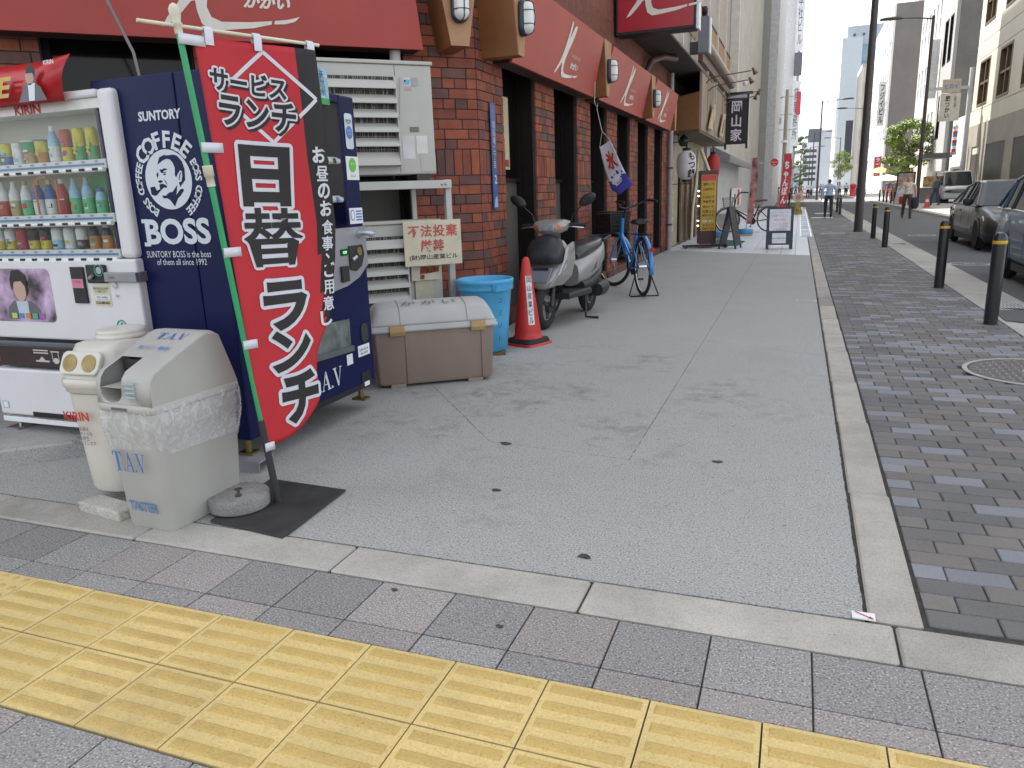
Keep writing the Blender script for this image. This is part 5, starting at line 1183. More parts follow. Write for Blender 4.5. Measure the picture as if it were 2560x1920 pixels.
def btext(s, c, w, h, layers, rot=0.0, shear=0.0):
    full = []
    for (bold, m, off, dx, dz, *rad) in layers:
        if rad:
            for k in range(14): full.append((bold, m, off + .00008 * k, dx + rad[0] * math.cos(2 * PI * k / 14), dz + rad[0] * math.sin(2 * PI * k / 14)))
        else: full.append((bold, m, off, dx, dz))
    for (bold, m, off, dx, dz) in full:
        vs, fs = text_geo(s, 1, bold, shear=shear, res=3)
        v0, _ = text_geo(s, 1, 0, shear=shear)
        x0 = min(v.x for v in v0); x1 = max(v.x for v in v0); y0 = min(v.y for v in v0); y1 = max(v.y for v in v0)
        bm = bmesh.new(); bv = [bm.verts.new((v.x, v.y, 0)) for v in vs]
        for f in fs:
            try: bm.faces.new([bv[i] for i in f])
            except ValueError: pass
        for _ in range(2):
            lg = [e for e in bm.edges if e.calc_length() > .22]
            if lg: bmesh.ops.subdivide_edges(bm, edges=lg, cuts=1)
            bmesh.ops.triangulate(bm, faces=[f for f in bm.faces if len(f.verts) > 4])
        bm.verts.index_update(); q = MB(); pv = []
        for v in bm.verts:
            x = (v.co.x - (x0 + x1) / 2) / (x1 - x0) * w; y = (v.co.y - (y0 + y1) / 2) / (y1 - y0) * h
            sx = c[0] + dx + x * math.cos(rot) - y * math.sin(rot); zz = c[1] + dz + x * math.sin(rot) + y * math.cos(rot)
            pv.append(bpos(sx, zz, off))
        q.add(pv, [tuple(v.index for v in f.verts) for f in bm.faces]); q.build('lettering', m, nb, fix=False); bm.free()
# white diamond outline
dm = [(.165, 2.03), (.40, 1.85), (.185, 1.66), (-.05, 1.85)]
for i in range(4):
    a, c = dm[i], dm[(i + 1) % 4]; q = MB(); pv = []; n = 10
    dx, dz = c[0] - a[0], c[1] - a[1]; L_ = math.hypot(dx, dz); nx, nz = -dz / L_ * .008, dx / L_ * .008
    for k in range(n + 1):
        t = k / n; pv += [bpos(a[0] + dx * t + nx, a[1] + dz * t + nz, .003), bpos(a[0] + dx * t - nx, a[1] + dz * t - nz, .003)]
    q.add(pv, [(2 * k, 2 * k + 1, 2 * k + 3, 2 * k + 2) for k in range(n)]); q.build('diamond_outline', NWH, nb, fix=False)
LAY = [(.03, NBLK, .0035, .010, -.010, .009), (.03, NWH, .0052, 0, 0, .0085), (.03, NBLK, .0072, 0, 0)]
LAY2 = [(.045, NWH, .0045, 0, 0, .017), (.045, NBLK, .0072, 0, 0)]
btext('サービス', (.085, 1.895), .34, .085, LAY, R(-4)); btext('ランチ', (.115, 1.775), .35, .115, LAY, R(-4))
btext('替', (.135, 1.25), .30, .25, [(.012, NWH, .0045, 0, 0, .014), (.016, NBLK, .0072, 0, 0)], R(-2))
for ch, c, w, h in (('日', (.125, 1.515), .22, .235), ('ラ', (.155, .938), .22, .20), ('ン', (.155, .728), .20, .17), ('チ', (.175, .50), .20, .22)): btext(ch, c, w, h, LAY2, R(-2))
for ch, c in zip('お昼のお食事、ご用意し', ((.394, 1.609), (.407, 1.526), (.412, 1.447), (.42, 1.367), (.424, 1.28), (.42, 1.204), (.415, 1.144), (.422, 1.077), (.412, .994), (.402, .916), (.38, .845))):
    btext(ch, c, .062 if ch != '、' else .018, .066 if ch != '、' else .02, [(.018 if ch in '食事意用昼' else .035, NWH, .006, 0, 0)])
GRN = mat('pole_green', (.03, .33, .12), .35); CRM = mat('pole_cream', (.70, .66, .50), .45); PDK = mat('pole_dark', (.035, .036, .04), .5)
pp = lambda z, o=0: BE * (-.0906 * z) + Vector((0, 0, z)) + BN * o
MB().tube([pp(.008), pp(.43)], .0165, 12).build('lower_pole', PDK, nb); MB().tube([pp(.43), pp(2.10)], .013, 12).build('upper_pole', GRN, nb)
q = MB(); q.tube([pp(1.475), pp(1.515), pp(1.515), pp(1.56)], [.017, .017, .021, .021], 12); q.build('pole_clasp', CRM, nb)
q = MB(); q.tube([pp(2.06), pp(2.09), pp(2.095), pp(2.105), pp(2.125), pp(2.15), pp(2.165), pp(2.172)], [.016, .016, .021, .015, .021, .022, .014, .002], 14); q.build('finial', CRM, nb)
q = MB(); q.tube([BE * -.345 + Vector((0, 0, 2.09)), BE * .456 + Vector((0, 0, 2.088))], .0075, 8); q.build('crossbar', CRM, nb)
def tab_(s0, z, s1, nm='tab', h=.04):
    q = MB(); pts = []
    for k in range(5):
        t = k / 4; s = s0 + (s1 - s0) * t; o = .018 * (1 - t) + .004
        pts.append([bpos(s, z - h / 2, 0) * 1.0 + BN * (o - dep(s, z - h / 2) * (1 - t)), bpos(s, z + h / 2, 0) + BN * (o - dep(s, z + h / 2) * (1 - t))])
    q.loft(pts, False, True, closed=False); o = q.build(nm, NWH, nb, fix=False); o.modifiers.new('t', 'SOLIDIFY').thickness = .0015
for z in (2.04, 1.63, 1.20, .79, .30): tab_(-.0906 * z - .018, z, s_l(z) + .045)
for s in (-.07, .145, .405):
    q = MB(); q.loft([[BE * (s - .018) + Vector((0, 0, z)) + BN * o, BE * (s + .018) + Vector((0, 0, z)) + BN * o] for z, o in ((2.03, .012), (2.09, .014), (2.102, 0), (2.09, -.012), (2.03, -.010))], False, True, closed=False)
    q.build('tab', NWH, nb, fix=False)
q = MB(); I_ = Matrix.Translation(-BP)
q.M = I_; q.prism([(-2.026, 2.954), (-1.991, 2.404), (-2.426, 2.459), (-2.498, 2.98)], .007, .013)
q.build('base_plate', mat('plate_steel', (.075, .073, .072), .5, .5, var=.35, scale=5, grime=.3), nb)
# round cast weight
wt = empty('cast_weight', (-2.405, 2.635, .0135), R(40), 'round grey cast weight with keyhole slot on the black plate', 'weight')
WTM = speckle('weight_cast', (.27, .26, .245), (.34, .33, .31), (.17, .165, .155), 150, .8, .2, 8, stain=.3)
MB().lathe([(.125, 0), (.138, .006), (.14, .012), (.14, .062), (.134, .07), (.04, .0705)], 40).build('drum', WTM, wt)
SLT = mat('slot_shade', (.07, .06, .05), .9, var=.4, scale=60)  # slots are dark inlays, the shade of their hollows put into the colour
MB().prism([(x, y) for x, y in ell(0, .04, .019, .022, 12)], .069, .0718).build('slot', SLT, wt); MB().prism(ell(0, -.045, .017, .024, 12), .069, .0718).build('slot', SLT, wt); MB().prism([(-.007, -.03), (.006, -.03), (.008, .025), (-.006, .025)], .069, .0715).build('slot', SLT, wt)

# ================================================================== air conditioners on a steel rack
ACM = mat('aircon_grey', (.47, .455, .41), .5, var=.03, scale=3, grime=.08); ACD = mat('aircon_inside', (.05, .05, .048), .7)
def aircon(z0, z1, lab, st):
    org = CH(-1.2, .42, z0)
    e = empty('air_conditioner', tuple(org), 0, lab, 'air conditioner', 'air conditioners on the rack')
    M = Matrix.Translation(-org) @ MCH
    def AB(): b = MB(); b.M = M; return b
    h = z1 - z0
    AB().box(-1.75, -.66, z0, z1 - .03, .25, .585).build('casing', ACM, e, bevel=.012)
    AB().box(-1.76, -.65, z1 - .029, z1, .24, .60).build('top_cover', ACM, e, bevel=.006)
    la, lb = z0 + .10, z1 - .13
    AB().box(-1.70, -.995, la, lb, .586, .59).build('grille_back', ACD, e)
    b = AB()
    for k in range(40):
        s = -1.69 + .69 * k / 39; b.tube([(s, la, .597), (s + .06 * math.sin(k), lb, .597)], .0022, 4)
    for k in range(14): z = la + (lb - la) * k / 13; b.tube([(-1.69, z, .5985), (-1.0, z, .5985)], .002, 4)
    g_ = b.build('fan_grille', mat('grille_wire', (.34, .32, .27), .5), e); tag(g_, kind='stuff')
    n = 6; p_ = (lb - la) / n
    for k in range(n):
        zt = lb - p_ * k - .028; hb = .072 if k < n - 1 else .11
        b = AB(); b.prism([(zt, .60), (zt - .006, .61), (zt - hb * .5, .652), (zt - hb, .668), (zt - hb - .004, .664), (zt - hb * .5, .642), (zt - .012, .60)], -1.70, -1.0, 'YZ' )
        b.v = [M @ Vector((v.x, v.y, v.z)) for v in []] or b.v
        b.build('louvre', ACM, e)
    for s in (-1.705, -.995): AB().prism([(la - .03, .59), (lb + .01, .59), (lb, .605), (lb - .05, .64), (la + .02, .668), (la - .03, .66)], s - .006, s + .006, 'YZ').build('louvre_cheek', ACM, e)
    AB().box(-.987, -.983, z0 + .02, z1 - .035, .584, .5865).build('panel_seam', ACD, e)
    AB().box(-.88, -.80, z0 + .35, z0 + .392, .586, .59).build('grip_recess', mat('recess_olive', (.16, .15, .1), .6), e)
    Fp = M @ Matrix.Translation((0, 0, .587))
    if st:
        decal(rect(-.955, -.845, z0 + .13, z0 + .32), Fp, mat('label_pale', (.60, .59, .58), .6), e, 'spec_label', .001); decal(rect(-.83, -.73, z0 + .17, z0 + .32), Fp, mat('label_cream', (.64, .63, .58), .6), e, 'spec_label', .001)
        decal(rect(-.91, -.85, z1 - .20, z1 - .13), Fp, mat('label_pale', (.60, .59, .58)), e, 'maker_label', .001); decal([(-.905, z1 - .19), (-.893, z1 - .15), (-.855, z1 - .15), (-.865, z1 - .19)], Fp, mat('maker_blue', (.12, .42, .65), .5), e, 'maker_mark', .002); decal([(-.905, z1 - .175), (-.905, z1 - .15), (-.885, z1 - .15)], Fp, INK, e, 'maker_mark', .003)
        decal(rect(-.85, -.785, z1 - .20, z1 - .13), Fp, mat('label_grey', (.36, .35, .34), .6), e, 'maker_label', .001); text('R410A', .06, .025, Fp @ Matrix.Translation((-.875, z1 - .222, .001)), mat('r410_pink', (.6, .32, .4), .6), e, bold=.02)
    AB().box(-.80, -.663, z0 + .02, z0 + .16, .586, .589).build('valve_cover', ACM, e, bevel=.002)
    for s in (-.86, -.74, -1.6): b = AB(); b.tube([(s, z0 + .025, .585), (s, z0 + .025, .592)], .006, 8); b.build('screw', STEEL, e)
    for s in (-1.55, -.78): AB().box(s - .06, s + .06, z0 - .055, z0 - .001, .28, .58).build('mount_foot', DARKMETAL, e)
aircon(1.61, 2.53, 'upper grey air conditioner unit hung under the red awning', True)
aircon(.30, 1.22, 'lower grey air conditioner unit behind the warning sign', False)
rk = empty('steel_rack', tuple(CH(-.6, .55, 0)), 0, 'pale grey steel rack carrying the air conditioners', 'rack')
def KB(): b = MB(); b.M = Matrix.Translation(-CH(-.6, .55, 0)) @ MCH; return b
RKM = mat('rack_grey', (.50, .49, .45), .5, .1, var=.06, grime=.1)
KB().box(-1.95, -.53, 1.485, 1.555, .56, .60).build('front_rail', RKM, rk, bevel=.004); KB().box(-.575, -.52, 0, 1.56, .50, .555).build('front_post', RKM, rk, bevel=.004); KB().box(-.80, -.76, 0, 1.484, .22, .26).build('rear_post', RKM, rk); KB().box(-1.95, -1.9, 0, 1.484, .5, .555).build('front_post', RKM, rk)
KB().box(-.575, -.52, 1.50, 1.55, .2, .499).build('side_rail', RKM, rk); KB().box(-1.95, -.53, .20, .245, .5, .56).build('lower_rail', RKM, rk)
for s in (-.62, -.585): b = KB(); b.lathe([(.012, 0), (.012, .006), (.006, .01)], 10, (s, 1.52, .60)); b.build('bolt', STEEL, rk)
dp = MB(); dp.M = MCH; dp.tube([(-.83, 2.53, .12), (-.83, 3.4, .12)], .05, 12); o = dp.build('duct_pipe', mat('duct_grey', (.42, .41, .37), .5)); tag(o, 'fat grey duct pipe rising behind the upper air conditioner', 'pipe')
sg = empty('warning_sign', tuple(CH(-.77, .69, .82)), 0, 'cream warning board with red characters tied to the rack', 'sign')
SM = Matrix.Translation(-CH(-.77, .69, .82)) @ MCH
b = MB(); b.M = SM; b.box(-1.035, -.505, .825, 1.215, .69, .705); b.build('board', mat('board_cream', (.60, .54, .40), .55, var=.08, scale=8, bump=.15, bscale=40), sg)
FS = SM @ Matrix.Translation((-.77, 0, .706))
WRED = mat('warn_red', (.48, .09, .07), .6)
text('不法投棄', .46, .105, FS @ Matrix.Translation((0, 1.125, 0)), WRED, sg, bold=.022, space=1.12); text('厳禁', .22, .105, FS @ Matrix.Translation((-.01, .998, 0)), WRED, sg, bold=.022, space=1.1); text('(財)岡山産業ビル', .45, .052, FS @ Matrix.Translation((0, .896, 0)), INK, sg, bold=.008)
b = MB(); b.M = SM; b.tube([(-.55, .9, .69), (-.55, .9, .6)], .01, 6); b.tube([(-.55, 1.15, .69), (-.55, 1.15, .6)], .01, 6); b.build('tie', STEEL, sg)
rp_ = empty('rusty_plate', tuple(CH(-.84, .62, .69)), 0, 'small rusty metal plate fixed below the warning sign', 'plate')
PM = Matrix.Translation(-CH(-.84, .62, .69)) @ MCH
b = MB(); b.M = PM; b.box(-.965, -.70, .69, .815, .62, .635); b.build('plate', mat('rust_pale', (.52, .47, .38), .6, var=.1, scale=10), rp_)
decal([(-.89, .745), (-.80, .75), (-.71, .76), (-.705, .81), (-.88, .812)], PM, mat('rust', (.22, .06, .02), .9, var=.4, scale=30), rp_, 'rust_patch', .637); decal([(-.89, .70), (-.85, .70), (-.845, .74), (-.885, .74)], PM, mat('rust', (.22, .06, .02)), rp_, 'rust_patch', .637)
text('火気注意', .12, .03, PM @ Matrix.Translation((-.80, .775, .638)), INK, rp_)
b = MB(); b.M = PM; b.box(-.93, -.76, .4, .685, .600, .612); b.build('yellowed_cover', mat('cover_yellowed', (.5, .46, .33), .5, grime=.15), rp_)

# ================================================================== storage box, bucket, cone
sb = empty('storage_box', (-2.911, 4.806, 0), math.atan2(.563, .826), 'brown storage box with rounded grey lid and tan latches', 'storage box')
SBB = mat('box_brown', (.27, .205, .165), .6, var=.05, scale=5, bump=.2, bscale=140, grime=.12); SBL = mat('box_lid', (.44, .435, .415), .6, var=.05, scale=5, bump=.15, bscale=140, grime=.1)
MB().loft([[(x + .445, y + .25, z) for x, y in rrect(-w / 2, w / 2, -d / 2, d / 2, .025, 4)] for w, d, z in ((.86, .46, .022), (.885, .485, .04), (.925, .52, .43))], True).build('body', SBB, sb)
for xa in (.09, .69):
    MB().box(xa, xa + .115, .0, .5, .0, .03).build('foot', SBB, sb)
for xa in (.215, .80): MB().loft([[(xa, -.0005 + .002, .03), (xa + .004, -.0005, .03), (xa + .004, .006, .03), (xa, .006, .03)], [(xa, -.012, .43), (xa + .004, -.0125, .43), (xa + .004, 0, .43), (xa, 0, .43)]], True, False).build('body_seam', mat('seam_brown', (.14, .1, .08), .7), sb)
MB().loft([[(x + .445, y + .25, z) for x, y in rrect(-w / 2, w / 2, -d / 2, d / 2, .03, 4)] for w, d, z in ((.94, .535, .432), (.985, .57, .436), (.985, .57, .452), (.97, .555, .46), (.97, .555, .476), (.955, .54, .48))], True).build('lid_rim', SBL, sb)
lp = [(-.265, .481), (-.258, .50), (-.225, .585), (-.19, .608), (-.10, .625), (0, .632), (.10, .625), (.19, .608), (.225, .585), (.258, .50), (.265, .481)]
MB().loft([[(.445 + x, .25 + y * k, .481 + (z - .481) * kz) for y, z in lp] for x, k, kz in ((-.472, .98, .2), (-.455, .98, .55), (-.43, 1, .86), (-.395, 1, .98), (-.24, 1, 1), (.24, 1, 1), (.395, 1, .98), (.43, 1, .86), (.455, .98, .55), (.472, .98, .2))], True).build('lid', SBL, sb)
for xa in (-.255, .255): MB().loft([[(.445 + xa + dx, .25 + y * 1.004, .482 + (z - .481) * 1.012) for y, z in lp] for dx in (-.003, .003)], True, False).build('lid_groove', mat('groove_grey', (.22, .22, .21), .8), sb)
for xa in (.105, .72): MB().loft([[(xa, -.048, .412), (xa + .115, -.048, .412), (xa + .115, -.02, .412), (xa, -.02, .412)], [(xa, -.056, .44), (xa + .115, -.056, .44), (xa + .115, -.02, .44), (xa, -.02, .44)], [(xa, -.044, .482), (xa + .115, -.044, .482), (xa + .115, -.02, .482), (xa, -.02, .482)]], True, False).build('latch', mat('latch_tan', (.38, .25, .11), .6, grime=.1), sb, bevel=.004)
text('かがい', .42, .10, frame((.42, .125, .6255), (1, 0, 0), Vector((0, 1, .16))), mat('felt_grey', (.12, .12, .12), .8), sb, shear=.1, space=1.5, off=.004)
bk = empty('plastic_bucket', (-2.63, 6.30, .03), 0, 'tall bright blue plastic bucket behind the storage box', 'bucket')
BUK = mat('bucket_blue', (.075, .36, .62), .4, var=.05, scale=4, grime=.06)
MB().lathe([(.17, 0), (.185, .005), (.21, .30), (.236, .55), (.238, .552), (.255, .556), (.256, .575), (.256, .615), (.262, .62), (.262, .645), (.252, .655), (.238, .645), (.232, .55), (.20, .28), (.178, .03), (.02, .025)], 44, cap=True).build('pail', BUK, bk)
for a in (R(-35), R(145)):
    q = MB(); q.M = Matrix.Rotation(a, 4, 'Z'); q.loft([[(.25, -.09, .56), (.29, -.07, .56), (.29, .07, .56), (.25, .09, .56)], [(.25, -.09, .615), (.30, -.07, .615), (.30, .07, .615), (.25, .09, .615)]], True, False); q.build('grip', BUK, bk, bevel=.008)
for k, ch in enumerate('ゴミいれ'):
    text(ch, .035, .05, Matrix.Rotation(R(-38), 4, 'Z') @ frame((.217 + .035 * (.48 - .115 * k) / .5, 0, .48 - .115 * k), (0, 1, 0), (.1, 0, 1)), INK, bk, off=.012)
q = MB(); q.tube([(.0, -.2, 0), (.02, -.19, .0)], .02, 6)
bp2 = MB().box(-.14, .14, -.14, .14, 0, .028).build('wood_offcut', mat('offcut', (.16, .09, .05), .9, var=.3)); bp2.location = (-2.6, 6.28, 0); bp2.rotation_euler = (0, 0, .4); tag(bp2, 'dark wooden offcut under the blue bucket', 'board')
cn = empty('traffic_cone', (-2.395, 6.76, 0), R(-22), 'red traffic cone with white lettered strip beside the bucket', 'traffic cone')
CRED = mat('cone_red', (.52, .025, .02), .4, var=.05, grime=.08)
MB().loft([rr(.36, .36, .05, 0), rr(.36, .36, .05, .018), rr(.34, .34, .05, .022)], True).build('base', CRED, cn); MB().loft([rr(.33, .33, .05, .023), rr(.31, .31, .05, .06), rr(.25, .25, .06, .064)], True).build('weight_ring', RUBBER, cn)
MB().lathe([(.145, .064), (.145, .075), (.13, .085), (.128, .12), (.04, .78), (.034, .81), (.02, .83), (.004, .836)], 36).build('cone', CRED, cn)
q = MB(); rws = []
ang = R(-28)
for k in range(9):
    z = .20 + .46 * k / 8; r_ = .128 - (.128 - .04) * (z - .12) / .66 + .002; w = .031
    rws.append([(r_ * math.cos(ang + w / r_ * j), r_ * math.sin(ang + w / r_ * j), z) for j in (-1, -.5, 0, .5, 1)])
q.loft(rws, False, True, closed=False); q.build('strip', mat('strip_white2', (.68, .67, .65), .5), cn, fix=False)
for k, ch in enumerate('岡山産業ビル'):
    z = .625 - .076 * k; r_ = .128 - (.128 - .04) * (z - .12) / .66 + .004
    text(ch, .042, .06, Matrix.Rotation(ang, 4, 'Z') @ frame((r_, 0, z), (0, 1, 0), (-.133, 0, 1)), INK, cn, off=.0025)
# ================================================================== ice flag on its wire
fl = empty('ice_flag', (-2.25, 9.0, 1.36), 0, 'small white ice flag with red character hanging from an awning', 'flag')
LL = Vector((-2.256 + 2.25, 0, .565)); 
def fp(u, v):  # u across, v down the cloth
    tl, tr, bl, brr = Vector((-.006, 0, .565)), Vector((.14, 0, .635)), Vector((.145, 0, .10)), Vector((.42, 0, .11))
    a = tl.lerp(tr, u); c = bl.lerp(brr, u); p = a.lerp(c, v); p.y = .05 * math.sin(4 * v + 2 * u) + .12 * (1 - u); p.x += -.03 * math.sin(PI * v) * (1 - u)
    if v > .8: p.z -= (v - .8) / .2 * .10 * (1 - abs(2 * u - .8))
    return p
b = MB(); NUu, NVv = 12, 26; vs = [fp(i / NUu, j / NVv) for j in range(NVv + 1) for i in range(NUu + 1)]; fs = []; mi = []
for j in range(NVv):
    for i in range(NUu):
        a = j * (NUu + 1) + i; fs.append((a, a + 1, a + NUu + 2, a + NUu + 1)); u, v = i / NUu, j / NVv
        mi.append(1 if v > .82 + .05 * math.sin(6 * u) - .12 * max(0, u - .35) else 0)
b.add(vs, fs, True); b.mi = mi
fo = b.build('cloth', [mat('flag_white', (.68, .68, .74), .7), mat('flag_navy', (.05, .05, .32), .7)], fl, fix=False); fo.modifiers.new('t', 'SOLIDIFY').thickness = .002
def on_flag(pl, m, nm, off=-.006):
    b = MB(); b.add([fp(u, v) + Vector((0, off, 0)) for u, v in pl], [tuple(range(len(pl)))]); b.build(nm, m, fl, fix=False)
vs, fs = text_geo('氷', 1, .05); x0 = min(v.x for v in vs); x1 = max(v.x for v in vs); y0 = min(v.y for v in vs); y1 = max(v.y for v in vs)
b = MB(); b.add([fp(.22 + .62 * (v.x - x0) / (x1 - x0), .60 - .42 * (v.y - y0) / (y1 - y0)) + Vector((0, -.008, 0)) for v in vs], fs); b.build('lettering', mat('flag_red_ink', (.55, .05, .03), .6), fl, fix=False)
NV_ = mat('flag_navy', (.05, .05, .32))
for cu, cv, r_ in ((.25, .77, .07), (.62, .68, .09), (.85, .68, .05), (.42, .72, .04)): on_flag([(cu + r_ * math.cos(t) * .9, cv + r_ * .5 * math.sin(t)) for t in [2 * PI * k / 12 for k in range(12)]], NV_, 'wave_print')
for k in range(3): on_flag([(.15 + .1 * k, .87 + .01 * k), (.4 + .06 * k, .83 + .02 * k), (.7, .80 + .02 * k), (.7, .812 + .02 * k), (.4 + .06 * k, .842 + .02 * k), (.15 + .1 * k, .882 + .01 * k)], NWH, 'wave_line', -.009)
WIRE = mat('wire_pale', (.5, .48, .42), .5)
q = MB(); q.tube([(-.05, .1, 1.30), (-.06, .1, 1.08), (-.04, .1, 1.02), (-.02, .1, 1.06), (-.03, .1, 1.0), (-.01, .1, .90), (.03, .1, .74)], .004, 6); q.build('hook_wire', WIRE, fl)
q = MB(); q.tube([(.03, .1, .74), tuple(fp(0, 0))], .003, 5); q.tube([(.03, .1, .74), tuple(fp(1, 0))], .003, 5); q.build('yoke_cord', WIRE, fl)
# cable in front of the big awning
q = MB(); q.tube([tuple(CH(-3.35, .6, 4.2)), tuple(CH(-3.2, .62, 3.2)), tuple(CH(-2.95, .66, 2.5)), tuple(CH(-2.9, .66, 2.0))], .011, 8); o = q.build('power_cable', mat('cable_grey', (.2, .19, .18), .6)); tag(o, 'thin grey cable hanging in front of the large awning', 'cable')
# ================================================================== two-wheelers (local forward = -Y unless noted)
def wheel(e, y, R_, r, name='wheel', spokes=0, rimm=None, tyre=None, z=None, x=0.0):
    z = R_ + r if z is None else z
    w = MB().torus((x, y, z), R_, r, (1, 0, 0), 36, 10).build(name, tyre or RUBBER, e)
    return w, z
sc = empty('motor_scooter', (-2.42, 8.24, 0), R(-5), 'silver motor scooter with black front cover by the brick wall', 'scooter')
SIL = mat('scooter_silver', (.36, .345, .335), .34, .4, var=.05, scale=5); SILB = mat('scooter_grey', (.22, .24, .27), .3, .4, var=.05)
SBK = mat('scooter_black', (.02, .022, .026), .45, var=.15)
CLOTH = mat('cover_black', (.016, .018, .022), .42, var=.3, scale=8, bump=.25, bscale=25)
for yy, nm in ((-.62, 'front_wheel'), (.60, 'rear_wheel')):
    w, z = wheel(sc, yy, .165, .048, nm)
    MB().disc((0, yy, z), .125, (1, 0, 0), 28, .05).build('rim', mat('rim_alloy', (.45, .44, .43), .35, .7), w)
    q = MB()
    for k in range(3):
        a = 2 * PI * k / 3 + .4; q.tube([(.03, yy, z), (.03, yy + .11 * math.cos(a), z + .11 * math.sin(a))], [.03, .018], 6)
    q.build('spoke', mat('rim_dark', (.08, .07, .06), .5, .5), w)
    q = MB(); q.torus((.0, yy, z), .122, .012, (1, 0, 0), 30, 6); q.build('rim_edge', mat('rim_gold', (.5, .45, .38), .3, .8), w)
    MB().disc((.02, yy, z), .05, (1, 0, 0), 18, .09).build('hub', SBK, w)
def sect(w, y0, y1, z, p=2.6, n=24):
    cy = (y0 + y1) / 2; hd = (y1 - y0) / 2; out = []
    for k in range(n):
        t = 2 * PI * k / n; c, s = math.cos(t), math.sin(t)
        out.append((w / 2 * abs(c) ** (2 / p) * (1 if c > 0 else -1), cy + hd * abs(s) ** (2 / p) * (1 if s > 0 else -1), z))
    return out
# fork, fender
q = MB()
for sx in (-.075, .075): q.tube([(sx, -.62, .22), (sx * .9, -.55, .42), (sx * .5, -.47, .62)], .024, 8)
q.build('fork', SBK, sc)
# leg shield: rings up the steering axis
MB().loft([sect(.10, -.72, -.58, .395, 2.2), sect(.24, -.74, -.50, .42, 2.2), sect(.36, -.70, -.44, .50, 2.3), sect(.42, -.63, -.40, .60, 2.4), sect(.40, -.57, -.37, .70, 2.5), sect(.34, -.52, -.36, .79, 2.5), sect(.24, -.47, -.36, .84, 2.4)], True).build('leg_shield', SIL, sc)
for sx in (-1, 1):   # side wings of the shield
    MB().loft([[(sx * a, y, z), (sx * (a + .02), y + .02, z), (sx * (b_ + .02), y2 + .02, z2), (sx * b_, y2, z2)] for a, y, z, b_, y2, z2 in ((.09, -.73, .43, .13, -.52, .42), (.155, -.67, .53, .19, -.43, .50), (.185, -.58, .66, .205, -.37, .66), (.18, -.50, .78, .192, -.36, .82))], True, False).build('shield_wing', SIL, sc, bevel=.01)
MB().loft([[(-.09, -.745, .47), (.09, -.745, .47), (.09, -.72, .47), (-.09, -.72, .47)], [(-.12, -.69, .60), (.12, -.69, .60), (.12, -.66, .60), (-.12, -.66, .60)]], True, False).build('nose_panel', SILB, sc, bevel=.008)
MB().box(-.08, .08, -.705, -.69, .575, .6).build('nose_slot', SBK, sc)
# black rain cover / basket over the front
MB().loft([sect(.34, -.70, -.46, .635, 3.6), sect(.36, -.71, -.44, .66, 3.6), sect(.35, -.69, -.43, .76, 3.4), sect(.29, -.65, -.42, .84, 2.8), sect(.18, -.58, -.42, .885, 2.4), sect(.06, -.53, -.46, .90, 2)], True).build('front_cover', CLOTH, sc)
text('JOG', .09, .04, frame((.222, -.45, .74), (.1, 1, .6), (-.1, -.6, 1)), INK, sc, off=.012)
# handlebar cowl, headlamp, indicators
MB().loft([sect(.16, -.50, -.34, .90, 2.4), sect(.30, -.53, -.30, .93, 2.8), sect(.36, -.52, -.28, .985, 3.0), sect(.34, -.48, -.27, 1.02, 3.0), sect(.22, -.42, -.28, 1.035, 2.4)], True).build('handlebar_cowl', SIL, sc)
MB().box(-.085, .075, -.54, -.50, .93, .99).build('headlamp', mat('headlamp_glass', (.32, .34, .35), .12, .3, var=.3, scale=20), sc, bevel=.01)
for sx in (-1, 1): MB().loft([[(sx * .085, -.533, .945), (sx * .155, -.49, .955), (sx * .168, -.46, .985), (sx * .10, -.52, .99)], [(sx * .085, -.525, .945), (sx * .155, -.48, .955), (sx * .168, -.45, .985), (sx * .10, -.51, .99)]], True, False).build('indicator', mat('amber', (.55, .13, .02), .2), sc)
q = MB(); q.tube([(-.20, -.38, .985), (.20, -.38, .985)], .016, 8); q.build('handlebar', SBK, sc)
for sx in (-1, 1):
    q = MB(); q.tube([(sx * .20, -.38, .985), (sx * .33, -.34, .975)], .019, 10); q.build('grip', RUBBER, sc)
    q = MB(); q.tube([(sx * .19, -.42, .97), (sx * .25, -.43, .965), (sx * .33, -.40, .955)], .007, 6); q.build('brake_lever', CHROME, sc)
    q = MB(); q.tube([(sx * .19, -.37, .99), (sx * .21, -.375, 1.08), (sx * .30, -.38, 1.16)], .006, 6); ms = q.build('mirror_stalk', BLACK, sc)
    q = MB(); q.loft([[(sx * (.36 + w * math.cos(t)), yy, 1.215 + h * math.sin(t) + .03 * math.cos(t)) for t in [2 * PI * k / 18 for k in range(18)]] for yy, w, h in ((-.41, .03, .02), (-.405, .07, .045), (-.385, .082, .056), (-.365, .08, .054))], True); q.build('mirror', BLACKPL, ms)
# floorboard, seat, tail
MB().loft([[(-.19, -.44, .27), (.19, -.44, .27), (.19, -.44, .33), (-.19, -.44, .33)], [(-.20, .18, .25), (.20, .18, .25), (.20, .18, .32), (-.20, .18, .32)]], True, False).build('floorboard', SBK, sc, bevel=.02)
MB().loft([[(-.10, -.40, .30), (.10, -.40, .30), (.10, -.36, .62), (-.10, -.36, .62)], [(-.08, -.36, .30), (.08, -.36, .30), (.08, -.33, .60), (-.08, -.33, .60)]], True, False).build('inner_shield', SBK, sc)
rs_ = lambda y, w, z0, z1, p=2.8: [(x, y, (z0 + z1) / 2 + (z1 - z0) / 2 * s) for x, s in [(w / 2 * (abs(math.cos(t)) ** (2 / p)) * (1 if math.cos(t) > 0 else -1), (abs(math.sin(t)) ** (2 / p)) * (1 if math.sin(t) > 0 else -1)) for t in [2 * PI * k / 22 for k in range(22)]]]
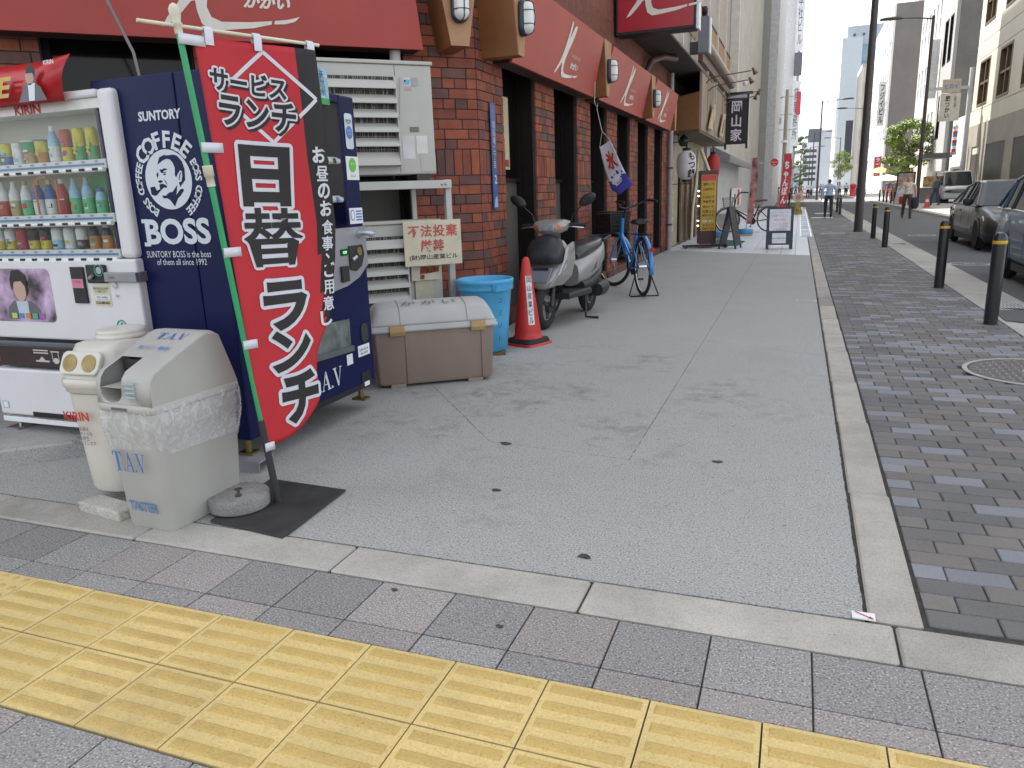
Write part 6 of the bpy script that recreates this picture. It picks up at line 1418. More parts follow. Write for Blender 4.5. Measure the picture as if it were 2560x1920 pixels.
MB().loft([rs_(.06, .20, .34, .58), rs_(.12, .28, .34, .63), rs_(.30, .34, .36, .66), rs_(.55, .35, .42, .70), rs_(.78, .28, .50, .74), rs_(.95, .16, .60, .75), rs_(1.0, .06, .66, .73)], True).build('rear_body', SIL, sc)
MB().loft([rs_(.10, .30, .26, .40), rs_(.35, .34, .26, .42), rs_(.65, .30, .36, .46), rs_(.85, .18, .46, .54)], True).build('lower_skirt', SBK, sc)
MB().loft([rs_(.10, .16, .60, .67), rs_(.15, .24, .60, .735), rs_(.30, .28, .62, .765), rs_(.55, .29, .66, .785), rs_(.75, .25, .69, .80), rs_(.86, .16, .72, .80)], True).build('seat', mat('seat_vinyl', (.05, .052, .05), .3, var=.15), sc)
for sx in (-1, 1): MB().loft([[(sx * .176, .22, .47), (sx * .176, .34, .50), (sx * .176, .42, .56), (sx * .176, .36, .50)], [(sx * .182, .22, .47), (sx * .182, .34, .50), (sx * .182, .42, .56), (sx * .182, .36, .50)]], True, False).build('side_vent', SBK, sc)
q = MB(); q.tube([(.17, .42, .26), (.17, .56, .27), (.16, .68, .28)], [.07, .085, .07], 14); q.tube([(-.15, .30, .22), (-.17, .60, .27), (-.17, .90, .32)], [.03, .06, .05], 12); q.build('engine', SBK, sc)
q = MB(); q.tube([(-.12, .18, .26), (-.17, .10, .08), (-.20, .02, .018), (-.26, .0, .012)], .014, 6); q.tube([(-.12, .18, .26), (.12, .18, .26)], .014, 6); q.tube([(.12, .18, .26), (.15, .12, .10), (.17, .08, .02), (.30, .10, .014)], .014, 6); q.build('stand', SBK, sc)
MB().box(-.06, .06, .985, 1.01, .60, .66).build('tail_lamp', mat('tail_red', (.4, .02, .02), .2), sc)
q = MB(); q.tube([(-.13, .75, .77), (-.13, 1.02, .80), (.13, 1.02, .80), (.13, .75, .77)], .012, 8); q.build('rear_rack', SBK, sc)

sc.scale = (1.1, 1.1, 1.1)

def bicycle(loc, rz, lab, fm, basket, black=False, steer=0.0):
    """forward = +Y"""
    e = empty('bicycle', loc, rz, lab, 'bicycle')
    R_ = .315; r = .02; zc = R_ + r; yr, yf = -.54, .56
    for y, nm in ((yr, 'rear_wheel'), (yf, 'front_wheel')):
        w = MB().torus((0, y, zc), R_, r, (1, 0, 0), 44, 8).build(nm, RUBBER, e)
        MB().torus((0, y, zc), R_ - .018, .010, (1, 0, 0), 44, 6).build('rim', CHROME, w)
        q = MB()
        for k in range(18): a = 2 * PI * k / 18; q.tube([(.02 * (1 if k % 2 else -1), y, zc), (0, y + (R_ - .02) * math.cos(a), zc + (R_ - .02) * math.sin(a))], .0018, 4)
        tag(q.build('spokes', STEEL, w), kind='stuff')
        q = MB(); q.tube([(-.045, y, zc), (.045, y, zc)], .022, 10); q.build('hub', CHROME, w)
        f = MB(); rg = []
        a0, a1 = (R(20), R(190)) if y < 0 else (R(15), R(150))
        for k in range(15):
            a = a0 + (a1 - a0) * k / 14; a = a if y < 0 else a + R(5)
            c = [(-.026, .345), (-.02, .358), (0, .363), (.02, .358), (.026, .345)]
            rg.append([(x, y - rr_ * math.cos(PI - a) * (1 if y < 0 else 1), zc + rr_ * math.sin(a)) for x, rr_ in c])
        f.loft(rg, False, True, closed=False); f.build('mudguard', fm, e).modifiers.new('t', 'SOLIDIFY').thickness = .002
    bbp = (0, -.10, .29); seat_t = (0, -.27, .72); head_t = (0, .36, .86); head_b = (0, .40, .66)
    q = MB(); q.tube([head_b, (0, .22, .46), (0, .05, .33), bbp], .027, 10); q.tube([head_t, head_b], .022, 10); q.build('frame', fm, e)
    q = MB(); q.tube([bbp, seat_t], .019, 10); q.build('seat_tube', fm, e)
    q = MB(); q.tube([(0, .33, .60), (0, .05, .44), (0, -.17, .47)], .016, 8); q.build('cross_tube', fm, e)
    for sx in (-1, 1):
        q = MB(); q.tube([bbp, (sx * .05, -.25, .30), (sx * .055, yr, zc)], .011, 8); q.build('chain_stay', fm, e)
        q = MB(); q.tube([(0, -.22, .60), (sx * .05, -.32, .54), (sx * .055, yr, zc)], .010, 8); q.build('seat_stay', fm, e)
        q = MB(); q.tube([(sx * .02, .41, .64), (sx * .05, .46, .56), (sx * .05, yf, zc)], .011, 8); q.build('fork_blade', fm, e)
    q = MB(); q.tube([seat_t, (0, -.31, .80)], .012, 8); q.build('seat_post', CHROME, e)
    MB().loft([[(x * w, y, .815 + h + z) for x, z in ((-1, 0), (-.7, .035), (0, .045), (.7, .035), (1, 0), (.5, -.015), (-.5, -.015))] for y, w, h in ((-.46, .06, .015), (-.44, .105, .015), (-.34, .10, .01), (-.24, .05, .0), (-.16, .025, .0), (-.14, .01, 0))], True).build('saddle', BLACKPL if not black else mat('saddle_brown', (.14, .05, .04), .5), e)
    q = MB(); q.tube([head_t, (0, .33, .97)], .012, 8); q.tube([(-.27, .10, 1.06), (-.25, .22, 1.07), (-.12, .31, 1.0), (0, .335, .975), (.12, .31, 1.0), (.25, .22, 1.07), (.27, .10, 1.06)], .011, 8); q.build('handlebar', BLACK, e)
    for sx in (-1, 1):
        q = MB(); q.tube([(sx * .255, .19, 1.068), (sx * .275, .06, 1.055)], .017, 8); q.build('grip', BLACK, e)
        q = MB(); q.tube([(sx * .22, .27, 1.05), (sx * .26, .20, 1.035), (sx * .27, .12, 1.03)], .005, 6); q.build('brake_lever', CHROME, e)
    b = MB(); z0, z1 = .68, .94
    def rg_(w, d, z, y): return [(-w / 2, y - d / 2, z), (w / 2, y - d / 2, z), (w / 2, y + d / 2, z), (-w / 2, y + d / 2, z)]
    for k in range(6):
        t = k / 5; w, d, z = .26 + .1 * t, .2 + .08 * t, z0 + (z1 - z0) * t; p = rg_(w, d, z, .56); b.tube(p + [p[0]], .005 if k < 5 else .008, 5, False)
    for k in range(9):
        for (xa, ya) in ((1, 0), (0, 1)):
            t = -1 + 2 * k / 8
            for sg in (-1, 1):
                lo_ = (t * .13, .56 + sg * .10, z0) if xa else (sg * .13, .56 + t * .10, z0); hi = (t * .18, .56 + sg * .14, z1) if xa else (sg * .18, .56 + t * .14, z1)
                b.tube([lo_, hi], .004, 4, False)
    tag(b.build('basket', basket, e), kind='stuff')
    if not black: MB().loft([rg_(.25, .19, z0 + .01, .56), rg_(.34, .27, z1 - .02, .56)], True, False).build('basket_liner', mat('basket_black', (.02, .018, .018), .8), e)
    q = MB(); q.tube([(-.07, -.25, .70), (-.07, -.72, .70), (.07, -.72, .70), (.07, -.25, .70)], .006, 6); q.tube([(0, -.3, .705), (0, -.72, .705)], .006, 6)
    for sx in (-1, 1): q.tube([(sx * .07, -.62, .70), (sx * .06, yr, zc)], .005, 6)
    q.build('carrier', BLACK if not black else STEEL, e)
    q = MB(); q.disc((0, bbp[1], bbp[2]), .09, (1, 0, 0), 24, .01); q.tube([(.06, bbp[1], bbp[2]), (.075, -.06, .14)], .010, 6); q.tube([(-.06, bbp[1], bbp[2]), (-.075, -.14, .44)], .010, 6); q.build('crankset', BLACK, e)
    for p in ((.11, -.06, .14), (-.11, -.14, .44)): MB().cbox(p, (.08, .06, .02)).build('pedal', BLACKPL, e)
    q = MB(); q.tube([(-.06, yr, zc), (-.17, yr - .06, .02), (-.16, yr - .10, .012), (.16, yr - .10, .012), (.17, yr - .06, .02), (.06, yr, zc)], .008, 6); q.build('stand', BLACK, e)
    MB().disc((0, yr - .36, .55), .028, (0, 1, 0), 16, .02).build('reflector', mat('tail_red', (.4, .02, .02)), e)
    if steer:
        A = Matrix.Translation((0, .40, 0)) @ Matrix.Rotation(steer, 4, 'Z') @ Matrix.Translation((0, -.40, 0))
        for ch in e.children:
            ym = sum((v.co.y for v in ch.data.vertices)) / len(ch.data.vertices)
            if ch.name.split('.')[0] in ('front_wheel', 'fork_blade', 'handlebar', 'grip', 'brake_lever', 'basket', 'basket_liner') or (ch.name.startswith('mudguard') and ym > 0): ch.matrix_local = A
    e.scale = (1.19, 1.19, 1.19)
    return e
BBL = mat('bike_blue', (.03, .22, .55), .28, var=.05, coat=.4)
bicycle((-2.25, 10.88, 0), R(27), 'bright blue bicycle with black basket and rear stand', BBL, mat('basket_black', (.02, .018, .018)), steer=R(28))
bicycle((-1.50, 26.0, .004), R(100), 'black city bicycle with wire basket parked on pale tiles', BLACK, STEEL, True)

# ================================================================== cars
CGL = mat('car_glass', (.02, .028, .032), .05, var=.2, spec=.5)
def car(loc, rz, L_, W_, H_, pm, lab, name, cat, kind):
    """forward = -Y; body lofted from side stations"""
    e = empty(name, loc, rz, lab, cat)
    def station(y, zb, zs, w, wt=None, tum=.94):
        w2 = w / 2; wt = w2 * tum if wt is None else wt
        return [(-w2 * .9, y, zb), (-w2, y, zb + .12), (-w2 * 1.0, y, (zb + zs) / 2), (-wt, y, zs), (-wt * .8, y, zs + .025), (wt * .8, y, zs + .025), (wt, y, zs), (w2, y, (zb + zs) / 2), (w2, y, zb + .12), (w2 * .9, y, zb)]
    h = L_ / 2
    if kind == 'sedan': st = [(-h, .32, .52, .72), (-h + .08, .22, .62, .9), (-h + .35, .18, .72, .98), (-h + 1.1, .18, .86, 1), (-h + 1.5, .18, .90, 1), (0, .18, .90, 1), (h - 1.2, .2, .92, 1), (h - .5, .22, .93, .97), (h - .1, .28, .88, .9), (h, .36, .72, .78)]
    elif kind == 'wagon': st = [(-h, .34, .62, .75), (-h + .1, .24, .74, .92), (-h + .4, .2, .84, .98), (-h + 1.0, .2, .94, 1), (0, .2, .97, 1), (h - .8, .22, 1.0, 1), (h - .2, .26, 1.0, .97), (h, .36, .9, .86)]
    else: st = [(-h, .36, .86, .88), (-h + .08, .26, .95, .95), (-h + .3, .24, 1.08, .98), (-h + .7, .24, 1.12, 1), (0, .24, 1.12, 1), (h - .3, .26, 1.12, 1), (h, .32, 1.08, .96)]
    body = MB().loft([station(y, zb, zs, W_ * k) for y, zb, zs, k in st], True).build('body', pm, e)
    # greenhouse
    if kind == 'sedan': gh = [(-h + 1.25, .90, .90, .80), (-h + 1.95, .90, H_ - .04, .70), (-h + 2.3, .90, H_, .68), (h - 1.9, .92, H_ - .01, .67), (h - 1.3, .92, H_ - .12, .66), (h - .62, .92, .95, .74)]
    elif kind == 'wagon': gh = [(-h + .95, .93, .95, .84), (-h + 1.65, .95, H_ - .05, .76), (-h + 2.0, .96, H_, .75), (h - .9, 1.0, H_ - .02, .74), (h - .4, 1.0, H_ - .12, .72), (h - .05, 1.0, 1.05, .8)]
    else: gh = [(-h + .22, 1.08, 1.1, .90), (-h + .75, 1.1, H_ - .06, .84), (-h + 1.1, 1.1, H_, .83), (h - .35, 1.1, H_, .83), (h - .08, 1.1, H_ - .06, .82), (h - .02, 1.1, 1.15, .88)]
    rgs = []
    for y, zb, zt, k in gh:
        zt = max(zt, zb + .01)
        wb_, wt_ = W_ / 2 * .93, W_ / 2 * k; t = (zt - zb) / max(.01, H_ - zb); wt_ = wb_ + (wt_ - wb_) * t
        rgs.append([(-wb_, y, zb), (-wt_, y, zt - .03 * t), (-wt_ * .85, y, zt), (wt_ * .85, y, zt), (wt_, y, zt - .03 * t), (wb_, y, zb)])
    cab = MB(); n = 6
    for i in range(len(rgs) - 1):
        for j in range(n - 1):
            glassy = (j in (0, 4)) and 0 < i < len(rgs) - 2 + (1 if kind == 'van' else 0) or (i in (0, len(rgs) - 2) and True)
            cab.cm = 1 if glassy else 0
            cab.add([rgs[i][j], rgs[i][j + 1], rgs[i + 1][j + 1], rgs[i + 1][j]], [(0, 1, 2, 3)], True)
    cab.build('cabin', [pm, CGL], e)
    # pillars
    for sx in (0, 1):
        for i in range(len(rgs)):
            a = rgs[i][0] if sx == 0 else rgs[i][5]; c = rgs[i][1] if sx == 0 else rgs[i][4]
            if abs(c[2] - a[2]) < .08: continue
            MB().tube([a, c], .028 if i not in (2,) else .02, 6).build('pillar', pm if i in (1, len(rgs) - 2) else BLACK, e)
        for i in range(len(rgs) - 1):
            a = rgs[i][1] if sx == 0 else rgs[i][4]; c = rgs[i + 1][1] if sx == 0 else rgs[i + 1][4]
            MB().tube([a, c], .026, 6).build('roof_rail', pm, e)
            a = rgs[i][0] if sx == 0 else rgs[i][5]; c = rgs[i + 1][0] if sx == 0 else rgs[i + 1][5]
            MB().tube([a, c], .018, 6).build('belt_trim', CHROME if kind == 'wagon' else pm, e)
    ya, yb = (-h + .85, h - .95) if kind != 'van' else (-h + .9, h - .9)
    for yy in (ya, yb):
        for sx in (-1, 1):
            xw = sx * (W_ / 2 - .10)
            w = MB().torus((xw, yy, .315), .235, .085, (1, 0, 0), 30, 8).build('wheel', RUBBER, e)
            MB().disc((xw + sx * .07, yy, .315), .20, (1, 0, 0), 24, .02).build('hubcap', mat('hub_grey', (.35, .35, .36), .35, .6), w)
            q = MB()
            for k in range(7): a = 2 * PI * k / 7; q.tube([(xw + sx * .083, yy + .04 * math.cos(a), .315 + .04 * math.sin(a)), (xw + sx * .083, yy + .18 * math.cos(a), .315 + .18 * math.sin(a))], .016, 5)
            q.build('hub_spokes', mat('hub_light', (.55, .55, .56), .3, .7), w)
            q = MB(); rg = []
            for k in range(13):
                a = PI * k / 12; rg.append([(sx * (W_ / 2 - .004), yy + .34 * math.cos(a), .315 + .35 * math.sin(a)), (sx * (W_ / 2 + .006), yy + .34 * math.cos(a), .315 + .35 * math.sin(a)), (sx * (W_ / 2 + .006), yy + .30 * math.cos(a), .315 + .31 * math.sin(a)), (sx * (W_ / 2 - .02), yy + .30 * math.cos(a), .315 + .31 * math.sin(a))])
            q.loft(rg, True); q.build('wheel_arch', pm, e)
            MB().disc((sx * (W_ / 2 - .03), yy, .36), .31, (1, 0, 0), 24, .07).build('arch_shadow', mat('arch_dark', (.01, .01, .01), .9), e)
    zm = {'sedan': .98, 'wagon': 1.06, 'van': 1.2}[kind]; ym = {'sedan': -h + 1.62, 'wagon': -h + 1.35, 'van': -h + .62}[kind]
    for sx in (-1, 1): MB().loft([sect(.10, ym - .05, ym + .02, zm - .07, 3, 12), sect(.20, ym - .08, ym + .03, zm, 3, 12), sect(.18, ym - .07, ym + .03, zm + .07, 3, 12)], True).build('mirror', BLACKPL if kind != 'wagon' else pm, e).location = (sx * (W_ / 2 + .06), 0, 0)
    HL = mat('car_lamp', (.55, .57, .58), .12, .4, var=.2, scale=20)
    zl = {'sedan': .62, 'wagon': .74, 'van': .72}[kind]; yl = -h
    for sx in (-1, 1):
        if kind == 'van': MB().box(-.17, .17, -.03, .03, -.075, .075).build('headlamp', HL, e, bevel=.015).location = (sx * (W_ / 2 - .28), yl + .03, zl)
        else: MB().loft([[(sx * (W_ / 2 - .50), yl + .06, zl - .07), (sx * (W_ / 2 - .05), yl + .32, zl - .05), (sx * (W_ / 2 - .03), yl + .52, zl + .09), (sx * (W_ / 2 - .45), yl + .14, zl + .05)], [(sx * (W_ / 2 - .50), yl + .12, zl - .07), (sx * (W_ / 2 - .1), yl + .36, zl - .05), (sx * (W_ / 2 - .08), yl + .56, zl + .10), (sx * (W_ / 2 - .45), yl + .2, zl + .06)]], True, False).build('headlamp', HL, e)
        MB().box(-.12, .12, -.02, .02, -.1, .1).build('tail_lamp', mat('tail_red', (.4, .02, .02)), e, bevel=.02).location = (sx * (W_ / 2 - .22), h - .01, zl + .1)
    if kind == 'van':
        for k in range(3): MB().box(-.5, .5, yl - .012, yl + .01, .62 + .075 * k, .665 + .075 * k).build('grille_bar', BLACK, e)
        MB().box(-W_ / 2 * .9, W_ / 2 * .9, yl - .05, yl + .1, .30, .52).build('bumper', pm, e, bevel=.04)
        for sx in (-1, 1): MB().box(-.07, .07, -.012, .012, -.05, .05).build('indicator', mat('amber', (.55, .13, .02)), e).location = (sx * (W_ / 2 - .10), yl + .05, .72)
    else:
        MB().box(-.45, .45, yl + .0, yl + .06, zl - .10, zl + .02).build('grille', BLACK, e); MB().box(-W_ / 2 * .8, W_ / 2 * .8, yl - .03, yl + .2, .26, .46).build('bumper', pm, e, bevel=.05)
    q = MB().box(-.17, .17, yl - .06, yl - .05, .36, .52).build('number_plate', mat('plate_white', (.6, .62, .6), .5), e)
    for sx in (-1, 1):
        for yy in ((-.05, .85) if kind != 'van' else (-h + 1.1,)): MB().box(sx * (W_ / 2 - .004), sx * (W_ / 2 + .02), yy + .35, yy + .52, zm - .22, zm - .18).build('door_handle', CHROME if kind != 'sedan' else pm, e)
        for yy in ((-.62, .22, 1.05) if kind != 'van' else (-h + .75, -h + 1.6, 0.6)): MB().box(sx * (W_ / 2 - .002), sx * (W_ / 2 + .002), yy, yy + .008, .35, zm - .12).build('door_gap', BLACK, e)
        MB().box(sx * (W_ / 2 - .01), sx * (W_ / 2 + .012), ya + .45, yb - .45, .42, .47).build('side_moulding', pm if kind != 'van' else SBK, e)
        MB().box(sx * (W_ / 2 - .09), sx * (W_ / 2 - .02), ya + .4, yb - .4, .16, .27).build('sill', BLACKPL, e)
    return e
car((4.40, 20.05, -.05), 0, 4.6, 1.74, 1.44, mat('car_graphite', (.02, .022, .022), .35, .1, coat=.4, var=.03), 'dark grey saloon car waiting in the road behind bollards', 'saloon_car', 'car', 'sedan')
car((3.78, 12.05, -.05), 0, 4.3, 1.72, 1.56, mat('car_blue', (.012, .058, .125), .35, .1, coat=.4, var=.03), 'blue wagon cut off by the right edge of the picture', 'wagon_car', 'car', 'wagon')
car((9.35, 57.6, .035), 0, 4.5, 1.72, 1.98, mat('van_silver', (.50, .53, .52), .35, .3, coat=.4, var=.05), 'pale silver van parked on the far pavement facing the camera', 'parked_van', 'van', 'van')
car((7.6, 118, -.05), R(4), 4.4, 1.7, 1.5, mat('car_white', (.65, .66, .68), .3, .0, coat=.5, var=.05), 'white car far up the road beneath the parasols', 'distant_car', 'car', 'wagon')
# ================================================================== bollards and street lamps
YEL = mat('reflector_amber', (.62, .33, .02), .35); BOLM = mat('bollard_black', (.016, .016, .017), .28, var=.1, coat=.2)
b0 = empty('bollard', (1.845, 8.55, 0), 0, 'black bollard with amber band nearest the camera', 'bollard', 'black bollards along the pavement')
MB().lathe([(.062, 0), (.062, .80), (.060, .84), (.052, .868), (.036, .888), (.016, .897), (.001, .899)], 28).build('post', BOLM, b0)
MB().lathe([(.0628, .785), (.0645, .79), (.0645, .812), (.0628, .817)], 28, cap=False).build('amber_band', YEL, b0)
MB().lathe([(.075, .0), (.075, .004), (.063, .006)], 24).build('foot_ring', DARKMETAL, b0)
for (x, y, l) in ((1.83, 11.5, 'black bollard with amber band second from the camera'), (1.85, 18.9, 'black bollard with amber band in the middle pair, nearer one'), (1.87, 22.1, 'black bollard with amber band in the middle pair, farther one'), (1.9, 40.8, 'small distant black bollard right of the walking man, nearer of two'), (1.9, 43.9, 'small distant black bollard right of the walking man, farther of two')):
    c = copy_tree(b0); c.location = (x, y, 0); c['label'] = l
for i, (x, y) in enumerate(((6.0, 57.5), (6.0, 59.6), (6.0, 62.5), (6.0, 64.8), (6.0, 68.0))):
    c = copy_tree(b0); c.location = (x, y, .035); c['label'] = ('nearest', 'second', 'middle', 'fourth', 'farthest')[i] + ' of five thin black bollards along the far pavement'; c['group'] = 'bollards on the far pavement'
LPM = mat('lamp_pole_brown', (.055, .048, .045), .4, .3, var=.1)
def lamp(loc, h, r0, r1, armdir, arml, lab, box=False, zarm=None):
    e = empty('street_lamp', loc, 0, lab, 'street lamp', 'street lamps')
    MB().tube([(0, 0, 0), (0, 0, h * .25), (0, 0, h)], [r0, r0 * .93, r1], 18).build('pole', LPM, e)
    MB().lathe([(r0 * 1.12, 0), (r0 * 1.12, .03), (r0, .05)], 18).build('base_collar', LPM, e)
    za = zarm or h - .15; d = armdir
    MB().tube([(0, 0, za), (d * arml * .5, 0, za + .12), (d * arml, 0, za + .18)], [r1 * .6, r1 * .5, r1 * .4], 10).build('arm', LPM, e)
    q = MB(); q.loft([[(d * (arml + t), w * s_, za + .18 + .02 * t + z) for s_, z in ((-1, 0), (-.7, hh), (.7, hh), (1, 0), (.7, -.06), (-.7, -.06))] for t, w, hh in ((-.1, .06, .05), (.15, .14, .09), (.7, .15, .09), (.95, .08, .05))], True); q.build('lantern_head', LPM, e)
    if box: MB().box(-r0 - .07, -r0 + .01, -.08, .08, 1.1, 2.2).build('control_box', LPM, e)
    return e
lamp((1.72, 25.35, 0), 10.5, .125, .07, 1, 2.0, 'tall dark street lamp pole in the pavement between bollards')
lamp((6.1, 47.9, .035), 9.8, .11, .07, -1, 1.6, 'street lamp on the far pavement beside an orange cone')
lamp((1.65, 84.5, 0), 9.5, .12, .07, 1, 1.9, 'street lamp on the near pavement beyond the walking man')
lamp((6.2, 96.0, .035), 9.6, .12, .07, -1, 1.8, 'street lamp on far pavement by the beige tower')
lamp((1.7, 132, 0), 9.5, .12, .07, 1, 1.9, 'distant street lamp on the left of the road, nearer of two'); lamp((6.3, 150, 0), 9.5, .12, .07, -1, 1.8, 'distant street lamp on the right of the road by tree'); lamp((1.7, 180, 0), 9.5, .12, .07, 1, 1.9, 'distant street lamp on the left of the road, farther of two')
# ================================================================== buildings across the road
def windows(e, F, rects, wm, fm, depth=.25, frame_t=.08, mull=(1, 1)):
    """each window: frame, recessed pane (sub-part), mullions; F = facade frame local to e (x along, y up, z out)"""
    for (x0, x1, z0, z1) in rects:
        b = MB(); b.M = F; t = frame_t
        b.box(x0, x0 + t, z0, z1, -depth, .03).box(x1 - t, x1, z0, z1, -depth, .03).box(x0 + t, x1 - t, z0, z0 + t, -depth, .03).box(x0 + t, x1 - t, z1 - t, z1, -depth, .03)
        for k in range(1, mull[0] + 1): xm = x0 + (x1 - x0) * k / (mull[0] + 1); b.box(xm - t / 2, xm + t / 2, z0 + t, z1 - t, -depth + .02, -.02)
        for k in range(1, mull[1] + 1): zm = z0 + (z1 - z0) * k / (mull[1] + 1); b.box(x0 + t, x1 - t, zm - t / 2, zm + t / 2, -depth + .02, -.03)
        w = b.build('window', fm, e)
        q = MB(); q.M = F; q.box(x0 + t, x1 - t, z0 + t, z1 - t, -depth - .01, -depth + .01); q.build('pane', wm, w)
def facade(e, F, W_, H_, rects, m, depth=.25, name='street_wall'):
    """wall sheet with real openings: strips between the windows"""
    xs = sorted({0, W_} | {r[0] for r in rects} | {r[1] for r in rects}); zs = sorted({0, H_} | {r[2] for r in rects} | {r[3] for r in rects})
    b = MB(); b.M = F
    for j in range(len(zs) - 1):
        run = None
        for i in range(len(xs) - 1):
            cx, cz = (xs[i] + xs[i + 1]) / 2, (zs[j] + zs[j + 1]) / 2
            hole = any(r[0] < cx < r[1] and r[2] < cz < r[3] for r in rects)
            if not hole: run = run or [xs[i], xs[i]]; run[1] = xs[i + 1]
            if (hole or i == len(xs) - 2) and run: b.box(run[0], run[1], zs[j], zs[j + 1], -depth - .02, 0); run = None
    return b.build(name, m, e)
def block(name, lab, xf, y0, y1, H_, m, ms, depth=14, rects=(), wm=None, fm=None, **kw):
    """building on the right: street wall at x = xf facing -X, south wall at y0"""
    e = empty(name, (xf, y0, 0), 0, lab, 'building', 'buildings across the road')
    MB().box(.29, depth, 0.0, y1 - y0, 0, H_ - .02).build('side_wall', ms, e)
    F = frame((0, y1 - y0, 0), (0, -1, 0), (0, 0, 1))     # local x runs towards the camera
    rects = list(rects)
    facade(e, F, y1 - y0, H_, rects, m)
    if rects: windows(e, F, rects, wm or CGLW, fm or FRAME, **kw)
    return e
CGLW = mat('office_glass', (.06, .07, .075), .1, var=.4, scale=.6, spec=.6); CGLB = mat('blue_glass', (.2, .3, .36), .12, var=.2, scale=.5)
BEIGE = mat('beige_stone', (.56, .52, .42), .7, var=.05, scale=.6); BEIS = mat('beige_base_stone', (.30, .27, .22), .7, var=.08, scale=.8)
BRNF = mat('bronze_frame', (.14, .095, .05), .4, .4)
# --- nearest: beige stone office with square windows
Wd = 63.4 - 34.0
rects = []
for k in range(5):
    x0 = 1.5 + 5.6 * k
    for z0 in (6.2, 11.3, 16.4): rects.append((x0, x0 + 3.0, z0, z0 + 2.9))
base = [(1.7, 4.0, .0, 3.1), (6.0, 11.0, .0, 3.6), (12.8, 19.5, .0, 3.6), (21, 27, 0, 3.6)]
e = block('beige_office', 'beige stone office building with bronze framed windows at right edge', 11.0, 34.0, 63.4, 21.5, BEIGE, BEIGE, 16, rects, CGLW, BRNF, frame_t=.14, mull=(1, 1))
F = frame((0, Wd, 0), (0, -1, 0), (0, 0, 1))
for (x0, x1, z0, z1) in base:
    q = MB(); q.M = F; q.box(x0, x1, z0 + .04, z1, -.0, .012); q.build('dark_opening', mat('opening_dark', (.05, .042, .032), .5, var=.3, scale=.7), e)
q = MB(); q.M = F
for (a, b_) in ((0, 1.7), (4.0, 6.0), (11.0, 12.8), (19.5, 21), (27, Wd)): q.box(a, b_, .03, 3.6, .0, .06)
q.box(0, Wd, 3.6, 5.0, .0, .06); q.build('base_cladding', BEIS, e)
for z in (5.0, 6.0, 9.3, 10.3, 14.4, 15.4, 19.5):
    q = MB(); q.M = F; q.box(0, Wd, z, z + .035, .0, .008); q.build('stone_joint', mat('joint_brown', (.26, .23, .17), .8), e)
# --- white hoarding and low block in the gap
e = empty('white_hoarding', (11.5, 64.0, 0), 0, 'bright white hoarding wall beside the beige office', 'wall'); MB().box(0, .3, 0, 9.5, 2.2, 6.2).build('panel', WHITE, e); MB().box(0.05, .3, 0, 9.5, 0.03, 2.2).build('lower_panel', mat('hoard_tan', (.42, .36, .28), .7), e); MB().box(-.05, .02, 2.2, 7.2, 1.5, 2.3).build('notice_band', mat('notice_brown', (.25, .17, .1), .6), e)
# --- grey concrete tower
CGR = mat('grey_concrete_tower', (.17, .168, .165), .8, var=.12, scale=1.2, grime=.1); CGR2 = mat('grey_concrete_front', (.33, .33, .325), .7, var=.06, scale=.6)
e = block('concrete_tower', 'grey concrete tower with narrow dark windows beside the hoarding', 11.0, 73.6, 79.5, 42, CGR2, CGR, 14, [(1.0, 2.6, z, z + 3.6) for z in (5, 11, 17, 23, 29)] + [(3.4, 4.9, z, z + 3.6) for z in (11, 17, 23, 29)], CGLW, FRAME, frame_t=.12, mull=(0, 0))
for k in range(5): MB().box(.285, 14.02, -.02, -.002, 6 + 5.2 * k, 6.06 + 5.2 * k).build('formwork_line', mat('form_line', (.2, .2, .2), .8), e)
# --- brownish office with tall paired windows
e = block('brown_office', 'pale brown office block with tall window strips behind the tree', 11.0, 79.6, 94, 36, mat('pale_brown', (.52, .46, .39), .7, var=.06, scale=.6), mat('pale_brown', (.52, .46, .39)), 14, [(.8 + 2.2 * i, 2.2 + 2.2 * i, z, z + 3.2) for i in range(6) for z in (4.5, 9.2, 14, 19, 24)], CGLW, INKW, frame_t=.1, mull=(1, 1))
q = MB().box(-.9, -.1, .2, .3, 8.6, 13.5).build('hung_sign', mat('hung_pale', (.62, .62, .6), .6), e)
# --- white ribbon-window building with dull side wall
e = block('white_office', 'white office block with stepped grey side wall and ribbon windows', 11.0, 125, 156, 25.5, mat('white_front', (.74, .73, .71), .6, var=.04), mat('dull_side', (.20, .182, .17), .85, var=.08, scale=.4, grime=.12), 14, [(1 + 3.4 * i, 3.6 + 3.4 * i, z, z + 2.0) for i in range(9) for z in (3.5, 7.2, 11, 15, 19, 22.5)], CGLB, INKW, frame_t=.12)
MB().box(4, 14, 2, 10, 25.5, 28).build('roof_house', mat('dull_side', (.36, .33, .31)), e); MB().tube([(6, 1, 28), (8.5, 1, 37)], .12, 5).build('roof_mast', STEEL, e); MB().tube([(5, 1, 30), (12, 1, 31)], .09, 5).build('roof_rail', STEEL, e)
q = MB().box(-1.1, -.15, 1.0, 1.25, 9.5, 15.5).build('hung_sign', mat('hung_pale', (.62, .62, .6)), e); text('フジイビル', .6, 5.2, frame((-.62, .98, 12.5), (1, 0, 0), (0, 0, 1)), INK, e, vertical=True, bold=.02)
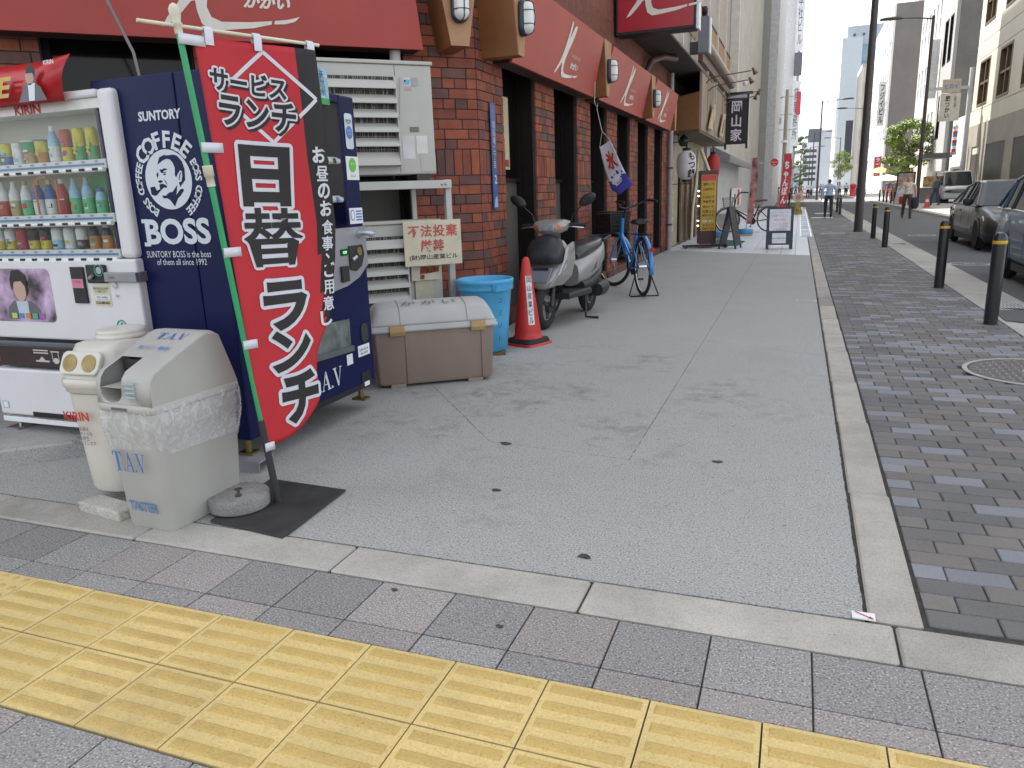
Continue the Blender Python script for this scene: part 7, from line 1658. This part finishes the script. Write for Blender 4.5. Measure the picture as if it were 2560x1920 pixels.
# --- beige stair tower, black sign
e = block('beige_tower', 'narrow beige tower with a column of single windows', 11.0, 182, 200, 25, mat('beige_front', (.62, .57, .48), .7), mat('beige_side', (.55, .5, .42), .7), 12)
Fs = frame((0, 0, 0), (1, 0, 0), (0, 0, 1))
windows(e, Fs @ Matrix.Translation((0, 0, .28)), [(.6, 2.6, z, z + 2.4) for z in (1.5, 6, 10.5, 15, 19.5)], CGLW, FRAME, depth=.25, frame_t=.12, mull=(0, 0))
MB().box(-2.6, -1.2, -1.0, -.7, 5.0, 14.5).build('hung_sign', mat('sign_charcoal', (.045, .05, .06), .5), e)
# --- bluish glass tower far behind
e = empty('glass_tower', (10.2, 245, 0), 0, 'tall pale blue office tower with glass bands far up the street', 'building', 'buildings across the road')
TB = mat('tower_blue', (.42, .48, .53), .5, var=.05, scale=.2); MB().box(0, 16, 0, 20, 0, 44).build('wall', TB, e); MB().box(-1.2, 4, -.8, -.05, 0, 41).build('corner_fin', mat('tower_fin', (.52, .58, .6), .5), e)
MB().box(.05, 11, -.3, -.02, 33, 39).build('glass_band', CGLB, e)
for k in range(4): MB().box(1.5 + 2.4 * k, 2.1 + 2.4 * k, -.12, -.02, 41.3, 42).build('vent', CGLW, e)
for k in range(14): MB().box(4.2, 6.4, -.4, -.04, 3 + 2.1 * k, 4.6 + 2.1 * k).build('window', CGLB, e)
e = empty('grey_block', (13.0, 215, 0), 0, 'light grey stepped block in front of the glass tower', 'building', 'buildings across the road')
MB().box(-.2, 10, 0, 18, 0, 30).build('wall', mat('grey_block_wall', (.5, .5, .51), .6), e)
for k in range(6): MB().box(.4, 1.6, -.06, .0, 4 + 4.2 * k, 6.2 + 4.2 * k).build('window', CGLW, e)
# --- far end of the street
def farblock(name, lab, x0, x1, y, H_, m, wrows=0, cap=None, wcol=CGLW):
    e = empty(name, (x0, y, 0), 0, lab, 'building', 'buildings at the end of the street'); MB().box(0, x1 - x0, 0, 20, 0, H_).build('wall', m, e)
    for k in range(wrows): MB().box(.6, (x1 - x0) * .72, -.15, -.01, 4 + (H_ - 6) * k / max(1, wrows), 5.4 + (H_ - 6) * k / max(1, wrows)).build('window_band', wcol, e)
    if cap: MB().box((x1 - x0) * cap[0], (x1 - x0) * cap[1], 1, 18, H_ + .01, H_ + cap[2]).build('roof_house', mat('cap_slate', (.12, .13, .15), .6), e)
    return e
FW = mat('far_white', (.66, .68, .70), .6, var=.03, scale=.2); FG = mat('far_grey', (.45, .48, .52), .6, var=.03, scale=.2)
farblock('far_white_office', 'distant white office with dark bands and a slate roof house', .3, 9.5, 420, 22.5, FW, 6, (.25, .95, 6.5))
farblock('far_block', 'distant pale block with blank upper wall right of centre', 8.2, 14, 400, 27, FG, 0)
farblock('far_terrace', 'distant white block with balconies along the far right', 10.0, 16, 290, 30, FW, 8, None, FG)
farblock('far_shop_row', 'distant low shop row with small signs on the right', 9.0, 14, 250, 15, mat('far_mixed', (.58, .52, .50), .7, var=.4, scale=.6), 3)
farblock('far_low_block', 'distant low grey building closing the street', -8, 12, 520, 14, FG, 2)
MB().box(-6, 4.0, 440, 442, 25.2, 26.2).build('far_bridge_beam', FG); tag(bpy.data.objects['far_bridge_beam'], 'thin elevated walkway crossing far behind the tower signs', 'walkway')

# ================================================================== signs, barber pole, shopfront things on the far side
e = empty('pole_billboard', (10.3, 60.5, .035), 0, 'pole with a two-part hanging board beside the beige office', 'sign')
MB().tube([(0, 0, 0), (0, 0, 8.6)], .16, 12).build('pole', mat('pole_pale', (.5, .52, .52), .5), e); MB().box(-2.6, 0, -.06, .06, 7.3, 7.5).build('arm', mat('pole_pale', (.5, .52, .52)), e)
MB().box(-1.75, -.55, -.12, .12, 5.3, 7.05).build('lower_panel', mat('panel_cream', (.64, .61, .54), .6), e); MB().box(-1.7, -.6, -.12, .12, 7.1, 7.95).build('upper_panel', mat('panel_buff', (.5, .45, .36), .6), e)
text('ヒロイ', .8, .3, frame((-1.15, -.121, 7.5), (1, 0, 0), (0, 0, 1)), INKB, e, bold=.03); text('肥つかい', .3, 1.4, frame((-1.3, -.121, 6.2), (1, 0, 0), (0, 0, 1)), INK, e, vertical=True, bold=.03); text('新装', .18, .7, frame((-.85, -.121, 6.5), (1, 0, 0), (0, 0, 1)), INK, e, vertical=True)
e = empty('barber_pole', (10.1, 63.2, 3.2), 0, 'striped barber pole on the wall by the hoarding', 'barber pole')
q = MB(); prof = [(.16, 0), (.16, .2)]
for k in range(8): q.cm = k % 3; q.lathe([(.15, .2 + .2 * k), (.15, .4 + .2 * k)], 14, cap=False)
q.build('striped_drum', [INKR, INKW, INKB], e); MB().lathe([(.18, 0), (.18, .2)], 14).build('lower_cap', STEEL, e); MB().lathe([(.18, 1.8), (.18, 1.9), (.05, 2.1)], 14).build('upper_cap', STEEL, e)
e = empty('red_banner', (9.7, 122, .035), 0, 'red vertical banner on the far pavement left of the tree', 'banner'); MB().tube([(0, 0, 0), (0, 0, 5.2)], .05, 6).build('pole', STEEL, e); MB().box(.06, .9, -.02, .02, 2.4, 5.1).build('cloth', FRED, e); text('ラーメン', .5, 2.3, frame((.48, -.021, 3.75), (1, 0, 0), (0, 0, 1)), INKW, e, vertical=True, bold=.02)
ORG = mat('cone_orange', (.6, .09, .03), .5)
def cone2(loc, lab, s=1.0):
    e = empty('road_cone', loc, 0, lab, 'traffic cone'); MB().box(-.2 * s, .2 * s, -.2 * s, .2 * s, 0, .03).build('base', ORG, e)
    for k in range(5):
        z0, z1 = .03 + .134 * k * s, .03 + .134 * (k + 1) * s; r0, r1 = .14 - .022 * k, .14 - .022 * (k + 1); MB().lathe([(r0 * s, z0), (r1 * s, z1)], 16).build('band', INKW if k in (2, 4) and k != 4 or k == 3 and False else (INKW if k == 2 else ORG), e)
    return e
cone2((6.55, 47.3, .04), 'orange cone with white band at the foot of far lamp'); cone2((.35, 92, 0), 'distant orange cone on the near pavement beyond the shade', 1.4)
for i, (x, y, c, lab) in enumerate(((6.25, 56.0, (.60, .60, .66), 'white sandwich board on the far pavement, left of two'), (6.45, 53.5, (.62, .55, .58), 'white and pink sandwich board on the far pavement, right of two'))):
    e = empty('shop_board', (x, y, .04), R(20), lab, 'sandwich board')
    MB().loft([[(-.35, -.3, 0), (.35, -.3, 0), (.35, .3, 0), (-.35, .3, 0)], [(-.3, -.03, 1.15), (.3, -.03, 1.15), (.3, .03, 1.15), (-.3, .03, 1.15)]], True, False).build('panel', mat('shopboard_%d' % i, c, .6, var=.2, scale=4), e); MB().box(-.30, -.05, -.305, -.29, 0.02, .5).build('red_leg', INKR, e)
e = empty('menu_stand', (7.1, 62.0, .04), 0, 'dark framed menu stand on the far pavement under the tree', 'menu stand'); MB().box(-.6, .6, -.04, .04, .9, 2.1).build('board', mat('stand_dark', (.04, .035, .03), .5), e); MB().box(-.5, .5, -.055, -.04, 1.05, 2.0).build('picture', mat('stand_picture', (.45, .33, .28), .6, var=.5, scale=4), e)
for sx in (-.55, .55): MB().box(sx - .04, sx + .04, -.04, .04, 0, .9).build('leg', BLACK, e)
e = empty('market_counter', (8.3, 57.5, .04), 0, 'market counter with picture panels behind the walking man', 'stall'); MB().box(-.8, .9, 0, .7, 0, 1.0).build('counter', mat('counter_grey', (.2, .2, .2), .6), e); MB().box(-.7, .8, -.05, 0, 1.02, 1.7).build('picture_panel', mat('panel_food', (.5, .3, .12), .5, var=.6, scale=5), e)
e = empty('shop_awning', (9.6, 70.0, 3.2), 0, 'dark shop canopy under the tree with pale counter below', 'awning'); MB().box(-.6, 1.35, -1.2, 3.2, 0, .35).build('canopy', mat('canopy_dark', (.06, .06, .065), .6), e); MB().box(.2, 1.3, -.6, 2.6, -3.1, -1.0).build('kiosk', mat('kiosk_pale', (.5, .47, .42), .6), e)
e = empty('street_planter', (7.2, 66.0, .04), 0, 'brown planter with low green plants on far pavement', 'planter'); MB().loft([[(-.5, -.35, 0), (.5, -.35, 0), (.5, .35, 0), (-.5, .35, 0)], [(-.6, -.4, .6), (.6, -.4, .6), (.6, .4, .6), (-.6, .4, .6)]], True, False).build('tub', mat('tub_brown', (.3, .2, .12), .7), e)
PARA = [('yellow parasol beside the far pavement, left of two', (7.6, 88, 2.9), (.62, .42, .12)), ('white parasol on the far pavement near dark pedestrians', (7.2, 76, 2.05), (.7, .7, .68))]
for lab, loc, c in PARA:
    e = empty('parasol', (loc[0], loc[1], .035), 0, lab, 'parasol'); zt = loc[2] or 2.0; MB().tube([(0, 0, 0), (0, 0, zt)], .03, 8).build('pole', STEEL, e); MB().lathe([(1.2, zt - .45), (.85, zt - .2), (.4, zt - .02), (.02, zt + .06)], 10, smooth=False, cap=False).build('canopy', mat('para_%d' % int(c[1] * 100), c, .7), e)
e = empty('red_post_box', (5.9, 100, .035), 0, 'red post box on the far corner beyond the road', 'post box'); MB().lathe([(.32, 0), (.34, .1), (.30, .15), (.30, 1.2), (.36, 1.25), (.30, 1.42), (.05, 1.5)], 18).build('body', INKR, e); MB().box(-.18, .18, -.33, -.29, 1.0, 1.06).build('slot', BLACK, e)

# ================================================================== trees
def tree(name, loc, h, cr, ch, n, cols, lab, seed, zc=None):
    r_ = random.Random(seed); e = empty(name, loc, 0, lab, 'tree')
    tm = MB(); zc = zc or h - ch * .5
    tm.tube([(0, 0, 0), (.08, .05, h * .3), (.02, 0, h * .62)], [.17, .13, .08], 10)
    br = []
    for k in range(9):
        a = k * 2.4 + r_.random(); z0 = h * (.32 + .04 * k); L_ = cr * r_.uniform(.55, .95)
        p2 = (L_ * math.cos(a), L_ * math.sin(a), z0 + ch * r_.uniform(.15, .38)); tm.tube([(.05, .02, z0), (p2[0] * .5, p2[1] * .5, z0 + ch * .08), p2], [.06, .04, .015], 6); br.append(p2)
    tm.build('trunk', mat('bark', (.11, .08, .06), .9, var=.3, scale=12), e)
    ms = [mat('leaf_%s_%d' % (name, i), c, .55, var=.25, scale=3, isl=.25) for i, c in enumerate(cols)]
    b = MB(); cl = []
    for k in range(34):
        for _ in range(20):
            x, y, z = (r_.uniform(-1, 1) for _ in range(3))
            if .25 < x * x + y * y + z * z < 1: break
        cl.append((x * cr, y * cr, zc + z * ch * .5, r_.uniform(.28, .55) * cr * .8))
    for i in range(n):
        cx, cy, cz, rr_ = r_.choice(cl)
        d = Vector((r_.gauss(0, 1), r_.gauss(0, 1), r_.gauss(0, 1))).normalized(); rad = rr_ * r_.uniform(.5, 1.0) ** .5
        p = Vector((cx, cy, cz)) + Vector((d.x, d.y, d.z * .62)) * rad
        s = r_.uniform(.09, .17) * (cr / 2.2); nrm = (d + Vector((r_.uniform(-.8, .8), r_.uniform(-.8, .8), r_.uniform(-.2, 1.1)))).normalized()
        a = nrm.orthogonal().normalized(); a.rotate(Matrix.Rotation(r_.uniform(0, 6.3), 3, nrm)); c = nrm.cross(a)
        b.cm = r_.randrange(len(ms))
        b.add([p - a * s, p - c * s * .45 + nrm * s * .1, p + a * s, p + c * s * .45 + nrm * s * .1], [(0, 1, 2, 3)])
    o = b.build('crown', ms, e, fix=False); tag(o, kind='stuff')
    return e
GC = [(.13, .19, .028), (.17, .23, .035), (.09, .14, .025), (.21, .26, .05)]
tree('street_tree', (9.15, 80.0, .035), 7.4, 2.05, 5.4, 9000, GC, 'leafy green street tree in front of the brown office', 3, 4.4)
tree('street_tree_small', (6.9, 158, 0), 8.2, 1.8, 5.6, 5000, GC, 'slim green tree by the glass tower foot', 5, 5.2)
tree('dark_tree', (-.1, 140, 0), 10.6, 1.35, 9.6, 8000, [(.07, .12, .025), (.09, .15, .035), (.05, .09, .02)], 'dark green tree beside the vertical signs on the left', 8, 6.0)
# low plants in the planter
b = MB(); r_ = random.Random(4)
for k in range(260):
    p = Vector((r_.uniform(-.5, .5), r_.uniform(-.35, .35), .6 + r_.uniform(0, .35))); d = Vector((r_.uniform(-1, 1), r_.uniform(-1, 1), r_.uniform(.2, 1))).normalized(); a = d.orthogonal().normalized(); c = d.cross(a); b.add([p - a * .06, p - c * .03, p + a * .06, p + c * .03], [(0, 1, 2, 3)])
q = b.build('plants', mat('leaf_street_tree_1', GC[1]), bpy.data.objects['street_planter'], fix=False); tag(q, kind='stuff')
# ================================================================== people
SKIN = mat('skin', (.42, .24, .16), .55, var=.06); HAIR = mat('hair_black', (.014, .012, .011), .5)
def person(loc, heading, lab, shirt, trousers, h=1.68, stride=.16, arms='swing', bag=None, hair=HAIR, sleeve='long', shoes=BLACK, phone=False, skirt=False, umbrella=None):
    """one continuous body; heading = direction the person faces, angle from +Y"""
    e = empty('person', loc, heading, lab, 'person')
    s = h / 1.70; me = bpy.data.meshes.new('body'); V = []; E_ = []; RAD = []
    def v(p, r): V.append(tuple(x * s for x in p)); RAD.append((r[0] * s, r[1] * s) if isinstance(r, tuple) else (r * s, r * s)); return len(V) - 1
    st = stride
    pel = v((0, 0, .92), (.150, .105)); wst = v((0, .01, 1.06), (.140, .10)); chs = v((0, .0, 1.28), (.165, .108)); shl = v((0, -.005, 1.39), (.12, .085)); nk = v((0, .0, 1.475), .052); hd0 = v((0, .018, 1.54), (.066, .078)); hd = v((0, .02, 1.62), (.074, .092)); tp = v((0, .008, 1.69), (.045, .055))
    for a, b in ((pel, wst), (wst, chs), (chs, shl), (shl, nk), (nk, hd0), (hd0, hd), (hd, tp)): E_.append((a, b))
    joints = {}
    for sx, f in ((-1, st), (1, -st)):
        hip = v((sx * .09, 0, .88), .085); kn = v((sx * .095, f * .55 + (.05 if f > 0 else .02), .49), .062); an = v((sx * .095, f * 1.05 - (.06 if f < 0 else 0), .10 + (.05 if f < 0 else 0)), .045); he = v((sx * .095, f * 1.05 - .02 - (.06 if f < 0 else 0), .045 + (.04 if f < 0 else 0)), .045); to = v((sx * .10, f * 1.05 + .15 - (.06 if f < 0 else 0), .035), .038)
        for a, b in ((pel, hip), (hip, kn), (kn, an), (an, he), (he, to)): E_.append((a, b))
    for sx, f in ((-1, -st), (1, st)):
        sh = v((sx * .185, -.005, 1.37), .062)
        if arms == 'phone' and sx > 0: el = v((sx * .28, .10, 1.17), .047); wr = v((sx * .20, .16, 1.40), .034); hn = v((sx * .13, .13, 1.53), .036)
        elif arms == 'carry' and sx < 0: el = v((sx * .24, -.02, 1.12), .045); wr = v((sx * .26, .04, .90), .034); hn = v((sx * .26, .06, .82), .034)
        else: el = v((sx * .235, f * .35 - .03, 1.12), .045); wr = v((sx * .25, f * .75 + .05, .89), .034); hn = v((sx * .25, f * .85 + .08, .81), .032)
        for a, b in ((shl, sh), (sh, el), (el, wr), (wr, hn)): E_.append((a, b))
        # thumb and fingers as short chains
        base = Vector(V[hn]); d = (Vector(V[hn]) - Vector(V[wr])).normalized()
        for q in range(-1, 3):
            t = v(tuple((base + d * .07 * s + Vector((0, .014 * q, 0)) * s) / s), .009); E_.append((hn, t))
        t = v(tuple((base + d * .03 * s + Vector((-sx * .01, .05, .0)) * s) / s), .010); E_.append((hn, t))
    me.from_pydata(V, E_, []); o = bpy.data.objects.new('body', me); COL.objects.link(o)
    bm_ = bmesh.new(); bm_.from_mesh(me); lay = bm_.verts.layers.skin.verify(); bm_.verts.ensure_lookup_table()
    for i, vv in enumerate(bm_.verts): vv[lay].radius = RAD[i]; vv[lay].use_root = (i == 0)
    bm_.to_mesh(me); bm_.free()
    sk = o.modifiers.new('skin', 'SKIN'); sk.use_smooth_shade = True; sk.branch_smoothing = .6
    o.modifiers.new('sub', 'SUBSURF').levels = 1; o.modifiers['sub'].render_levels = 1
    bpy.context.view_layer.update()
    m2 = bpy.data.meshes.new_from_object(o.evaluated_get(bpy.context.evaluated_depsgraph_get())); o.modifiers.clear(); o.data = m2; o.parent = e
    for m in (shirt, trousers, SKIN, hair, shoes): m2.materials.append(m)
    for p in m2.polygons:
        c = p.center / s; p.use_smooth = True; k = 0
        arm = abs(c.x) > .2 or (arms == 'phone' and c.y > .11 and 1.2 < c.z and c.x > .08)
        if c.z > 1.47 and abs(c.x) < .12 and not (arm and c.z < 1.5): k = 3 if (c.z > 1.655 or c.y < -.012 and c.z > 1.52 or c.z > 1.60 and c.y < .03) else 2
        elif arm and c.z < (.86 if sleeve == 'long' else 1.19): k = 2
        elif arms == 'phone' and c.z > 1.25 and c.y > .09: k = 2
        elif c.z < .085: k = 4
        elif c.z < .965 and not arm: k = 1
        p.material_index = k
    # face: eyes, nose, mouth, ears
    F_ = frame((0, .105 * s, 1.60 * s), (-1, 0, 0), (0, 0, 1))
    q = MB()
    for sx in (-1, 1): q.lathe([(.001, -.006), (.008, 0), (.001, .006)], 8, (sx * .028 * s, .104 * s, 1.605 * s))
    q.build('eyes', BLACK, e); q = MB(); q.loft([[(-.010 * s, .098 * s, 1.565 * s), (.010 * s, .098 * s, 1.565 * s), (0, .125 * s, 1.568 * s)], [(-.004 * s, .098 * s, 1.605 * s), (.004 * s, .098 * s, 1.605 * s), (0, .104 * s, 1.605 * s)]], True, False); q.build('nose', SKIN, e)
    MB().box(-.022 * s, .022 * s, .092 * s, .101 * s, 1.538 * s, 1.546 * s).build('mouth', mat('lips', (.3, .1, .08), .5), e)
    for sx in (-1, 1): q = MB(); q.lathe([(.001, -.022 * s), (.014 * s, 0), (.001, .022 * s)], 8, (sx * .076 * s, .01 * s, 1.59 * s)); q.build('ear', SKIN, e)
    if not skirt: MB().loft([[(.152 * s * math.cos(t), .108 * s * math.sin(t), z * s) for t in [2 * PI * k / 20 for k in range(20)]] for z in (.945, .978)], False).build('belt', BLACK, e)
    else: MB().loft([[(w * s * math.cos(t), w * .8 * s * math.sin(t), z * s) for t in [2 * PI * k / 20 for k in range(20)]] for z, w in ((.98, .15), (.75, .2), (.55, .22))], False).build('skirt', trousers, e)
    if umbrella is not None:
        MB().tube([(.2 * s, .15, 1.2 * s), (.1, .1, 2.05)], .012, 6).build('umbrella_shaft', STEEL, e); MB().lathe([(.55, 1.82), (.42, 1.95), (.2, 2.05), (.01, 2.08)], 12, (.1, .1, 0), cap=False).build('umbrella_canopy', umbrella, e)
    e.scale = (1.22, 1.15, 1.0)
    return e
SH = lambda n, c: mat('cloth_' + n, c, .8, var=.06, scale=12)
BLU = SH('pale_blue', (.33, .40, .54)); WHT = SH('white', (.62, .63, .66)); NAV = SH('navy', (.02, .021, .03)); CHA = SH('charcoal', (.05, .046, .045)); TAN = SH('tan', (.36, .27, .16)); MAR = SH('maroon', (.10, .02, .03)); PAT = mat('cloth_pattern', (.50, .42, .34), .8, var=.55, scale=22); DRK = SH('black', (.018, .018, .022)); GRY = SH('grey', (.22, .22, .24)); PNK = SH('rose', (.45, .16, .16))
person((1.23, 36.9, 0), R(2), 'man in pale blue shirt walking away along the pavement', BLU, NAV, 1.68, .10)
m2_ = person((4.22, 35.8, -.05), R(180), 'man in patterned shirt on the phone crossing the road with a bag', PAT, CHA, 1.70, .17, 'phone', sleeve='short')
bg_ = empty('shoulder_bag', (4.48, 35.62, .33), 0, 'black bag held by the man in patterned shirt', 'bag'); MB().loft([sect(.16, -.10, .10, 0, 2.6), sect(.30, -.13, .13, .12, 2.6), sect(.30, -.12, .12, .34, 2.6), sect(.14, -.06, .06, .46, 2.4)], True).build('pouch', DRK, bg_); q = MB(); q.tube([(-.1, 0, .42), (-.02, .02, .5), (.08, 0, .42)], .012, 6); q.build('strap', DRK, bg_)
PP = [((-2.55, 84.0, 0), 5, 'man in white shirt walking away by the white wall at left', WHT, DRK, 1.72, {}), ((-2.95, 86.0, 0), 5, 'person in dark jacket half hidden behind man in white shirt', DRK, DRK, 1.66, {}), ((-1.95, 76.0, 0), 2, 'person in maroon top and tan trousers left of the red banner', MAR, TAN, 1.66, {}), ((-.80, 61.5, 0), 0, 'man in grey shirt walking right of the red banner', SH('ash', (.33, .34, .38)), DRK, 1.68, {}),
      ((.95, 100.0, 0), 0, 'man in bright white shirt on the sunlit crossing, left of lamp', WHT, DRK, 1.72, {}), ((-.5, 112, 0), 170, 'distant pedestrian in grey left of the traffic cone', GRY, CHA, 1.68, {}), ((.2, 118, 0), 10, 'distant pedestrian in tan beside the dark tree', TAN, TAN, 1.7, {}), ((2.7, 116, 0), 0, 'distant man in blue shirt left of the walking man', BLU, NAV, 1.7, {}),
      ((5.0, 112, 0), 180, 'distant pedestrian under white umbrella in pale top', WHT, DRK, 1.62, {'umbrella': WHT}), ((5.9, 115, 0), 0, 'distant pedestrian in white shirt near red post box', WHT, NAV, 1.68, {}), ((4.0, 120, 0), 0, 'distant pedestrian in grey shirt in the crossing crowd', GRY, NAV, 1.7, {}), ((6.9, 108, .035), 180, 'distant pedestrian in white right of the red post box', WHT, DRK, 1.66, {}),
      ((7.1, 73.0, .035), 175, 'woman in dark top and red skirt under the white parasol', SH('slate', (.10, .09, .12)), PNK, 1.6, {'skirt': True}), ((7.75, 73.5, .035), 180, 'pedestrian in brown beside the woman under the parasol', SH('brown', (.16, .12, .09)), CHA, 1.66, {}), ((7.45, 51.0, .035), 40, 'person in blue grey top beside the far street lamp', SH('denim', (.10, .13, .2)), SH('jean', (.05, .07, .13)), 1.68, {}), ((7.0, 60.5, .035), 120, 'person in white top behind the sandwich boards', WHT, CHA, 1.66, {})]
FARP = [(3.3, 126, 'white', WHT, NAV), (4.6, 128, 'blue', BLU, DRK), (5.4, 124, 'pale', WHT, GRY), (6.3, 121, 'grey', GRY, DRK), (1.6, 122, 'white', WHT, DRK), (-1.1, 106, 'navy', NAV, DRK), (-1.7, 110, 'tan', TAN, CHA), (7.6, 112, 'rose', PNK, DRK)]
WHERE = ('behind the crossing, fourth from the post box', 'directly left of the umbrella carrier', 'right of the umbrella carrier', 'just left of the red post box', 'left of the near lamp pole', 'farthest left by the dark tree', 'by the foot of the dark tree', 'farthest right past the post box')
for k, (x, y, nm, a, b) in enumerate(FARP): PP.append(((x, y, 0), 0 if k % 2 else 180, 'tiny distant pedestrian in %s top %s' % (nm, WHERE[k]), a, b, 1.66, {}))
for loc, hd_, lab, a, b, h, kw in PP: person(loc, R(hd_), lab, a, b, h, .13, **kw)
